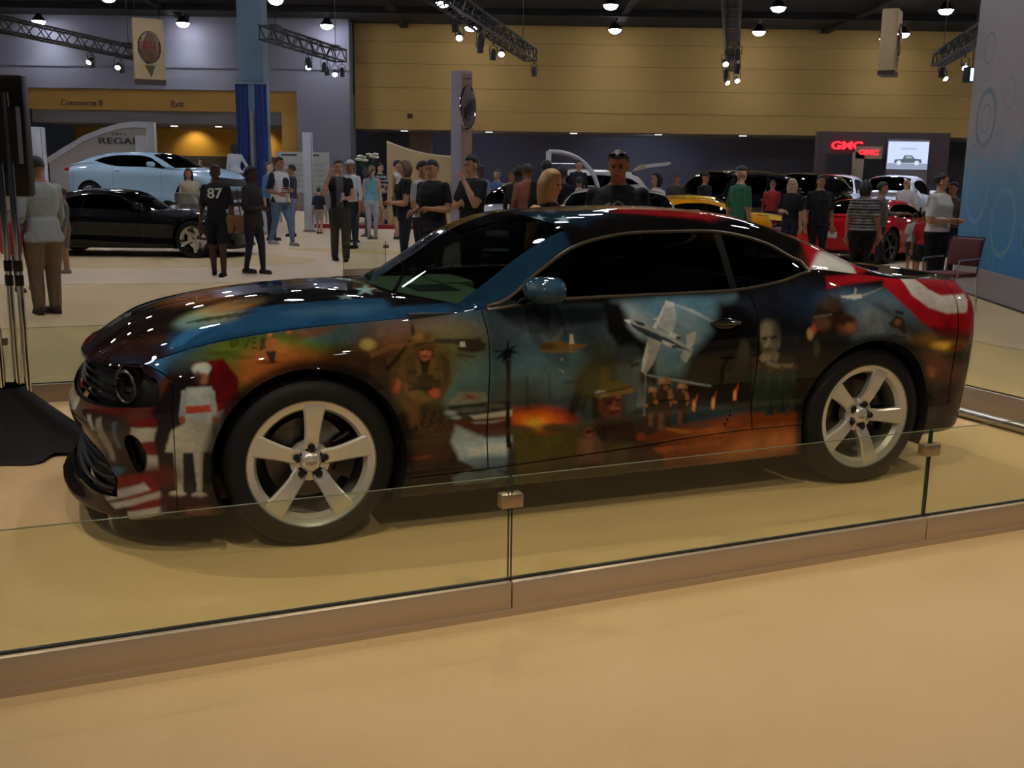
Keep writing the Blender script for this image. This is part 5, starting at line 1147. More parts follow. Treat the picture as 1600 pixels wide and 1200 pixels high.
def coupe_build():
    R, Lq = grid_params(0.0048, 0.0048)
    G = coupe_surface(R, Lq); P = panel_ids(R, Lq); G, P = cut_arches(G, P, ARCHES, Lq)
    # arc coordinate of each ring: u along the side, going on round nose and tail
    ln = coupe_surface(R, [4.0])[:, 0]; cum = np.concatenate([[0], np.cumsum(np.linalg.norm(np.diff(ln, axis=0), axis=1))])
    i0 = int(np.argmin(np.abs(R - NF))); i1 = int(np.argmin(np.abs(R - (NF+NM-1))))
    S = np.where(R < NF, CU[0] - (cum[i0]-cum), np.where(R > NF+NM-1, CU[-1] + (cum-cum[i1]), ln[:, 0]))
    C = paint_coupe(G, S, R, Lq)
    sr, sl = 4, 3                                   # far side: every 4th ring, 3rd line, marks kept
    R2, L2 = grid_params(0.022, 0.020); G2 = coupe_surface(R2, L2); P2 = panel_ids(R2, L2); G2, P2 = cut_arches(G2, P2, ARCHES, L2)
    ln2 = coupe_surface(R2, [4.0])[:, 0]; S2 = np.interp(R2, R, S)
    C2 = paint_coupe(G2, S2, R2, L2)
    near_only = ('front_fender', 'door', 'rear_quarter_panel', 'rocker_panel')
    both = ('front_bumper', 'rear_bumper', 'hood', 'roof', 'deck_lid')
    obs = {}
    for nm in near_only:
        V, F, c = sub_mesh(G, C, P == nm, flip=True); obs[nm] = mesh_from(nm, V*FLIP, F, PAINT, car, c)
        V, F, c = sub_mesh(G2, C2, P2 == nm); obs[nm+'_far'] = mesh_from(nm, V, F, PAINT, car, c)
    for nm in both:
        V, F, c = sub_mesh(G, C, P == nm, flip=True); V2, F2, c2 = sub_mesh(G2, C2, P2 == nm)
        obs[nm] = mesh_from(nm, np.concatenate([V*FLIP, V2]), np.concatenate([F, F2+len(V)]), PAINT, car, np.concatenate([c, c2]))
    inward = np.array([1, 0.994, 0.998])
    for nm, m in (('windshield', CGLASS), ('rear_window', CGLASS_D)):
        V2, F2, _ = sub_mesh(G2, None, P2 == nm)
        mesh_from(nm, np.concatenate([V2*FLIP, V2]), np.concatenate([F2[:, ::-1], F2+len(V2)]), m, car)
    for nm in ('side_window', 'quarter_window'):
        V2, F2, _ = sub_mesh(G2, None, P2 == nm)
        mesh_from(nm, V2*FLIP*inward, F2[:, ::-1], CGLASS_D, car); mesh_from(nm, V2*inward, F2, CGLASS_D, car)
    V2, F2, _ = sub_mesh(G2, None, P2 == 'window_pillar')
    mesh_from('window_pillar', V2*FLIP, F2[:, ::-1], GLOSSBLACK, car); mesh_from('window_pillar', V2, F2, GLOSSBLACK, car)
    # black liner added inside the panels to stop light through shut lines and openings
    P3 = P2.copy(); blk = np.isin(P3, ['side_window', 'quarter_window', 'windshield', 'rear_window', 'window_pillar', 'x_grille', 'x_lower', 'x_duct', 'hood', 'roof'])
    rm = (R2[:-1]+R2[1:])/2; lm = (L2[:-1]+L2[1:])/2
    sel = ~blk & (lm[None, :] < 7.6) & (lm[None, :] > 0.2)
    uc = (G2[:-1, :-1, 0]+G2[1:, 1:, 0])/2; zc = (G2[:-1, :-1, 2]+G2[1:, 1:, 2])/2
    for (cu, cz, rr) in ARCHES: sel &= np.hypot(uc-cu, zc-cz) > rr+.03
    V, F, _ = sub_mesh(G2, None, sel)
    ctr = np.array([1.4, 0, .6]); V = V - np.sign(V-ctr)*np.array([0.0, .016, 0.004]); V[:, 0] = ctr[0] + (V[:, 0]-ctr[0])*0.992
    mesh_from('black_liner', np.concatenate([V*FLIP, V]), np.concatenate([F[:, ::-1], F+len(V)]), GRILLE, car)
    return R, Lq
def line_pts(l, r0, r1, n, off=0.0):
    g = coupe_surface(np.linspace(r0, r1, n), [l])[:, 0]
    return g
coupe_build()
for s in (-1, 1):
    sg = lambda p: (p[0], s*p[1], p[2])
    # window surround
    lo = line_pts(7.0, R_DLO0, R_DLO1, 60); hi = line_pts(8.0, R_DLO0, R_DLO1, 60)
    loop = [sg(p) for p in lo] + [sg(p) for p in hi[::-1]]
    loop.append(loop[0])
    MB().tube(loop, 0.0085, 8, False).build('window_trim', TRIM, car, True)
    # wheel wells
    for (cu, cz, rr) in ARCHES:
        prof = []; mb = MB(); n = 28
        vs = []; fs = []
        for i in range(n+1):
            a = -0.45 + (PI+0.9)*i/n
            for (r, v) in ((rr-.001, .938), (rr-.012, .90), (rr-.012, .56), (0.05, .56)):
                x = cu+r*math.cos(a); z = cz+r*math.sin(a); vs.append((x, s*v*(1.0), max(z, .14)))
        for i in range(n):
            for j in range(3): fs.append((i*4+j, (i+1)*4+j, (i+1)*4+j+1, i*4+j+1))
        mb.add(vs, fs); mb.build('wheel_well', GRILLE, car, True)
    # door mirror
    mb = MB(); rot = Matrix.Rotation(s*0.18, 3, 'Z')
    N, M = 20, 14; vs = []; fs = []
    for i in range(M+1):
        th = PI*i/M
        for j in range(N):
            ph = 2*PI*j/N
            cx_, cy_, cz_ = math.sin(th)*math.cos(ph), math.sin(th)*math.sin(ph), math.cos(th)
            sp = lambda q, e: math.copysign(abs(q)**e, q)
            x = sp(cx_, .75)*0.105; y = sp(cy_, .7)*0.125; z = sp(cz_, .8)*0.062
            if x > 0.055: x = 0.055
            z *= 1 - 0.25*max(0, s*y/0.125)*0.8
            p = rot @ Vector((x, y, z)); vs.append((1.03+p.x, s*0.985+p.y, 1.062+p.z))
    for i in range(M):
        for j in range(N): fs.append((i*N+j, (i+1)*N+j, (i+1)*N+(j+1) % N, i*N+(j+1) % N))
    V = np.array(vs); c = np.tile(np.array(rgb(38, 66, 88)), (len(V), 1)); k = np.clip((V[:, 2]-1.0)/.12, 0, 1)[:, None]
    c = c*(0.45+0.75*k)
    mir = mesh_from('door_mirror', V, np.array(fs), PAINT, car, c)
    MB().ell((1.088, s*0.985, 1.06), (0.004, .105, .048), 16, 8, rot=rot).build('mirror_glass', mat('mirror_dark', (.05, .055, .06), .08, 1.0), mir, True)
    MB().tube([(1.0, s*.90, 1.035), (.98, s*.84, 1.005), (.97, s*.80, .985)], [.028, .03, .035], 10, flat=(1, .5)).build('mirror_stalk', GLOSSBLACK, mir, True)
    # door handle
    h = MB(); h.tube([(1.895, s*.936, .884), (1.915, s*.962, .886), (1.97, s*.970, .886), (2.03, s*.964, .884), (2.05, s*.938, .882)], [.012, .015, .016, .015, .012], 10, flat=(1, .8))
    h.build('door_handle', mat('handle_paint', rgb(24, 22, 22), .2, coat=1.0), car, True)
    MB().ell((1.975, s*.936, .878), (.07, .012, .028), 16, 8).build('handle_cup', GLOSSBLACK, car, True)
    # rear tail lamps
    for vv in (.36, .58): MB().rbox((3.735+.02*(.58-vv), s*vv, .86), (.04, .16, .09), .015).build('tail_lamp', mat('tail_red', rgb(120, 10, 12), .15, coat=1), car, True)
    # head lamp: black bowl, halo ring and projector, turned to the corner
    hx = Matrix.Rotation(-s*math.radians(34), 3, 'Z'); hc_ = Vector((-.70, s*.735, .694))
    hl = MB().lathe([(.0, .05), (.066, .05), (.080, .0), (.086, -.004)], 24, 'X', hc_, hx).build('headlamp', GLOSSBLACK, car, True)
    MB().lathe([(.058, -.004), (.062, -.010), (.068, -.010), (.072, -.004)], 24, 'X', hc_ + hx @ Vector((-.008, 0, 0)), hx).build('halo_ring', mat('halo_plastic', rgb(58, 54, 52), .3), hl, True)
    MB().ell(hc_ + hx @ Vector((.01, 0, 0)), (.026, .040, .040), 14, 8, hx).build('projector', mat('projector_dark', (.05, .05, .055), .1, 1.0), hl, True)
# grille: black backing, bars, badge
def nose_sheet(name, l0, l1, r0, r1, depth, m, nr=14, nl=6, side=0):
    g = coupe_surface(np.linspace(r0, r1, nr), np.linspace(l0, l1, nl)); g[:, :, 0] += depth
    v = g.reshape(-1, 3); q = [(i*nl+j, (i+1)*nl+j, (i+1)*nl+j+1, i*nl+j+1) for i in range(nr-1) for j in range(nl-1)]
    q = np.array(q)
    if side: return mesh_from(name, v*np.array([1, side, 1]), q, m, car)
    return mesh_from(name, np.concatenate([v*FLIP, v]), np.concatenate([q[:, ::-1], q+len(v)]), m, car)
nose_sheet('grille_backing', 4.95, 7.0, 0, 4.9, .075, GRILLE, 24)
nose_sheet('lower_grille_backing', 1.9, 3.8, 0, 3.8, .07, GRILLE, 20)
nose_sheet('duct_backing', 2.5, 4.2, 3.9, 4.6, .06, GRILLE, side=1); nose_sheet('duct_backing', 2.5, 4.2, 3.9, 4.6, .06, GRILLE, side=-1)
def nose_bar(name, l, r1, dep, rad, m, flat=None):
    g = coupe_surface(np.linspace(0, r1, 16), [l])[:, 0]; g[:, 0] += dep
    pts = [(p[0], p[1], p[2]) for p in g[::-1]] + [(p[0], -p[1], p[2]) for p in g[1:]]
    return MB().tube(pts, rad, 6, True, flat).build(name, m, car, True)
for l in (5.45, 5.75, 6.05, 6.35, 6.62): nose_bar('grille_bar', l, 3.5, .03, .006, GLOSSBLACK)
for l in (2.25, 2.5, 2.75, 3.0, 3.25): nose_bar('lower_grille_slat', l, 3.45 - max(0, l-2.5), .012, .011, GRILLE, (1, .7))
for v in np.linspace(-.45, .45, 7):
    zt = .585; MB().tube([(-.845+.09*v*v, v, .60), (-.83+.09*v*v, v, .71)], .003, 5).build('grille_upright', GRILLE, car, True)
MB().rbox((-.885, -.24, .625), (.012, .085, .034), .005).build('grille_badge', mat('badge_red', rgb(120, 40, 38), .3), car, True)
tg = MB(); add_text(tg, 'SS', .03, frame_xf((-.892, -.24, .624), (0, -1, 0), (0, 0, 1)), .001, 0.0008, 1.2); tg.build('badge_letters', mat('badge_dark', rgb(60, 18, 18), .4), car)
# underbody
MB().box((1.38, 0, .235), (4.3, 1.42, .11)).box((1.43, 0, .3), (1.95, 1.5, .1)).build('underbody', GRILLE, car)
# wipers, cowl
for (a, b, cc) in (((.50, -.40, 1.018), (.62, -.12, 1.075), (.66, .10, 1.135)), ((.51, .22, 1.030), (.60, .42, 1.040), (.70, .58, 1.045))):
    MB().tube([a, b, cc], [.011, .008, .005], 6).build('wiper', GLOSSBLACK, car, True)
# cabin
DASH = mat('dash_vinyl', rgb(120, 130, 112), .6); SEATM = mat('seat_leather', (0.016, 0.016, 0.017), .55); CABIN = mat('cabin_dark', (0.012, .012, .013), .8)
cab = MB(); cab.box((1.55, 0, .33), (2.4, 1.5, .06)); cab.box((.62, 0, .62), (.06, 1.48, .55)); cab.box((2.85, 0, .62), (.06, 1.4, .6)); cab.box((1.6, 0, .42), (1.9, .22, .22))
for s in (-1, 1): cab.box((1.55, s*.80, .66), (2.2, .05, .60))
cab.build('cabin_tub', CABIN, car)
MB().rbox((.79, 0, .93), (.52, 1.46, .10), .04).rbox((1.0, .36, .965), (.20, .40, .07), .03).build('dashboard', DASH, car, True)
MB().box((.80, .0, .982), (.22, .30, .004)).build('defroster_vent', CABIN, car)
for s in (-1, 1):
    st = MB().rbox((1.42, s*.38, .55), (.52, .52, .16), .05).rbox((1.72, s*.38, .83), (.15, .50, .60), .06, Matrix.Rotation(.28, 3, 'Y')).build('front_seat', SEATM, car, True)
    MB().rbox((1.83, s*.38, 1.17), (.09, .24, .15), .04, Matrix.Rotation(.2, 3, 'Y')).build('headrest', SEATM, st, True)
MB().rbox((2.42, 0, .78), (.18, 1.2, .52), .06, Matrix.Rotation(.4, 3, 'Y')).rbox((2.2, 0, .55), (.45, 1.2, .16), .05).build('rear_seat', SEATM, car, True)
sw = Matrix.Rotation(math.radians(-65), 3, 'Y')
ring = [Vector((1.10, -.38, .92)) + sw @ Vector((.185*math.cos(a), .185*math.sin(a), 0)) for a in np.linspace(0, 2*PI, 25)]
stw = MB().tube(ring, .016, 8, False).build('steering_wheel', SEATM, car, True)
MB().tube([(1.10, -.38, .92), (.9, -.38, .84)], .05, 10).build('steering_hub', SEATM, stw, True)
for k in range(3):
    a = PI/2 + k*2*PI/3; p = Vector((1.10, -.38, .92)) + sw @ Vector((.18*math.cos(a), .18*math.sin(a), 0)); MB().tube([(1.10, -.38, .92), p], .013, 6).build('steering_spoke', SEATM, stw, True)
# exhaust, number plate
for s in (-1, 1): MB().lathe([(.032, 0), (.045, 0), (.045, .12), (.032, .12)], 16, 'X', (3.66, s*.5, .27)).build('exhaust_tip', CHROME, car, True)
# ------------------------------------------------------------------ wheels of the coupe
def coupe_wheel(name, u, s, spin, parent):
    w = empty(name); w.parent = parent; w.location = (u, s*.915, .36); w.rotation_euler = (0, 0, 0 if s < 0 else PI)
    # built facing -y (outer face at y<0)
    R0 = .362
    MB().lathe([(.262, .05), (.268, -.016), (.29, -.026), (.325, -.020), (.348, -.004), (R0, .025), (R0, .06), (R0-.006, .065), (R0-.006, .075), (R0, .08), (R0, .125), (R0-.006, .13), (R0-.006, .14), (R0, .145), (R0, .20), (.345, .235), (.27, .24)], 64, 'Y').build('tyre', RUBBER, w, True)
    MB().lathe([(.225, .02), (.238, -.004), (.262, -.012), (.272, -.018), (.274, -.010), (.266, .02), (.25, .03), (.245, .20)], 64, 'Y').build('rim', ALLOY, w, True)
    for k in range(5):
        a = spin + k*2*PI/5; rot = Matrix.Rotation(-a, 3, 'Y')
        # spoke pointing +x before rotation: flat face, wide at the rim, dished to the hub
        prof = [(.055, .028, .026), (.085, .030, .016), (.11, .029, .004), (.15, .032, -.004), (.20, .038, -.009), (.245, .045, -.012), (.256, .046, -.010)]
        vs = []; fs = []
        for (r, hw, y) in prof:
            vs += [(r, y, -hw+.004), (r, y, hw-.004), (r, y+.010, hw+.004), (r, y+.055, hw-.006), (r, y+.055, -hw+.006), (r, y+.010, -hw-.004)]
        for i in range(len(prof)-1):
            for j in range(6): fs.append((i*6+j, i*6+(j+1) % 6, (i+1)*6+(j+1) % 6, (i+1)*6+j))
        fs.append(tuple(range(6))); fs.append(tuple((len(prof)-1)*6+j for j in range(5, -1, -1)))
        mb = MB(); mb.add([rot @ Vector(v) for v in vs], fs); mb.build('spoke', ALLOY, w, True)
        p = rot @ Vector((.062, 0, 0)); lp = MB().lathe([(.0, .006), (.011, .008), (.016, .016), (.016, .05)], 10, 'Y', (p.x, .0, p.z)); lp.build('lug_nut', DARKMETAL, w, True)
        MB().lathe([(.017, .030), (.022, .024), (.026, .030)], 12, 'Y', (p.x, .0, p.z)).build('lug_recess', GLOSSBLACK, w, True)
    MB().lathe([(.0, .004), (.030, .006), (.040, .014), (.048, .03), (.085, .038), (.085, .09)], 30, 'Y').build('hub', ALLOY, w, True)
    bt = [(-.024, -.007), (-.008, -.007), (-.008, -.011), (.008, -.011), (.008, -.007), (.024, -.007), (.024, .007), (.008, .007), (.008, .011), (-.008, .011), (-.008, .007), (-.024, .007)]
    MB().prism(bt, .0, .006, 'Y').build('hub_emblem', CHROME, w)
    MB().lathe([(.06, .115), (.175, .115), (.178, .13), (.175, .145), (.06, .145)], 40, 'Y').build('brake_disc', mat('brake_disc', (.12, .11, .10), .35, .9), w, True)
    mb = MB(); vs = []
    for i in range(9):
        a = -0.55 + 1.1*i/8 + (0.0 if u > 1 else 0.0)
        for (r, y) in ((.125, .085), (.205, .085), (.205, .165), (.125, .165)): vs.append((r*math.cos(a), y, r*math.sin(a)))
    fs = [(i*4+j, i*4+(j+1) % 4, (i+1)*4+(j+1) % 4, (i+1)*4+j) for i in range(8) for j in range(4)] + [(0, 1, 2, 3), (35, 34, 33, 32)]
    mb.add(vs, fs); mb.build('brake_caliper', GLOSSBLACK, w, True)
    MB().lathe([(.05, .2), (.245, .2)], 32, 'Y').build('wheel_back', GRILLE, w)
    return w
for (u, s, sp) in ((0, -1, math.radians(86)), (2.852, -1, math.radians(69)), (0, 1, .3), (2.852, 1, 1.0)):
    coupe_wheel('wheel', u, s, sp, car)
# ================================================================== the other cars of the show: same kind of net, other proportions
SHOWGLASS = glass_mat('show_car_glass', (0.10, 0.11, 0.12), 1.5)
def make_warp(um, uu, zm_low, zm_top, vs=1.0, roof_v=1.0):
    """um: (from, to) lengthwise for the lower body, uu: the same for the roof, zm_*: height maps"""
    def w(G, LL):
        o = G.copy(); t = np.clip((LL-6.8)/1.2, 0, 1)
        ul = np.interp(G[..., 0], um[0], um[1]); ut = np.interp(G[..., 0], uu[0], uu[1])
        o[..., 0] = ul*(1-t) + ut*t
        zl = np.interp(G[..., 2], zm_low[0], zm_low[1]); zt = np.interp(G[..., 2], zm_top[0], zm_top[1])
        tz = np.clip((LL-6.6)/.8, 0, 1); o[..., 2] = zl*(1-tz) + zt*tz
        o[..., 1] = G[..., 1]*vs*(1 + (roof_v-1)*np.clip((LL-7.2)/1.2, 0, 1))
        return o
    return w
W_ROADSTER = make_warp(([-1.0, 0, .7, 2.852, 3.9], [-.93, 0, .85, 2.69, 3.52]), ([-1.0, .46, 1.16, 1.85, 2.8, 3.1, 3.8], [-.93, .66, 1.22, 1.72, 2.75, 2.98, 3.46]),
                       ([.1, .4, .6, .8, 1.0, 1.1], [.13, .36, .52, .68, .86, .96]), ([.7, .9, 1.03, 1.2, 1.41], [.56, .76, .90, 1.04, 1.245]), .965)
W_SEDAN = make_warp(([-1.0, 0, 2.852, 3.9], [-.95, 0, 2.69, 3.58]), ([-1.0, .46, 1.16, 1.85, 2.5, 2.8, 3.1, 3.4, 3.8], [-.95, .16, .98, 1.60, 2.60, 2.95, 3.22, 3.38, 3.55]),
                    ([.1, .4, 1.1], [.17, .42, 1.14]), ([.7, .9, 1.05, 1.2, 1.41], [.74, .96, 1.10, 1.25, 1.44]), .94, 1.05)
W_SUV = make_warp(([-1.0, 0, 2.852, 3.9], [-.9, 0, 2.85, 3.85]), ([-1.0, .46, 1.16, 1.85, 2.12, 2.36, 2.53, 2.8, 3.08, 3.32, 3.8], [-.9, .28, .95, 1.7, 2.5, 3.15, 3.38, 3.52, 3.62, 3.7, 3.82]),
                  ([.1, .3, .6, 1.1], [.24, .45, .74, 1.28]), ([.7, .9, 1.03, 1.2, 1.41], [.86, 1.08, 1.24, 1.50, 1.84]), 1.0, 1.12)
_CARMESH = {}
def wheel_parts(r, parent, u, s, y, rimm):
    key = ('w', round(r, 3), rimm.name)
    w = empty('wheel'); w.parent = parent; w.location = (u, s*y, r); w.rotation_euler = (0, 0, 0 if s < 0 else PI)
    if key not in _CARMESH:
        k = r/.362
        a = MB().lathe([(.25*k, .04), (.262*k, -.012), (.30*k, -.02), (.345*k, -.004), (r, .03), (r, .19), (.33*k, .22), (.26*k, .22)], 32, 'Y').build('tyre', RUBBER, w, True)
        b = MB().lathe([(.225*k, .02), (.262*k, -.012), (.268*k, -.008), (.25*k, .03), (.245*k, .2), (.0, .2)], 32, 'Y').build('rim', rimm, w, True)
        mb = MB(); mb.prism([(.03*k, -.02), (.25*k, -.034), (.25*k, .034), (.03*k, .02)], -.004, .03, 'Y'); c = mb.build('spoke', rimm, w)
        d = MB().lathe([(0, -.006), (.05*k, -.002), (.06*k, .04)], 16, 'Y').build('hub', rimm, w, True)
        _CARMESH[key] = (a.data, b.data, c.data, d.data); first = True; c.rotation_euler = (0, .2, 0)
    else:
        for nm, me in zip(('tyre', 'rim', 'spoke', 'hub'), _CARMESH[key]):
            o = bpy.data.objects.new(nm, me); COL.objects.link(o); o.parent = w
            if nm == 'spoke': o.rotation_euler = (0, .2, 0)
    for k2 in range(1, 5):
        o = bpy.data.objects.new('spoke', _CARMESH[key][2]); COL.objects.link(o); o.parent = w; o.rotation_euler = (0, .2 + k2*2*PI/5, 0)
    return w
def show_car(name, label, kind, warp, color, loc, yaw, wheel_r=.33, rear_u=2.69, track=.88, rimm=None, coat=1.0, tail=None, group=None, glass=None, paint_rough=.35, tail_round=False, plate=False, nose=True, roof_color=None):
    root = empty(name, loc, yaw, label, 'car', group)
    P_ = mat('show_paint_%d_%d_%d' % tuple(int(255*c) for c in color), color, paint_rough, coat=coat, spec=.04, var=.02)
    RP = mat('show_roof_paint', roof_color, .3, coat=1.0) if roof_color else P_
    arches = [(0, wheel_r, wheel_r*1.12), (rear_u, wheel_r, wheel_r*1.12)]
    if kind not in _CARMESH:
        R2, L2 = grid_params(0.06, 0.05); G = warp(coupe_surface(R2, L2), np.repeat(L2[None], len(R2), 0)); P2 = panel_ids(R2, L2); G, P2 = cut_arches(G, P2, arches, L2)
        d = {}
        for nm in ('front_fender', 'door', 'rear_quarter_panel', 'rocker_panel', 'side_window', 'quarter_window', 'window_pillar'):
            V, F, _ = sub_mesh(G, None, P2 == nm); d[nm] = ('one', V, F)
        for nm in ('front_bumper', 'rear_bumper', 'hood', 'roof', 'deck_lid', 'windshield', 'rear_window', 'x_grille', 'x_lower'):
            V, F, _ = sub_mesh(G, None, P2 == nm); d[nm] = ('both', V, F)
        V, F, _ = sub_mesh(G, None, (P2 != '') & ((L2[:-1] < 7)[None, :])); V = V*np.array([.985, .975, 1]) + np.array([.015, 0, 0]); d['black_liner'] = ('both', V, F)  # black liner added inside the shell to block light through the gaps
        _CARMESH[kind] = d
    d = _CARMESH[kind]; gl = glass or SHOWGLASS
    ms = {'side_window': gl, 'quarter_window': gl, 'windshield': gl, 'rear_window': gl, 'window_pillar': GLOSSBLACK, 'x_grille': GRILLE, 'x_lower': GRILLE, 'black_liner': GRILLE, 'roof': RP}
    rename = {'x_grille': 'grille', 'x_lower': 'lower_intake'}
    for nm, (mode, V, F) in d.items():
        m = ms.get(nm, P_)
        if mode == 'one':
            mesh_from(nm, V*FLIP, F[:, ::-1], m, root); mesh_from(nm, V, F, m, root)
        else:
            mesh_from(rename.get(nm, nm), np.concatenate([V*FLIP, V]), np.concatenate([F[:, ::-1], F+len(V)]), m, root)
    allv = d['door'][1]; vmax = allv[:, 1].max()
    zb = float(np.median(d['side_window'][1][:, 2])); zdoor = float(allv[:, 2].max())
    nv = d['front_bumper'][1]; tv = d['rear_bumper'][1]; umin, umax = nv[:, 0].min(), tv[:, 0].max(); znose = float(nv[:, 2].max()); zt = float(tv[:, 2].max())
    for s in (-1, 1):
        MB().rbox((.95, s*(vmax+.05), zdoor+.05), (.14, .2, .12), .04).build('door_mirror', P_, root, True)
        MB().rbox((1.9, s*(vmax-.012), zdoor-.13), (.14, .03, .03), .01).build('door_handle', CHROME if kind != 'roadster' else P_, root, True)
        q = nv[np.argmin(np.abs(nv[:, 1]-.70) + np.abs(nv[:, 2]-(znose-.07))*2)]
        MB().ell((q[0]+.06, s*.70, q[2]), (.13, .13, .075), 14, 8).build('headlamp', mat('headlamp_clear', rgb(190, 194, 200), .1, .6, coat=1), root, True)
        if tail_round:
            for vv in (.36, .60): MB().lathe([(0, .03), (.06, .03), (.075, 0), (.06, -.01), (0, .0)], 16, 'X', (umax-.10+.07*(.6-vv), s*vv, zt-.17)).build('tail_lamp', mat('tail_dark_red', rgb(60, 6, 8), .2, coat=1), root, True)
        else:
            MB().rbox((umax-.14, s*.66, zt-.12), (.16, .24, .10), .03).build('tail_lamp', mat('tail_bright_red', rgb(190, 24, 28), .2, coat=1), root, True)
        for u in (0, rear_u): wheel_parts(wheel_r, root, u, s, track, rimm or ALLOY)
        for (cu, cz, rr) in arches:
            mb = MB(); n = 18; vs = []; fs = []
            for i in range(n+1):
                a = -.4 + (PI+.8)*i/n
                for (r, v) in ((rr, vmax-.02), (rr, .5), (.05, .5)): vs.append((cu+r*math.cos(a), s*v, max(cz+r*math.sin(a), .1)))
            for i in range(n):
                for j in range(2): fs.append((i*3+j, (i+1)*3+j, (i+1)*3+j+1, i*3+j+1))
            mb.add(vs, fs); mb.build('wheel_well', GRILLE, root)
    MB().box(((umin+umax)/2, 0, .24), (umax-umin-.9, 1.3, .16)).build('underbody', GRILLE, root)
    c = MB().rbox((1.35, .36, .78), (.5, .48, .2), .05).rbox((1.62, .36, zdoor-.02), (.16, .46, .55), .06).rbox((1.62, -.36, zdoor-.02), (.16, .46, .55), .06).rbox((1.35, -.36, .78), (.5, .48, .2), .05)
    c.build('seats', SEATM, root, True)
    if plate: MB().box((umax-.005, 0, zt-.36), (.02, .32, .12)).build('number_plate', mat('plate_white', rgb(190, 186, 180), .5), root)
    return root
BLK = (.006, .006, .007)
# left: black roadster seen from its right side, pale blue sedan on a low stage behind it
show_car('sports_car', 'black low sports car parked side-on behind the man in the pale jacket', 'roadster', W_ROADSTER, BLK, (-5.95, 19.9, 0), math.radians(183), .345, 2.69, .89, CHROME)
show_car('sedan', 'pale blue four-door hatchback on the stage before the arched sign', 'sedan', W_SEDAN, rgb(178, 208, 226), (-7.75, 26.2, .62), math.radians(168), .34, 2.69, .86, CHROME, roof_color=None)
# centre and right
show_car('sports_car', 'orange-yellow sports car whose roof shows above the coupe roof', 'roadster', W_ROADSTER, rgb(226, 150, 12), (1.45, 19.4, 0), math.radians(14), .345, 2.69, .89)
show_car('sports_car', 'bright yellow sports car beside the red one, near the man in green', 'roadster', W_ROADSTER, rgb(238, 186, 8), (5.6, 23.2, 0), math.radians(184), .345, 2.69, .89)
show_car('sports_car', 'red sports car seen from behind with four round tail lamps', 'roadster', W_ROADSTER, rgb(196, 18, 24), (8.58, 22.6, 0), math.radians(225), .345, 2.69, .89, DARKMETAL, tail_round=True, plate=True)
show_car('sport_utility', 'black sport utility behind the man in the green shirt', 'suv', W_SUV, BLK, (4.3, 26.6, 0), math.radians(35), .38, 2.85, .9)
show_car('sport_utility', 'second black sport utility, right behind the one by the green shirt', 'suv', W_SUV, BLK, (7.6, 30.0, 0), math.radians(52), .38, 2.85, .9)
suv = show_car('sport_utility', 'white crossover with its tailgate raised behind the man with sunglasses', 'suv', W_SUV, rgb(206, 204, 200), (.15, 30.5, 0), math.radians(2), .38, 2.85, .9)
MB().prism([(3.35, 1.80), (3.6, 1.98), (4.25, 2.06), (4.3, 2.02), (4.2, 1.96), (3.62, 1.88)], -.66, .66, 'Y').build('raised_tailgate', mat('tailgate_white', rgb(206, 204, 200), .3, coat=1), suv)
MB().box((3.93, 0, 1.945), (.5, 1.0, .012), Matrix.Rotation(-.13, 3, 'Y')).build('tailgate_window', GLOSSBLACK, suv)
show_car('sedan', 'silver hatchback nose beside the men in black shirts', 'sedan', W_SEDAN, rgb(188, 188, 190), (-.05, 19.5, 0), math.radians(76), .34, 2.69, .86, CHROME)
show_car('sedan', 'white hatchback with dark side windows behind the blonde woman', 'sedan', W_SEDAN, rgb(214, 212, 208), (1.25, 12.3, 0), math.radians(86), .34, 2.69, .86)
show_car('sedan', 'pale hatchback with a lit roof far behind the man in yellow-green', 'sedan', W_SEDAN, rgb(206, 210, 224), (-.2, 34.2, 0), math.radians(8), .34, 2.69, .86)
show_car('sport_utility', 'white sport utility lit brightly under the wall screen', 'suv', W_SUV, rgb(226, 228, 236), (13.9, 37.0, 0), math.radians(240), .38, 2.85, .9)
show_car('sport_utility', 'white sport utility nose left of the bald man, below the red sign', 'suv', W_SUV, rgb(224, 226, 236), (10.3, 34.6, 0), math.radians(64), .38, 2.85, .9)
show_car('sedan', 'dark sedan behind the white flowers', 'sedan', W_SEDAN, (.012, .012, .014), (-4.4, 34.6, 0), math.radians(24), .34, 2.69, .86)
# ================================================================== people
SKINM = mat('people_surface', attr='paint', rough=.75, spec=.25)
_nt = SKINM.node_tree; _b = _nt.nodes['Principled BSDF']; _tc = _nt.nodes.new('ShaderNodeTexCoord'); _nz = _nt.nodes.new('ShaderNodeTexNoise'); _nz.inputs['Scale'].default_value = 9; _nz.inputs['Detail'].default_value = 3; _nz.inputs['Distortion'].default_value = 1.2
_bp = _nt.nodes.new('ShaderNodeBump'); _bp.inputs['Strength'].default_value = .45; _bp.inputs['Distance'].default_value = .03
_nt.links.new(_tc.outputs['Object'], _nz.inputs['Vector']); _nt.links.new(_nz.outputs['Fac'], _bp.inputs['Height']); _nt.links.new(_bp.outputs['Normal'], _b.inputs['Normal'])
HAIRM = {}
def hair_mat(c):
    k = 'hair_%d_%d_%d' % tuple(int(x*1000) for x in c)
    return mat(k, c, .55, var=.25, scale=90)
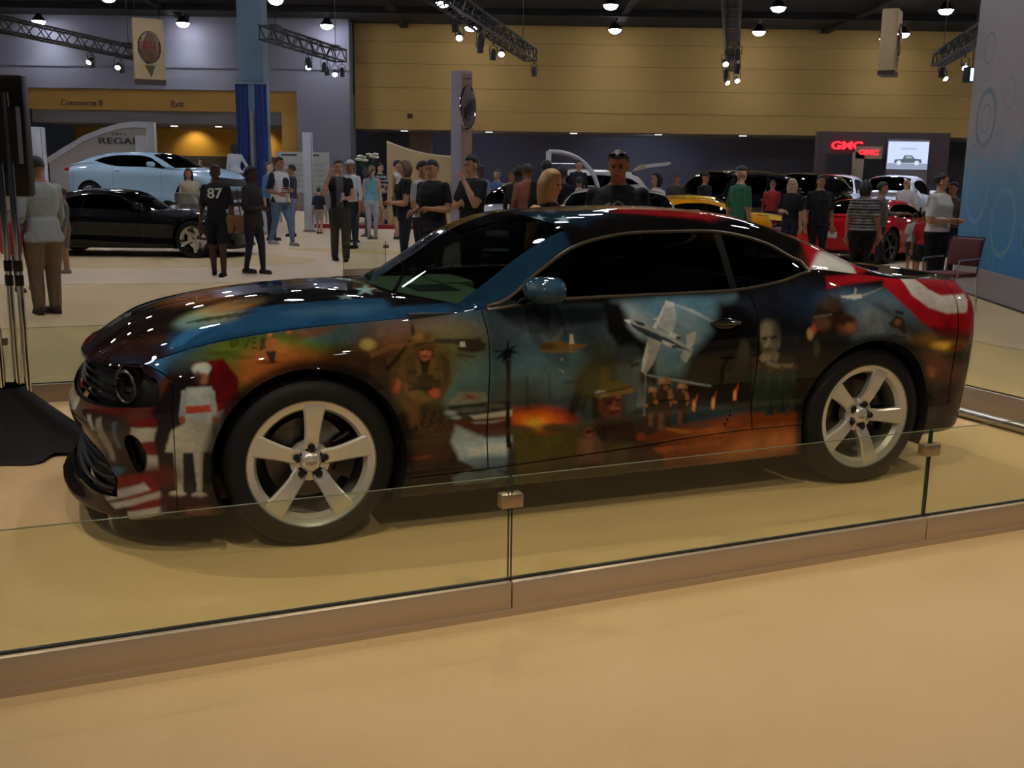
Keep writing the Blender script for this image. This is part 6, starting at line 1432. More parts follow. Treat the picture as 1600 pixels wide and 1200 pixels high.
def loft(mb, secs, n=14):
    """closed elliptical tube through (centre, rx, ry) sections"""
    vs = []; fs = []; k = len(secs)
    for (c, rx, ry) in secs:
        for j in range(n):
            a = 2*PI*j/n; vs.append((c[0]+rx*math.cos(a), c[1]+ry*math.sin(a), c[2]))
    for i in range(k-1):
        for j in range(n): fs.append((i*n+j, i*n+(j+1) % n, (i+1)*n+(j+1) % n, (i+1)*n+j))
    fs.append(tuple(range(n-1, -1, -1))); fs.append(tuple((k-1)*n+j for j in range(n)))
    mb.add(vs, fs)
def limb(mb, a, b, ra, rb, n=10):
    a = Vector(a); b = Vector(b); d = (b-a)
    if d.length < 1e-6: return
    d.normalize(); mb.tube([a-d*ra*.75, a-d*ra*.35, a, a.lerp(b, .5), b, b+d*rb*.35, b+d*rb*.75], [ra*.5, ra*.9, ra, (ra+rb)/2*1.04, rb, rb*.9, rb*.5], n)
ARMS = {  # (elbow, wrist) offsets from the shoulder in body heights; x outward, y forward (+), z up
    'down': ((.030, -.012, -.175), (.040, .020, -.325)), 'bent': ((.035, -.03, -.17), (.02, .11, -.20)), 'hold': ((.035, .01, -.17), (-.055, .125, -.165)),
    'low_hold': ((.035, .0, -.175), (-.05, .10, -.25)), 'face': ((.02, .085, -.14), (-.085, .10, .02)), 'phone': ((.06, .07, -.13), (.0, .08, .045)), 'cross': ((.03, .05, -.16), (-.12, .12, -.13)),
    'back': ((.03, -.07, -.165), (-.06, -.10, -.29)), 'swing_f': ((.03, .03, -.17), (.03, .12, -.29)), 'swing_b': ((.04, -.07, -.16), (.05, -.10, -.31)), 'reach': ((.03, .09, -.13), (.0, .23, -.12)), 'hip': ((.09, -.03, -.16), (.0, .02, -.28))}
def hand(mb_list, wr, d, side, H, fwd):
    """palm and five bent fingers from the wrist along d; returns verts, faces in mb"""
    mb = MB(); d = Vector(d).normalized(); f = Vector(fwd); f = (f - d*f.dot(d))
    f = f.normalized() if f.length > 1e-4 else d.orthogonal().normalized()
    w = d.cross(f); k = H/1.75; rot = Matrix((w, f, d)).transposed()
    mb.rbox(Vector(wr)+d*.045*k, (.078*k, .03*k, .09*k), .012*k, rot)
    base = Vector(wr)+d*.086*k
    for i, (o, L) in enumerate(((-.029, .066), (-.010, .078), (.010, .074), (.029, .058))):
        p = base+w*o*k; q = p+d*L*.5*k+f*.010*k; r = q+d*L*.42*k+f*.026*k
        mb.tube([p-d*.01*k, q, r], [.0092*k, .0088*k, .007*k], 6)
    p = Vector(wr)+d*.03*k-w*side*.034*k; q = p+d*.03*k-w*side*.022*k+f*.012*k; r = q+d*.03*k-w*side*.004*k+f*.012*k
    mb.tube([p, q, r], [.012*k, .0105*k, .008*k], 6)
    return mb
def person(loc, rz, H=1.75, top=(.1, .1, .1), bottom=(.03, .03, .04), shoe=(.02, .02, .02), skin=None, hair='short', hair_c=(.012, .009, .007), sleeve=.75, shorts=0.0,
           armL='down', armR='down', walk=0.0, lean=0.0, nod=0.0, build=1.0, coat=0.0, female=False, label='', baggy=1.0, pattern=None, vox=.017, turn=0.0, group=None, vneck=False, top2=None):
    skin = skin or rgb(186, 138, 108)
    root = empty('person', (loc[0], loc[1], loc[2] if len(loc) > 2 else 0.0), rz, label, 'person', group)
    parts = []      # (region, mesh builder)
    segs = []       # (a, b, ra, rb, region) for colouring
    b = build; sw = (.100 if female else .112)*H*(.6+.4*b)*1.02
    tilt = lambda p: Vector((p[0], p[1]-lean*max(0, p[2]-.52*H), p[2]))        # lean forward = -y
    body = MB()
    hipw = (.098 if female else .092)*H*b; waw = (.078 if female else .086)*H*b; chw = (.092 if female else .104)*H*b
    T = [((0, .004*H, .465*H), hipw*.80, .066*H*b), ((0, .006*H, .515*H), hipw, .074*H*b), ((0, 0, .57*H), hipw*.95, .070*H*b), ((0, -.006*H, .62*H), waw, .066*H*b), ((0, -.006*H, .68*H), chw*.96, (.074 if female else .072)*H*b),
         ((0, -.002*H, .735*H), chw*1.04, (.078 if female else .074)*H*b), ((0, .004*H, .782*H), sw*.98, .062*H*b), ((0, .006*H, .803*H), sw*.92, .054*H*b), ((0, .008*H, .819*H), sw*.66, .046*H*b), ((0, .008*H, .834*H), sw*.42, .040*H*b), ((0, .006*H, .846*H), .034*H, .034*H)]
    T = [(tilt(c), rx, ry) for c, rx, ry in T]; loft(body, T, 18)
    for i in range(len(T)-1): segs.append((T[i][0], T[i+1][0], (T[i][1]+T[i][2])/2, (T[i+1][1]+T[i+1][2])/2, 'bottom' if i < 2 else 'top'))
    if coat: loft(body, [(tilt((0, 0, .60*H)), waw*1.06, .075*H*b), (tilt((0, .004*H, .52*H)), hipw*1.10, .088*H*b), (tilt((0, .004*H, (.52-coat)*H)), hipw*1.16, .094*H*b)], 18); segs.append((tilt((0, 0, .58*H)), tilt((0, 0, (.52-coat)*H)), hipw*1.0, hipw*1.12, 'top'))
    # head and neck
    nk = tilt((0, .006*H, .825*H)); hc = nk + Vector((0, -.012*H - .03*H*nod, .098*H - .012*H*nod))
    hr = Matrix.Rotation(turn, 3, 'Z') @ Matrix.Rotation(nod*.7, 3, 'X'); hd = lambda p: hc + hr @ (Vector(p)*H)
    limb(body, nk+Vector((0, 0, -.02*H)), hc+Vector((0, .008*H, -.03*H)), .033*H*(.6+.4*b), .031*H*(.6+.4*b)); segs.append((nk+Vector((0, 0, .004*H)), hc, .030*H, .030*H, 'skin'))
    def hell(c, r):
        body.ell(hd(c), Vector(r)*H, 16, 12, hr)
    hell((0, .006, .012), (.0445, .054, .052)); hell((0, -.008, -.022), (.037, .040, .044)); hell((0, -.050, -.012), (.0085, .013, .014))
    for s in (-1, 1): hell((s*.045, .004, -.008), (.006, .012, .018))
    segs.append((hd((0, 0, .02)), hd((0, -.01, -.03)), .047*H, .042*H, 'skin'))
    # legs
    for s in (-1, 1):
        hip = Vector((s*.050*H*b, .004*H, .49*H)); st = walk*s
        foot = Vector((s*(.052 if not female else .045)*H, -st*.16*H, .043*H))
        if st < 0: foot.z += .02*H*min(1, abs(walk))
        knee = hip.lerp(foot, .47) + Vector((0, -.014*H-.02*H*abs(walk), 0))
        rt, rk, ra = .054*H*b*baggy, .037*H*(.5+.5*b)*baggy, .024*H*(baggy if not shorts else 1)
        limb(body, hip, knee, rt, rk, 12); limb(body, knee, foot, rk*.98, ra*(1.25 if baggy > 1.1 else 1), 12)
        kq = hip.lerp(knee, 1.0)
        if shorts:
            c = hip.lerp(knee, shorts); segs.append((hip, c, rt, rk, 'bottom')); segs.append((c.lerp(knee, .12), knee, rk, rk, 'skin')) if shorts < .97 else None
            segs.append((knee, foot, rk, ra, 'skin')); loft(body, [(hip, rt*1.06, rt*1.06), (c, rk*1.35, rk*1.35)], 14)
        else: segs.append((hip, knee, rt, rk, 'bottom')); segs.append((knee, foot, rk, ra, 'bottom'))
        fx = Matrix.Rotation(-s*.15, 3, 'Z'); toe = foot + fx @ Vector((0, -.095*H, -.022*H)); heel = foot + Vector((0, .026*H, -.018*H))
        limb(body, heel, toe, .024*H, .021*H, 10); segs.append((heel, toe, .026*H, .024*H, 'shoe'))
        body.box(foot + fx @ Vector((0, -.035*H, -.036*H)), (.042*H, .15*H, .014*H), fx)
    # arms
    hands = []
    for s, arm in ((-1, armL), (1, armR)):
        sh = tilt((s*sw*.88, .006*H, .788*H)); e, w = ARMS[arm]
        el = sh + Vector((s*e[0]*H, -e[1]*H, e[2]*H)); wr = sh + Vector((s*w[0]*H, -w[1]*H, w[2]*H))
        r1, r2, r3 = .030*H*(.55+.45*b), .0245*H*(.6+.4*b), .0175*H
        limb(body, sh, el, r1, r2); limb(body, el, wr, r2, r3); body.ell(sh, (.034*H*b**.5,)*3, 10, 8)
        segs.append((sh, sh.lerp(el, .3), r1*1.25, r1*1.1, 'sleeve' if sleeve > .05 else 'skin'))
        for (p, q, ra, rb, t0, t1) in ((sh, el, r1, r2, 0, .55), (el, wr, r2, r3, .55, 1.0)):
            if sleeve >= t1: segs.append((p, q, ra, rb, 'sleeve'))
            elif sleeve <= t0: segs.append((p, q, ra, rb, 'skin'))
            else:
                c = p.lerp(q, (sleeve-t0)/(t1-t0)); segs.append((p, c, ra, rb, 'sleeve')); segs.append((c.lerp(q, .06), q, rb, rb, 'skin'))
                if p is sh: limb(body, p, c, ra*1.08, ra*1.16)
        hands.append(hand(None, wr + (wr-el).normalized()*.004, (wr-el), s, H, (-s*.4, -1, -.3)))
    # one continuous skin by voxel remesh, then smoothing
    me = bpy.data.meshes.new('person_raw'); me.from_pydata([tuple(v) for v in body.v], [], body.f)
    tmp = bpy.data.objects.new('person_raw', me); COL.objects.link(tmp)
    bm = bmesh.new(); bm.from_mesh(me); bmesh.ops.recalc_face_normals(bm, faces=bm.faces); bm.to_mesh(me); bm.free()
    rm = tmp.modifiers.new('r', 'REMESH'); rm.mode = 'VOXEL'; rm.voxel_size = vox; sm = tmp.modifiers.new('s', 'SMOOTH'); sm.factor = .5; sm.iterations = 3
    dg = bpy.context.evaluated_depsgraph_get(); dg.update(); ev = tmp.evaluated_get(dg); m2 = ev.to_mesh()
    nv = len(m2.vertices); V = np.zeros(nv*3, np.float32); m2.vertices.foreach_get('co', V); V = V.reshape(-1, 3)
    F = [tuple(p.vertices) for p in m2.polygons]; ev.to_mesh_clear(); bpy.data.objects.remove(tmp); bpy.data.meshes.remove(me)
    # colours
    best = np.full(len(V), 1e9); reg = np.zeros(len(V), int); names = ['skin', 'top', 'bottom', 'shoe', 'sleeve']
    for (a, c, ra, rb, rg) in segs:
        a = np.array(a); c = np.array(c); d = c-a; L = d@d+1e-12; t = np.clip(((V-a)@d)/L, 0, 1)
        dist = np.linalg.norm(V-(a+t[:, None]*d), axis=1)/(ra+(rb-ra)*t)
        m = dist < best; best[m] = dist[m]; reg[m] = names.index(rg)
    neckz = V[:, 2] + V[:, 1]*.0
    hem = (.52-coat)*H if coat else .53*H
    reg[(reg == 2) & (V[:, 2] > hem)] = 1; reg[(reg == 1) & (V[:, 2] < hem)] = 2
    reg[(reg == 1) & (np.hypot(V[:, 0]-nk.x, V[:, 1]-nk.y) < .048*H) & (V[:, 2] > .832*H - abs(lean)*.1*H)] = 0
    cols = np.array([skin, top, bottom, shoe, top])[reg]
    if coat or top2 is None: pass
    istop = (reg == 1) | (reg == 4)
    if pattern == 'stripes_bw': cols[istop] = np.where((np.floor(V[istop, 2]/.022) % 2 == 0)[:, None], np.array(top), np.array(top2 or (.5, .5, .5)))
    if pattern == 'stripes_wide': cols[istop] = np.where((np.floor(V[istop, 2]/.055) % 2 == 0)[:, None], np.array(top), np.array(top2 or (.4, .4, .4)))
    if pattern == 'flag':
        x, z = V[:, 0]/H, V[:, 2]/H; fr = istop & (V[:, 1] < 0)
        blue = fr & (np.hypot(x-.012, (z-.71)*1.0) < .06); cols[blue] = rgb(30, 32, 48)
        st = fr & (z < .675) & (z > .585) & (x > -.05) & (x < .085) & ~(blue & (x < 0)); cols[st & (np.floor(z/.011) % 2 == 0)] = rgb(120, 26, 34)
        sh_ = istop & (np.abs(x) > .115); cols[sh_] = rgb(34, 34, 48)
    if pattern == 'vest':
        x = V[:, 0]/H; fr = istop & (V[:, 1] < 0) & (np.abs(x) < .035); cols[fr] = np.array(top2)
    if pattern == 'shirt_under':
        fr = istop & (V[:, 2] < .56*H); cols[fr] = np.array(top2)
    cols = cols*(0.93+.14*np.random.rand(len(V), 1))
    V2 = [V]; C2 = [cols]; Fq = list(F); off = len(V)
    def app(mb, col):
        nonlocal off
        V2.append(np.array([tuple(v) for v in mb.v], np.float32)); C2.append(np.tile(np.array(col), (len(mb.v), 1))); Fq.extend([tuple(i+off for i in f) for f in mb.f]); off += len(mb.v)
    for h in hands: app(h, skin)
    for s in (-1, 1):
        e = MB(); e.ell(hd((s*.0165, -.0475, .002)), Vector((.0075, .004, .0042))*H, 8, 6, hr); app(e, (.02, .015, .012))
        e = MB(); e.tube([hd((s*.007, -.050, .0115)), hd((s*.017, -.0505, .014)), hd((s*.027, -.044, .0105))], .0022*H, 5); app(e, [c*.8 for c in hair_c])
    e = MB(); e.ell(hd((0, -.0475, -.0375)), Vector((.013, .004, .0032))*H, 8, 6, hr); app(e, [skin[0]*.62, skin[1]*.42, skin[2]*.42])
    me = bpy.data.meshes.new('body'); Vn = np.concatenate(V2); me.from_pydata(Vn.tolist(), [], Fq); me.polygons.foreach_set('use_smooth', [True]*len(me.polygons))
    at = me.color_attributes.new('paint', 'FLOAT_COLOR', 'POINT'); c4 = np.ones((len(Vn), 4), np.float32); c4[:, :3] = np.concatenate(C2); at.data.foreach_set('color', c4.ravel()); me.materials.append(SKINM)
    bo = bpy.data.objects.new('body', me); COL.objects.link(bo); bo.parent = root
    # hair
    if hair != 'bald':
        n, m = 22, 16; vs = []; fs = []
        for i in range(m+1):
            th = PI*i/m
            for j in range(n):
                ph = 2*PI*j/n; d = Vector((math.sin(th)*math.cos(ph), math.sin(th)*math.sin(ph), math.cos(th)))
                base = Vector((.0475*d.x, .006+.058*d.y, .014+.057*d.z)); f = -d.y; grow = 1.0
                hairline = .52 - .75*max(0, -d.y) if False else 0
                on = d.z > (.42 if f > .35 else (.02 if f > -.1 else -.45))
                if hair in ('long', 'bob'):
                    on = d.z > (.45 if f > .55 else (-1.0 if f < .35 else .1))
                    L = .115 if hair == 'long' else .055
                    if on and d.z < .1: base = Vector((base.x*(1.18), base.y+.004, base.z - L*min(1, (.1-d.z)/1.0)*1.0)); grow = 1.06
                elif hair == 'tail':
                    pass
                k = 1.05*grow if on else .80
                if hair == 'cap': k = 1.10 if d.z > .22 else .8
                if hair == 'stubble': k = 1.005 if on else .8
                if hair == 'afro': k = 1.28 if on else .8
                vs.append(hd(Vector((base.x*k, .006+(base.y-.006)*k, .014+(base.z-.014)*(k if d.z > 0 else 1)))))
        for i in range(m):
            for j in range(n): fs.append((i*n+j, (i+1)*n+j, (i+1)*n+(j+1) % n, i*n+(j+1) % n))
        mb = MB(); mb.add(vs, fs)
        if hair == 'tail': mb.tube([hd((0, .058, .02)), hd((0, .085, 0)), hd((0, .08, -.06)), hd((0, .07, -.12))], [.018*H, .020*H, .017*H, .006*H], 8)
        if hair == 'cap': mb.prism([(-.04*H, 0), (-.034*H, -.04*H), (0, -.052*H), (.034*H, -.04*H), (.04*H, 0)], 0, .006*H, 'Z', Matrix.Translation(hd((0, -.045, .026))) @ hr.to_4x4())
        mb.build('hair' if hair != 'cap' else 'cap', hair_mat(hair_c), root, 'all')
    root['H'] = H
    return root, hd, hr
D = math.radians
P_TAN = rgb(200, 150, 118); P_DARK = rgb(84, 58, 46); P_MID = rgb(158, 112, 84); P_PALE = rgb(206, 164, 138)
BLKT = rgb(24, 23, 25); DENIM = rgb(64, 82, 110); DJEAN = rgb(34, 36, 46); KHAKI = rgb(150, 132, 104)
def to_world(root, p):
    return Matrix.Translation(root.location) @ Matrix.Rotation(root.rotation_euler[2], 4, 'Z') @ Vector(p)
def at_world(root, p, o, rz=None):
    o.location = to_world(root, p); o.rotation_euler = (0, 0, root.rotation_euler[2] if rz is None else rz); return o
# -------- left side
jk, _, _ = person((-5.11, 11.18), D(228), 1.72, rgb(172, 176, 170), rgb(126, 106, 80), rgb(70, 58, 50), P_MID, 'short', (.02, .016, .012), 1.0, armL='swing_f', armR='bent', coat=.06, build=1.12, baggy=1.25, nod=.5, vox=.014, label='man in a pale grey jacket and brown trousers, seen from behind')
bag = empty('shoulder_bag', (0, 0, 0), 0, 'red shoulder bag held by the man in the pale jacket', 'bag')
MB().rbox((0, 0, -.17), (.13, .36, .36), .05).build('bag_body', mat('red_bag', rgb(190, 34, 44), .6), bag, True)
MB().tube([(0, -.12, 0), (0, -.10, .12), (0, .10, .12), (0, .12, 0)], .012, 6).build('bag_strap', mat('red_strap', rgb(150, 24, 32), .6), bag, True)
at_world(jk, (.30, -.10, 1.0), bag)
person((-6.35, 13.3), D(40), 1.66, rgb(196, 178, 150), DENIM, rgb(60, 60, 64), P_TAN, 'short', (.03, .02, .014), .5, label='person in a beige shirt and jeans half hidden by the chrome poles')
person((-6.88, 15.8), D(-60), 1.30, rgb(110, 106, 98), rgb(96, 92, 84), rgb(110, 106, 100), P_MID, 'short', shorts=.85, label='child in grey shorts mostly hidden by the man in the pale jacket')
p87, _, _ = person((-4.53, 15.77), D(8), 1.69, BLKT, rgb(16, 16, 17), rgb(14, 14, 14), P_DARK, 'stubble', (.02, .012, .01), .5, shorts=.98, armL='down', armR='down', walk=.45, build=.95, vox=.013, label='boy in a black shirt numbered 87 and long black shorts')
t = MB(); add_text(t, '87', .21, frame_xf((0, -.134, 1.245), (1, 0, 0), (0, 0, 1)), .004, .004, 1.05); t.build('shirt_number', mat('number_cream', rgb(216, 212, 188), .6), p87)
wb, _, _ = person((-4.08, 16.17), D(62), 1.66, rgb(52, 46, 46), rgb(40, 42, 54), rgb(54, 40, 34), P_DARK, 'afro', (.012, .01, .009), .9, armL='hold', armR='hold', walk=.4, female=True, coat=.07, vox=.014, label='woman in a dark tunic and jeans carrying a brown bag, beside the boy in black')
hb = empty('handbag', (0, 0, 0), 0, 'brown leather handbag hanging from the woman in the dark tunic', 'bag')
MB().rbox((0, 0, -.16), (.34, .12, .28), .05).build('bag_body', mat('brown_leather', rgb(120, 82, 44), .5), hb, True)
MB().tube([(-.13, 0, -.03), (-.06, 0, .36), (.06, 0, .36), (.13, 0, -.03)], .012, 6).build('bag_strap', mat('brown_strap', rgb(96, 64, 34), .5), hb, True)
at_world(wb, (-.36, .04, .95), hb)
person((-5.13, 22.77), D(58), 1.93, rgb(206, 202, 196), rgb(92, 116, 144), rgb(150, 140, 130), P_MID, 'short', (.012, .01, .009), .5, armL='bent', armR='hold', walk=.75, build=1.2, coat=.03, pattern='flag', label='big man in a white flag-print shirt and blue jeans, walking right')
person((-7.1, 22.7), D(10), 1.66, rgb(176, 160, 132), rgb(60, 56, 56), rgb(30, 30, 30), P_TAN, 'long', (.01, .008, .008), 1.0, female=True, label='woman in a tan sweater standing behind the black sports car nose')
person((-8.0, 29.9, .62), D(205), 1.80, rgb(216, 216, 222), rgb(30, 30, 36), rgb(30, 26, 24), P_TAN, 'long', (.02, .012, .01), 1.0, armL='hip', female=True, label='woman in a white blouse standing on the stage behind the pale blue car')
person((-8.9, 29.6, .62), D(20), 1.34, rgb(200, 204, 214), rgb(60, 60, 70), skin=P_PALE, hair='stubble', hair_c=(.03, .02, .014), label='child in a white top behind the pale blue car windscreen')
person((-5.75, 24.5), D(70), 1.86, rgb(86, 128, 180), DJEAN, skin=P_PALE, hair='stubble', hair_c=(.10, .07, .05), label='man in a light blue shirt just left of the man in the flag shirt')
person((-5.60, 26.2), D(-80), 1.80, rgb(60, 60, 78), rgb(110, 130, 160), skin=P_MID, hair='short', label='person in a dark blue top right behind the man in the flag shirt')
# -------- centre left
vs, _, _ = person((-3.18, 18.87), D(14), 1.83, rgb(24, 24, 26), rgb(62, 56, 46), rgb(26, 24, 22), P_TAN, 'short', (.014, .01, .009), .12, armL='phone', armR='hold', walk=.35, baggy=1.2, pattern='vest', top2=rgb(78, 78, 80), vox=.013, label='man in an open black waistcoat and olive trousers walking forward')
cup = empty('drink_can', (0, 0, 0), 0, 'small pale drink can held by the man in the black waistcoat', 'can')
MB().lathe([(0, 0), (.026, 0), (.032, .012), (.032, .11), (.026, .122), (0, .122)], 14).build('can_body', mat('can_pale', rgb(180, 182, 184), .3, .5), cup, True); MB().lathe([(0, .123), (.024, .123)], 12).build('can_lid', STEEL, cup)
at_world(vs, (.03, -.34, 1.12), cup)
person((-3.5, 22.2), D(-30), 1.88, rgb(206, 206, 206), DJEAN, skin=P_MID, hair='cap', hair_c=rgb(190, 190, 194), label='man in a pale cap right behind the man in the waistcoat')
person((-3.80, 24.3), D(30), 1.82, rgb(58, 56, 60), DJEAN, skin=P_MID, hair='short', label='man in a dark jacket behind the man in the waistcoat')
person((-3.0, 27.6), D(-60), 1.80, rgb(46, 46, 50), rgb(40, 40, 44), skin=P_DARK, hair='short', label='person in black behind the woman in turquoise, by the flowers')
person((-3.51, 25.58), D(170), 1.80, rgb(126, 184, 198), rgb(182, 186, 190), rgb(200, 170, 150), P_PALE, 'tail', (.20, .13, .06), .0, shorts=.0, female=True, build=1.05, label='woman in a turquoise sleeveless top and grey capri trousers')
person((-4.0, 31.0), D(60), 1.93, rgb(40, 42, 52), rgb(20, 20, 24), rgb(190, 160, 150), P_PALE, 'stubble', (.02, .015, .01), .5, shorts=.9, armL='bent', armR='cross', pattern='stripes_wide', top2=rgb(150, 156, 164), label='man in a navy and white striped polo shirt and dark shorts')
person((-2.89, 25.74), D(75), 1.95, rgb(206, 202, 200), rgb(16, 16, 18), rgb(52, 46, 44), P_PALE, 'short', (.03, .02, .015), .4, shorts=.95, armL='hold', label='man in a white shirt and long black shorts')
person((-1.75, 16.6), D(-80), 1.81, rgb(20, 20, 22), DJEAN, rgb(30, 30, 30), P_TAN, 'bob', (.13, .08, .04), .3, armL='face', armR='hold', female=True, build=1.08, label='woman in a black top with light brown hair, hand at her chin')
person((-1.38, 15.5), D(62), 1.79, rgb(168, 164, 158), rgb(34, 32, 34), rgb(20, 20, 20), P_TAN, 'short', (.012, .01, .009), .4, armL='hold', armR='hold', nod=.25, vox=.013, label='man in a grey short-sleeved shirt looking at something in his hands')
person((-1.42, 18.2), D(-20), 1.76, rgb(36, 42, 66), DJEAN, skin=P_TAN, hair='short', label='man in navy blue behind the man in the grey shirt')
person((-1.12, 14.25), D(-30), 1.79, BLKT, DJEAN, rgb(20, 20, 20), P_TAN, 'short', (.012, .01, .009), .4, armL='bent', armR='hold', build=1.22, nod=.3, vox=.013, label='broad man in a black shirt looking down, left of the pylon foot')
person((-.56, 13.7), D(-48), 1.84, BLKT, DJEAN, rgb(20, 20, 20), P_TAN, 'short', (.012, .01, .009), .4, armL='cross', armR='face', build=1.2, nod=.15, vox=.013, label='broad man in a black shirt with one hand on his mouth')
person((-.80, 24.0), D(30), 1.82, rgb(140, 138, 140), DENIM, skin=P_DARK, hair='short', label='man in a plain grey shirt right of the pylon')
person((-.42, 24.4), D(-20), 1.74, rgb(76, 106, 150), DENIM, skin=P_PALE, hair='stubble', hair_c=(.08, .05, .03), label='man in a mid-blue shirt next to the plain grey shirt')
person((-.08, 23.9), D(-20), 1.73, rgb(160, 160, 78), rgb(60, 60, 60), skin=P_MID, hair='short', label='person in a yellow-green shirt above the windscreen of the coupe')
person((.05, 17.7), D(150), 1.76, rgb(40, 38, 40), DJEAN, skin=P_DARK, hair='short', label='dark-haired person in a charcoal top, far left of those behind the blonde woman')
person((.20, 17.0), D(190), 1.79, rgb(150, 90, 70), DJEAN, skin=P_MID, hair='stubble', hair_c=(.05, .03, .02), label='person with cropped reddish hair behind the blonde woman')
person((.50, 16.6), D(175), 1.84, BLKT, DJEAN, skin=P_MID, hair='short', armL='hold', build=1.1, label='man in black seen from behind, just left of the blonde woman')
person((.78, 17.2), D(160), 1.76, rgb(30, 30, 34), DJEAN, skin=P_MID, hair='short', label='dark-haired person whose head shows right above the blonde woman')
# -------- behind the coupe
bl, hdb, hrb = person((.28, 8.25), D(40), 1.63, rgb(30, 28, 32), rgb(40, 40, 48), skin=P_TAN, hair='long', hair_c=(.42, .25, .09), sleeve=.0, female=True, turn=.25, nod=.15, vox=.010, label='blonde woman in a dark sleeveless top behind the coupe')
sg, hds, hrs = person((.85, 8.6), D(-12), 1.80, rgb(20, 20, 21), DJEAN, skin=rgb(168, 112, 88), hair='stubble', hair_c=(.04, .028, .022), sleeve=.5, build=1.2, nod=.35, vox=.010, label='man in a black printed shirt with sunglasses on his head behind the coupe')
g = MB(); a = [(.30 + .04*math.cos(x)*1.2, -.26, 0) for x in range(2)]
pr = MB()
for (x0, z0, x1, z1) in ((-.12, .0, .02, .10), (.02, .10, .10, .04), (.10, .04, .06, -.12), (.06, -.12, .10, -.2), (-.02, -.18, .06, -.06), (-.16, .04, -.04, .08)):
    pr.tube([(x0, -.157, 1.27+z0), ((x0+x1)/2+.01, -.160, 1.27+(z0+z1)/2), (x1, -.157, 1.27+z1)], .008, 5)
pr.build('shirt_print', mat('print_grey', rgb(110, 110, 108), .7), sg)
gl = empty('sunglasses', (0, 0, 0), 0, 'dark sunglasses pushed up on the man behind the coupe', 'sunglasses')
for s in (-1, 1):
    MB().ell((s*.036, -.008, 0), (.030, .008, .021), 12, 8).build('lens', GLOSSBLACK, gl, True)
    MB().tube([(s*.066, 0, .004), (s*.085, .05, .0), (s*.082, .13, -.02)], .004, 5).build('temple', BLACK, gl, True)
MB().tube([(-.012, -.008, .004), (.012, -.008, .004)], .004, 5).build('bridge', BLACK, gl)
at_world(sg, hds((0, -.044, .056)), gl)
# -------- right side
person((1.72, 28.4, .2), D(10), 1.85, rgb(26, 28, 40), rgb(24, 26, 36), skin=P_PALE, hair='short', sleeve=1.0, coat=.05, label='man in a dark suit standing by the white arched stand')
person((1.36, 22.1), D(200), 1.60, rgb(206, 206, 206), DENIM, skin=P_TAN, hair='short', label='person in white below the man in the dark suit')
person((2.3, 17.0), D(-60), 1.69, rgb(210, 206, 200), DJEAN, skin=P_TAN, hair='bob', hair_c=(.02, .014, .01), sleeve=.4, armR='reach', female=True, label='woman in a white top with a black strap, right of the man with sunglasses')
person((3.86, 25.0), D(-20), 1.70, rgb(60, 58, 60), DJEAN, skin=P_MID, hair='stubble', label='person in dark grey behind the orange-yellow roof')
person((4.55, 24.95), D(40), 1.74, rgb(44, 40, 40), DJEAN, skin=P_MID, hair='cap', hair_c=(.02, .018, .018), label='person in a dark cap left of the man in green')
person((3.68, 17.0), D(120), 1.80, rgb(50, 108, 76), rgb(70, 66, 60), skin=P_TAN, hair='cap', hair_c=(.016, .014, .014), sleeve=.5, label='man in a green shirt and black cap, seen from the side')
person((5.1, 19.2), D(-30), 1.62, BLKT, DJEAN, skin=P_PALE, hair='long', hair_c=(.46, .36, .2), sleeve=.5, armL='hold', female=True, label='woman with pale blonde hair in black, left of the man in the black polo shirt')
person((6.25, 25.3), D(0), 1.60, rgb(150, 40, 40), DJEAN, skin=P_MID, hair='short', label='person in red left of the woman with pale blonde hair')
person((5.42, 18.5), D(6), 1.69, BLKT, rgb(20, 20, 22), skin=P_MID, hair='short', sleeve=.5, build=1.15, label='man in a black polo shirt facing the camera behind the red car')
person((5.24, 15.6), D(165), 1.60, rgb(38, 36, 38), rgb(14, 14, 16), skin=P_MID, hair='bob', hair_c=(.016, .012, .01), sleeve=.4, female=True, build=1.2, pattern='stripes_bw', top2=rgb(150, 144, 134), label='woman in a black and white striped top, seen from behind')
person((6.06, 17.2), D(70), 1.58, rgb(100, 92, 90), rgb(30, 30, 34), skin=P_MID, hair='short', armR='reach', label='person in grey right of the striped woman')
person((9.6, 25.6), D(-40), 1.68, rgb(216, 208, 206), rgb(40, 40, 44), skin=P_TAN, hair='bald', sleeve=.5, label='bald man in a white shirt and lanyard below the screen')
person((5.80, 14.2), D(40), 1.71, rgb(216, 208, 196), rgb(16, 15, 16), skin=P_TAN, hair='short', hair_c=(.014, .011, .01), sleeve=.45, armL='hold', armR='hold', build=1.25, turn=.5, vox=.013, label='heavy man in a white polo shirt beside the blue ringed wall')
person((7.1, 16.9), D(-60), 1.60, rgb(90, 70, 66), DJEAN, skin=P_MID, hair='short', label='person half hidden between the white polo shirt and the blue wall')
person((6.45, 16.3), D(160), 1.14, rgb(176, 34, 40), rgb(30, 30, 34), skin=P_MID, hair='short', sleeve=.4, shorts=.9, label='child in a red shirt left of the man in the white polo shirt')
person((6.95, 18.0), D(170), 1.06, rgb(190, 182, 178), rgb(50, 50, 58), skin=P_MID, hair='short', sleeve=.4, shorts=.9, label='child in a white top next to the child in red')
person((-5.20, 27.6), D(175), 1.22, rgb(36, 42, 60), rgb(166, 158, 144), rgb(70, 72, 66), P_PALE, 'short', (.03, .02, .014), .5, shorts=.9, walk=.3, label='small boy in a navy shirt and khaki shorts by the white post')
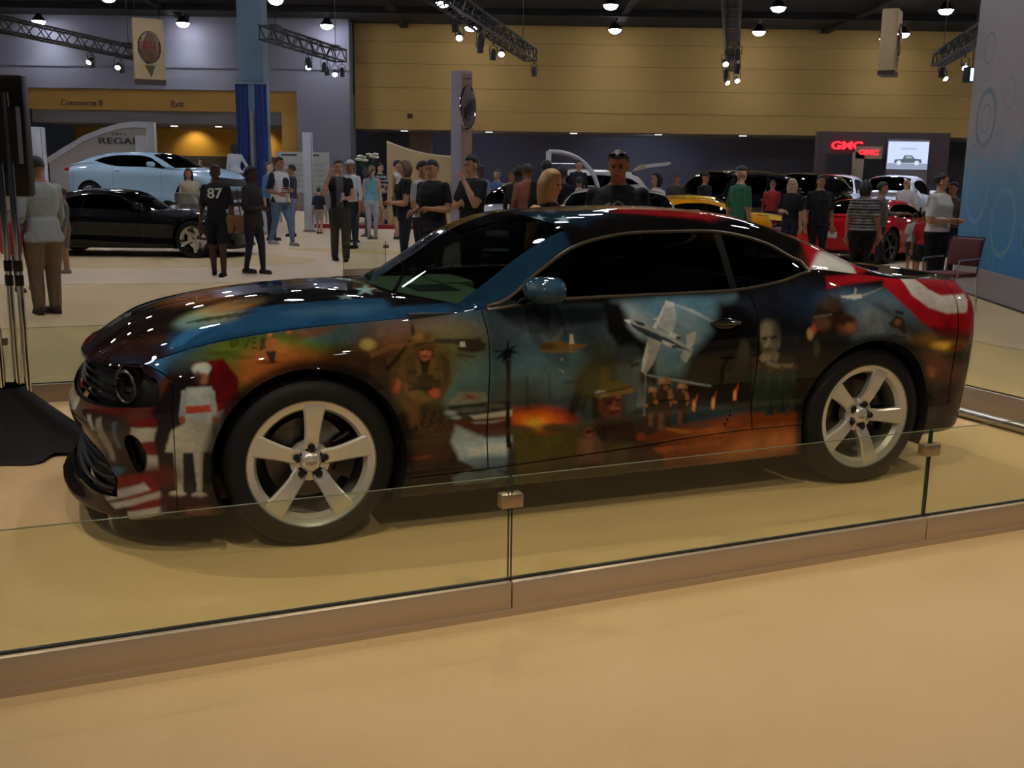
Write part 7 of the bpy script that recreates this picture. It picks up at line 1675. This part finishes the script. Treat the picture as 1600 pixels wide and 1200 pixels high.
# ================================================================== stands, signs and furniture of the show
# -------- blue ringed wall at the right
wa = Vector((6.62, 15.45, 0)); wdir = Vector((-.115, -1, 0)).normalized(); WL = 7.5
bw = empty('printed_wall', wa, math.atan2(wdir.y, wdir.x), 'tall wall printed with pale rings, blue low down and grey above, at the right edge', 'display wall')
def ringwall_mat():
    m = bpy.data.materials.new('ring_wall_print'); m.use_nodes = True; nt = m.node_tree; b = nt.nodes['Principled BSDF']; b.inputs['Roughness'].default_value = .55
    tc = nt.nodes.new('ShaderNodeTexCoord'); sp = nt.nodes.new('ShaderNodeSeparateXYZ'); nt.links.new(tc.outputs['Object'], sp.inputs[0])
    nz = nt.nodes.new('ShaderNodeTexNoise'); nz.inputs['Scale'].default_value = 1.3; nt.links.new(tc.outputs['Object'], nz.inputs['Vector'])
    ad = nt.nodes.new('ShaderNodeMath'); ad.operation = 'MULTIPLY_ADD'; ad.inputs[1].default_value = .5; nt.links.new(nz.outputs['Fac'], ad.inputs[0]); nt.links.new(sp.outputs['Z'], ad.inputs[2])
    mr = nt.nodes.new('ShaderNodeMapRange'); mr.inputs['From Min'].default_value = .8; mr.inputs['From Max'].default_value = 2.6; nt.links.new(ad.outputs[0], mr.inputs['Value'])
    rp = nt.nodes.new('ShaderNodeValToRGB'); rp.color_ramp.elements[0].color = (*rgb(70, 150, 206), 1); rp.color_ramp.elements[1].color = (*rgb(184, 176, 176), 1)
    e = rp.color_ramp.elements.new(.55); e.color = (*rgb(112, 160, 190), 1)
    nt.links.new(mr.outputs[0], rp.inputs[0]); nt.links.new(rp.outputs[0], b.inputs['Base Color'])
    return m
MB().box((WL/2, .15, 2.75), (WL, .3, 4.7)).build('print_panel', ringwall_mat(), bw)
MB().box((WL/2, .155, .205), (WL, .33, .39)).build('plinth', mat('plinth_grey', rgb(176, 168, 166), .6), bw)
MB().box((WL/2, -.015, .012), (WL, .02, .024)).build('base_trim', BLACK, bw)
RINGS = [(.75, 2.45, .42, .085, 0), (.75, 2.45, .20, .03, 0), (.68, 1.46, .46, .06, 1), (1.85, 1.06, .46, .07, 1), (1.15, .98, .30, .035, 1), (.92, .62, .24, .04, 1), (1.62, 2.72, .20, .02, 0), (1.35, 2.1, .16, .02, 0), (.35, 2.0, .12, .02, 0), (1.3, 1.75, .14, .02, 1),
         (2.6, 1.9, .40, .06, 1), (2.9, .95, .34, .05, 1), (2.5, 3.1, .36, .06, 0), (.62, 3.4, .22, .03, 0), (1.55, .55, .12, .02, 1), (3.9, 1.6, .5, .07, 1), (4.2, 2.8, .3, .05, 0), (5.2, 1.2, .42, .06, 1)]
for (x, z, r, w, k) in RINGS:
    n = 40; vs = []; fs = []
    for i in range(n):
        a = 2*PI*i/n
        for rr in (r-w, r):
            vs.append((x+rr*math.cos(a), -.004, z+rr*math.sin(a)))
    fs = [(2*i, 2*i+1, 2*((i+1) % n)+1, 2*((i+1) % n)) for i in range(n)]
    mb = MB(); mb.add(vs, fs); mb.build('printed_ring', mat('ring_pale', rgb(124, 176, 200), .6) if k else mat('ring_blue', rgb(140, 158, 172), .6), bw)
# -------- barriers: right end and behind the coupe
barrier_panel((3.78, 5.85, 0), (2.98, 7.65, 0), 'low glass barrier panel behind the coupe tail at the right', 'glass barrier panels round the stand', clamp_end=False, top=.47, rail=.15)
MB_c = MB()
barrier_panel((2.90, 7.72, 0), (1.10, 7.75, 0), 'low glass barrier panel behind the coupe, hidden by its cabin', 'glass barrier panels round the stand', top=.47, rail=.15)
a0, a1, a2, a3 = car_pt(-3.4, -2.45), car_pt(-1.45, -2.45), car_pt(.5, -2.45), car_pt(2.0, -2.2)
for (p, q, lb) in ((a0, a1, 'low glass barrier panel behind the black cloth, cut by the picture edge'), (a1, a2, 'low glass barrier panel behind the coupe nose')):
    barrier_panel(p, q, lb, 'glass barrier panels round the stand', clamp_end=(p is a0))
barrier_panel((-2.62, 15.75, 0), (-2.0, 16.1, 0), 'small glass barrier corner with steel posts beyond the coupe windscreen', 'glass barrier panels round the stand', top=.55, rail=.12)
for (u, v) in (): pass
fb = empty('barrier_floor_tube', (2.74, 7.45, 0), math.atan2(-1.8, .8), 'steel tube lying along the foot of the right barrier', 'tube')
MB().tube([(0, 0, .035), (1.75, 0, .035)], .035, 12).build('tube_body', STEEL, fb, True)
MB().lathe([(.0, 0), (.037, 0), (.037, .03), (.0, .03)], 12, 'X', (-.01, 0, .035)).build('tube_cap', BLACK, fb)
# -------- monitor stand with chrome poles at the left edge
ms = empty('monitor_stand', (-2.84, 5.62, 0), .15, 'chrome pole stand at the left edge', 'stand')
for (x, y, top) in ((-.07, -.05, 2.15), (.0, -.06, 1.9), (.06, .02, 1.95), (.12, .0, 1.95)):
    MB().tube([(x, y, .05), (x, y, top)], .0185, 14).build('pole', CHROME, ms, True)
    for z in (.92, 1.0): MB().lathe([(.0205, z), (.0225, z+.005), (.0225, z+.055), (.0205, z+.06)], 14, 'Z', (x, y, 0)).build('pole_collar', BLACK, ms, True)
MB().lathe([(0, .0), (.30, 0), (.30, .02), (.05, .05), (0, .05)], 24).build('foot_plate', BLACK, ms, True)
MB().box((.02, .03, 1.73), (.30, .08, .30)).build('mount_bracket', BLACK, ms)
mon = empty('monitor', (-2.935, 5.80, 1.40), .10, 'large black monitor back mounted on the chrome poles', 'monitor')
MB().rbox((-.24, .04, .33), (.94, .10, .66), .02).rbox((-.24, -.04, .30), (.62, .09, .42), .03).build('monitor_case', mat('monitor_black', rgb(30, 24, 24), .5), mon, True)
for k in range(7): MB().box((-.30+.05*k, -.088, .52), (.03, .006, .05)).build('vent_slot', BLACK, mon)
MB().box((-.24, .092, .34), (.86, .004, .54)).build('monitor_screen', mat('screen_dark', rgb(12, 12, 16), .1), mon)
cl = MB(); n = 48; m = 10; vs = []; fs = []
for i in range(m+1):
    t = i/m
    for j in range(n):
        a = 2*PI*j/n; r = (.12 + .33*t**1.2)*(1 + .13*t*math.sin(5*a+1) + .09*t*math.sin(9*a+t*3)); z = .36*(1-t)**1.35*(1+.18*math.sin(3*a+2)*math.sin(PI*t)) + .03*(1+math.sin(6*a+t*5))*t*(1-.6*t)
        ex = 1 + .55*max(0, math.cos(a-.35))**3*t
        vs.append((r*math.cos(a)*ex, r*math.sin(a)*.85*ex, max(z, .006)))
for i in range(m):
    for j in range(n): fs.append((i*n+j, (i+1)*n+j, (i+1)*n+(j+1) % n, i*n+(j+1) % n))
cl.add(vs, fs); co = cl.build('cloth_wrap', mat('black_cloth', (.010, .010, .013), .95, var=.3, scale=14, bump=.5), None, 'all'); co.location = (-2.86, 5.62, 0)
tag(co, 'black cloth heaped over the foot of the chrome stand', 'cloth')
cb = MB().tube([(-2.42, 5.70, .10), (-2.36, 5.62, .03), (-2.28, 5.50, .008), (-2.12, 5.44, .008), (-1.98, 5.50, .008)], .009, 6).build('power_cable', BLACK, None, True); tag(cb, 'black cable running from the cloth heap to the coupe nose', 'cable')
# -------- stage, posts, signs
st = empty('round_stage', (-9.75, 27.2, 0), 0, 'round white stage under the pale blue car', 'stage')
MB().lathe([(0, .62), (3.25, .62), (3.3, .60), (3.3, .0), (0, 0)], 48).build('stage_top', WHITE, st, True); MB().lathe([(3.31, .02), (3.33, .05), (3.33, .10), (3.31, .12)], 48).build('stage_trim', STEEL, st, True)
def white_post(loc, w, d, h, label):
    r = empty('display_post', loc, .1, label, 'post', 'white display posts')
    MB().rbox((0, 0, h/2), (w, d, h), .02).build('post_body', WHITE, r, True); MB().box((0, 0, .03), (w+.06, d+.06, .06)).build('post_foot', STEEL, r); MB().box((w/2-.02, -d/2-.005, h/2+.1), (.025, .01, h-.3)).build('post_trim', mat('post_grey', rgb(150, 150, 158), .5), r)
    return r
white_post((-5.66, 28.6, 0), .26, .26, 2.67, 'tall white post right of the man in the flag shirt')
white_post((-13.05, 28.6, 0), .42, .30, 2.71, 'white post at the left foot of the arched sign, above the jacket')
sg2 = empty('arched_sign', (-12.5, 32, 0), 0, 'arched white sign wall lettered REGAL behind the pale blue car', 'sign')
arc = [(-1.75, 1.95), (-1.2, 2.28), (-.6, 2.62), (0, 2.85), (.5, 3.0), (1.0, 3.06), (1.53, 3.04)]
inn = [(1.30, 2.87), (.9, 2.88), (.5, 2.84), (0, 2.69), (-.6, 2.46), (-1.2, 2.11), (-1.75, 1.78)]
MB().prism(arc+inn, -.10, .12, 'Y').build('arch_band', WHITE, sg2)
MB().prism([(-1.75, 0), (1.30, 0)]+inn, -.02, .08, 'Y').build('sign_panel', mat('sign_grey', rgb(168, 160, 152), .6), sg2)
MB().box((1.42, 0, 1.52), (.24, .22, 3.04)).build('arch_post', WHITE, sg2); MB().box((1.16, -.12, 1.32), (.36, .14, 2.64)).build('inner_post', WHITE, sg2)
t = MB(); add_text(t, 'REGAL', .27, frame_xf((.42, -.03, 2.46), (1, 0, 0), (0, 0, 1)), .01, .002, 1.55); t.build('sign_letters', mat('sign_dark', rgb(64, 50, 60), .4), sg2)
t = MB(); add_text(t, '2 0 1 1', .11, frame_xf((.45, -.03, 2.67), (1, 0, 0), (0, 0, 1)), .008, .001, 1.5); t.build('sign_year', mat('sign_dark', rgb(64, 50, 60), .4), sg2)
# blue pillar with navy drapes
pl = empty('wrapped_pillar', (-7.55, 30.6, 0), 0, 'tall square pillar lit teal blue with navy drapes round its foot', 'pillar')
MB().box((0, 0, 4.44), (.70, .70, 6.98)).build('shaft', mat('pillar_teal', rgb(104, 132, 152), .6), pl)
for s in (-1, 1):
    n = 12; vs = []; fs = []
    for i in range(n+1):
        x = s*(.10 + .34*i/n); y = -.42 + .03*math.sin(i*1.9)
        vs += [(x, y, .05), (x, y, 4.05), (x, y+.04, 4.05), (x, y+.04, .05)]
    for i in range(n):
        for j in range(4): fs.append((i*4+j, i*4+(j+1) % 4, (i+1)*4+(j+1) % 4, (i+1)*4+j))
    mb = MB(); mb.add(vs, fs); mb.build('drape', mat('navy_drape', rgb(44, 66, 130), .8), pl, True)
MB().tube([(0, -.5, .05), (0, -.5, 3.3)], .05, 12).build('lit_pole', mat('pole_beige', rgb(150, 140, 132), .5), pl, True)
MB().tube([(-.46, -.42, 4.07), (.46, -.42, 4.07)], .02, 6).build('drape_rod', STEEL, pl)
# pylon with the oval emblem
py = empty('emblem_pylon', (-1.62, 31.4, 0), D(47), 'tall slim pylon with a chrome oval emblem before the gold wall', 'pylon')
MB().box((0, 0, 2.3), (.44, .44, 4.6)).build('pylon_body', mat('pylon_grey', rgb(150, 146, 156), .5), py)
MB().box((0.004, -.226, 2.28), (.43, .012, 4.5)).build('pylon_face', mat('pylon_wood', rgb(150, 118, 92), .5), py)
ring = [(0 + .30*math.cos(a), -.27, 3.55+.62*math.sin(a)) for a in np.linspace(0, 2*PI, 41)]
MB().tube(ring, .035, 8, False).build('emblem_rim', CHROME, py, True)
e = MB().ell((0, -.25, 3.55), (.28, .045, .60), 24, 14); e.build('emblem_shield', mat('emblem_dark', rgb(120, 110, 104), .3, .7), py, True)
for k in (-1, 0, 1): MB().prism([(-.05, -.16), (.05, -.16), (.07, .14), (0, .18), (-.07, .14)], -.31, -.285, 'Y', Matrix.Translation((k*.12, 0, 3.5+.1*k))).build('emblem_badge', CHROME, py)
MB().box((0, -.236, 4.38), (.30, .01, .05)).build('pylon_mark', mat('sign_dark', rgb(64, 50, 60), .4), py)
cw = empty('curved_panel', (-3.0, 32.3, 0), 0, 'cream panel with a sweeping concave top left of the emblem pylon', 'panel')
top = [(x, 2.56-.42*(1-((1-(x+.95)/2.0))**2)) for x in np.linspace(-.95, 1.05, 18)]
MB().prism([(-.95, 0)]+top+[(1.05, 0)], -.08, .08, 'Y').build('panel_body', mat('cream_panel', rgb(214, 186, 136), .6), cw)
MB().tube([(x, -.06, z+.015) for x, z in top], .03, 8).build('panel_edge', mat('cream_edge', rgb(226, 204, 160), .5), cw, True)
ib = empty('info_board', (-6.95, 34.2, 0), 0, 'pale information board with dark heading behind the white post', 'sign')
MB().box((0, 0, 1.62), (1.75, .08, 1.30)).build('board', mat('board_pale', rgb(178, 178, 172), .6), ib)
for i in range(5): MB().box((-.05, -.045, 1.86-.17*i), (1.45, .006, .09)).build('text_row', mat('board_row', rgb(158, 162, 158), .6), ib)
for (x, w) in ((-.42, .5), (.35, .42)): MB().box((x, -.045, 2.17), (w, .006, .06)).build('heading_bar', mat('board_dark', rgb(58, 56, 66), .6), ib)
for s in (-1, 1): MB().box((s*.75, 0, .48), (.06, .06, .97)).build('board_leg', STEEL, ib)
# flowers on a tall vase
fv = empty('flower_vase', (-3.82, 26.7, 0), 0, 'white flowers in a tall slim vase behind the woman in turquoise', 'flowers')
MB().lathe([(0, 0), (.16, 0), (.16, .03), (.04, .08), (.035, 1.5), (.10, 1.68), (.09, 1.7)], 18).build('vase', mat('vase_glass', rgb(90, 92, 96), .2, .3), fv, True)
random.seed(3)
for k in range(9):
    a = k*2.4; r = .10+.16*random.random(); z = 1.9+.2*random.random(); x, y = r*math.cos(a)*1.3, r*math.sin(a)
    MB().tube([(0, 0, 1.66), (x*.6, y*.6, 1.82), (x, y, z)], .008, 5).build('stem', mat('stem_green', rgb(60, 84, 40), .6), fv)
    mb = MB()
    for q in range(6):
        b_ = q*PI/3; mb.ell((x+.045*math.cos(b_), y+.045*math.sin(b_), z+.01), (.042, .042, .03), 8, 6)
    mb.ell((x, y, z+.02), (.03, .03, .03), 8, 6); mb.build('bloom', mat('petal_white', rgb(222, 214, 190), .6), fv, True)
# white arched stand with the small plinth
ar = empty('arch_stand', (.92, 29.0, 0), 0, 'white D-shaped arch frame behind the blonde woman', 'stand')
arch = [(0, 2.27)] + [(.15+1.25*math.sin(a), 2.27-1.15*(1-math.cos(a))) for a in np.linspace(0.05, PI/2, 16)] + [(1.40, .25)]
MB().tube([(x, 0, z) for x, z in arch], .06, 10).build('arch_tube', WHITE, ar, True); MB().box((.0, 0, 1.16), (.14, .14, 2.25)).build('arch_post', WHITE, ar)
for z in (1.35, 1.65, 1.95): MB().tube([(.05, 0, z), (1.30-.35*max(0, z-1.3), 0, z)], .012, 6).build('cross_wire', STEEL, ar)
MB().box((.75, -.4, .10), (1.9, 1.3, .20)).build('arch_plinth', WHITE, ar)
# dark display wall with the red sign and the screen
gw = empty('display_wall', (14.0, 40, 0), 0, 'dark brown display wall with a red lit sign and a screen, below the gold wall', 'display wall')
MB().box((0, .2, 1.72), (5.0, .4, 3.45)).build('wall_body', mat('wall_umber', rgb(72, 58, 60), .6), gw)
MB().box((-1.3, -.02, 1.3), (1.7, .06, 2.6)).build('dark_panel', mat('wall_dark', rgb(36, 32, 34), .5), gw)
MB().box((-.98, -.12, 1.35), (.42, .12, 2.7)).box((-.60, -.12, 2.68), (1.0, .12, .46)).build('cream_pier', mat('pier_cream', rgb(170, 156, 136), .6), gw)
RED = emit_mat('sign_red', (1.0, .02, .03), 3.2)
t = MB(); add_text(t, 'GMC', .40, frame_xf((-1.42, -.07, 2.92), (1, 0, 0), (0, 0, 1)), .03, .012, 1.35); t.build('red_letters', RED, gw)
t = MB(); add_text(t, 'GMC', .24, frame_xf((-.62, -.2, 2.68), (1, 0, 0), (0, 0, 1)), .02, .01, 1.4); t.build('red_letters', RED, gw)
MB().box((.90, -.05, 1.75), (1.60, .1, 2.9)).build('screen_surround', mat('surround_grey', rgb(116, 110, 116), .5), gw)
MB().box((.90, -.12, 2.60), (1.52, .04, 1.02)).build('screen', emit_mat('screen_glow', (.62, .72, 1.0), 1.15), gw)
MB().box((.90, -.145, 2.20), (1.52, .004, .20)).build('screen_floor_image', emit_mat('screen_floor', (.42, .48, .66), .8), gw)
trk = [(-.52, -.14), (-.50, -.02), (-.20, .0), (-.14, .14), (.14, .14), (.26, .02), (.50, .0), (.54, -.14)]
MB().prism(trk, -.16, -.152, 'Y', Matrix.Translation((.90, 0, 2.46))).build('truck_image', emit_mat('truck_print', (.14, .20, .24), .8), gw)
for x in (-.34, .34): MB().lathe([(0, -.17), (.09, -.17)], 18, 'Y', (.90+x, 0, 2.32)).build('truck_wheel_image', emit_mat('truck_wheel', (.8, .85, .95), 1.0), gw)
MB().prism([(-.11, .03), (-.08, .11), (.10, .11), (.18, .03)], -.172, -.165, 'Y', Matrix.Translation((.90, 0, 2.46))).build('truck_window_image', emit_mat('truck_window', (.5, .58, .7), .8), gw)
for k in range(6): MB().box((.66+.10*k, -.15, 2.84), (.07, .003, .07)).build('screen_words', emit_mat('screen_words', (.50, .56, .82), .9), gw)
MB().box((-.25, -.03, 1.5), (.55, .05, 2.2)).build('door_panel', mat('wall_black', rgb(24, 22, 24), .4), gw)
spot_lamp('display_wall_spot', (14.2, 33.0, 5.0), (13.0, 36.0, 1.0), 900, (.75, .82, 1.0), 50, .6, .1)
spot_lamp('display_wall_spot', (11.4, 32.0, 5.0), (11.2, 34.8, .8), 600, (.75, .82, 1.0), 45, .6, .1)
# lit projector by the short truss
lp = empty('projector', (12.7, 29.6, 4.32), .3, 'small projector with a pale blue lit face beside the ringed wall', 'projector')
MB().rbox((0, .12, .22), (.40, .22, .42), .02).build('projector_case', DARKMETAL, lp, True); MB().box((.03, -.0, .22), (.30, .02, .34)).build('lit_face', emit_mat('projector_face', (.55, .8, 1.0), 2.2), lp)
MB().tube([(0, .1, .43), (0, .1, 3.6)], .015, 6).build('projector_rod', DARKMETAL, lp)
# chair by the blue wall
ch = empty('stacking_chair', (5.42, 12.75, 0), D(-60), 'chrome stacking chair with a dark red back by the ringed wall', 'chair')
SEATRED = mat('chair_red', rgb(96, 34, 36), .6)
MB().rbox((0, 0, .45), (.46, .44, .06), .025).build('seat', SEATRED, ch, True)
MB().rbox((0, .23, .72), (.44, .045, .34), .02, Matrix.Rotation(-.16, 3, 'X')).build('backrest', SEATRED, ch, True)
for s in (-1, 1):
    MB().tube([(s*.22, -.22, 0), (s*.22, -.20, .44)], .012, 8).build('leg', CHROME, ch, True)
    MB().tube([(s*.22, .26, 0), (s*.22, .20, .44), (s*.225, .24, .7), (s*.225, .29, .90)], .012, 8).build('leg', CHROME, ch, True)
    MB().tube([(s*.25, -.2, .44), (s*.26, -.2, .64), (s*.26, .18, .66)], .011, 8).build('arm_rail', CHROME, ch, True)
MB().tube([(-.22, -.20, .43), (.22, -.20, .43)], .011, 8).build('stretcher', CHROME, ch, True); MB().tube([(-.225, .29, .90), (.225, .29, .90)], .011, 8).build('back_rail', CHROME, ch, True)
# clear sign by the black sports car
cs = empty('lectern_sign', (-6.75, 21.5, 0), 0, 'low clear sign panel on a stand behind the black sports car nose', 'sign')
MB().box((0, 0, .98), (.56, .02, .30)).build('clear_panel', glass_mat('clear_plastic', (.75, .76, .74), 1.4, opaque=.35, opcol=(.5, .48, .42)), cs); MB().box((0, 0, 1.14), (.58, .03, .02)).build('panel_cap', mat('cap_cream', rgb(196, 186, 160), .5), cs)
MB().tube([(0, 0, 0), (0, 0, .84)], .03, 10).build('sign_pole', STEEL, cs, True); MB().lathe([(0, 0), (.18, 0), (.18, .02), (0, .03)], 20).build('sign_base', STEEL, cs, True)
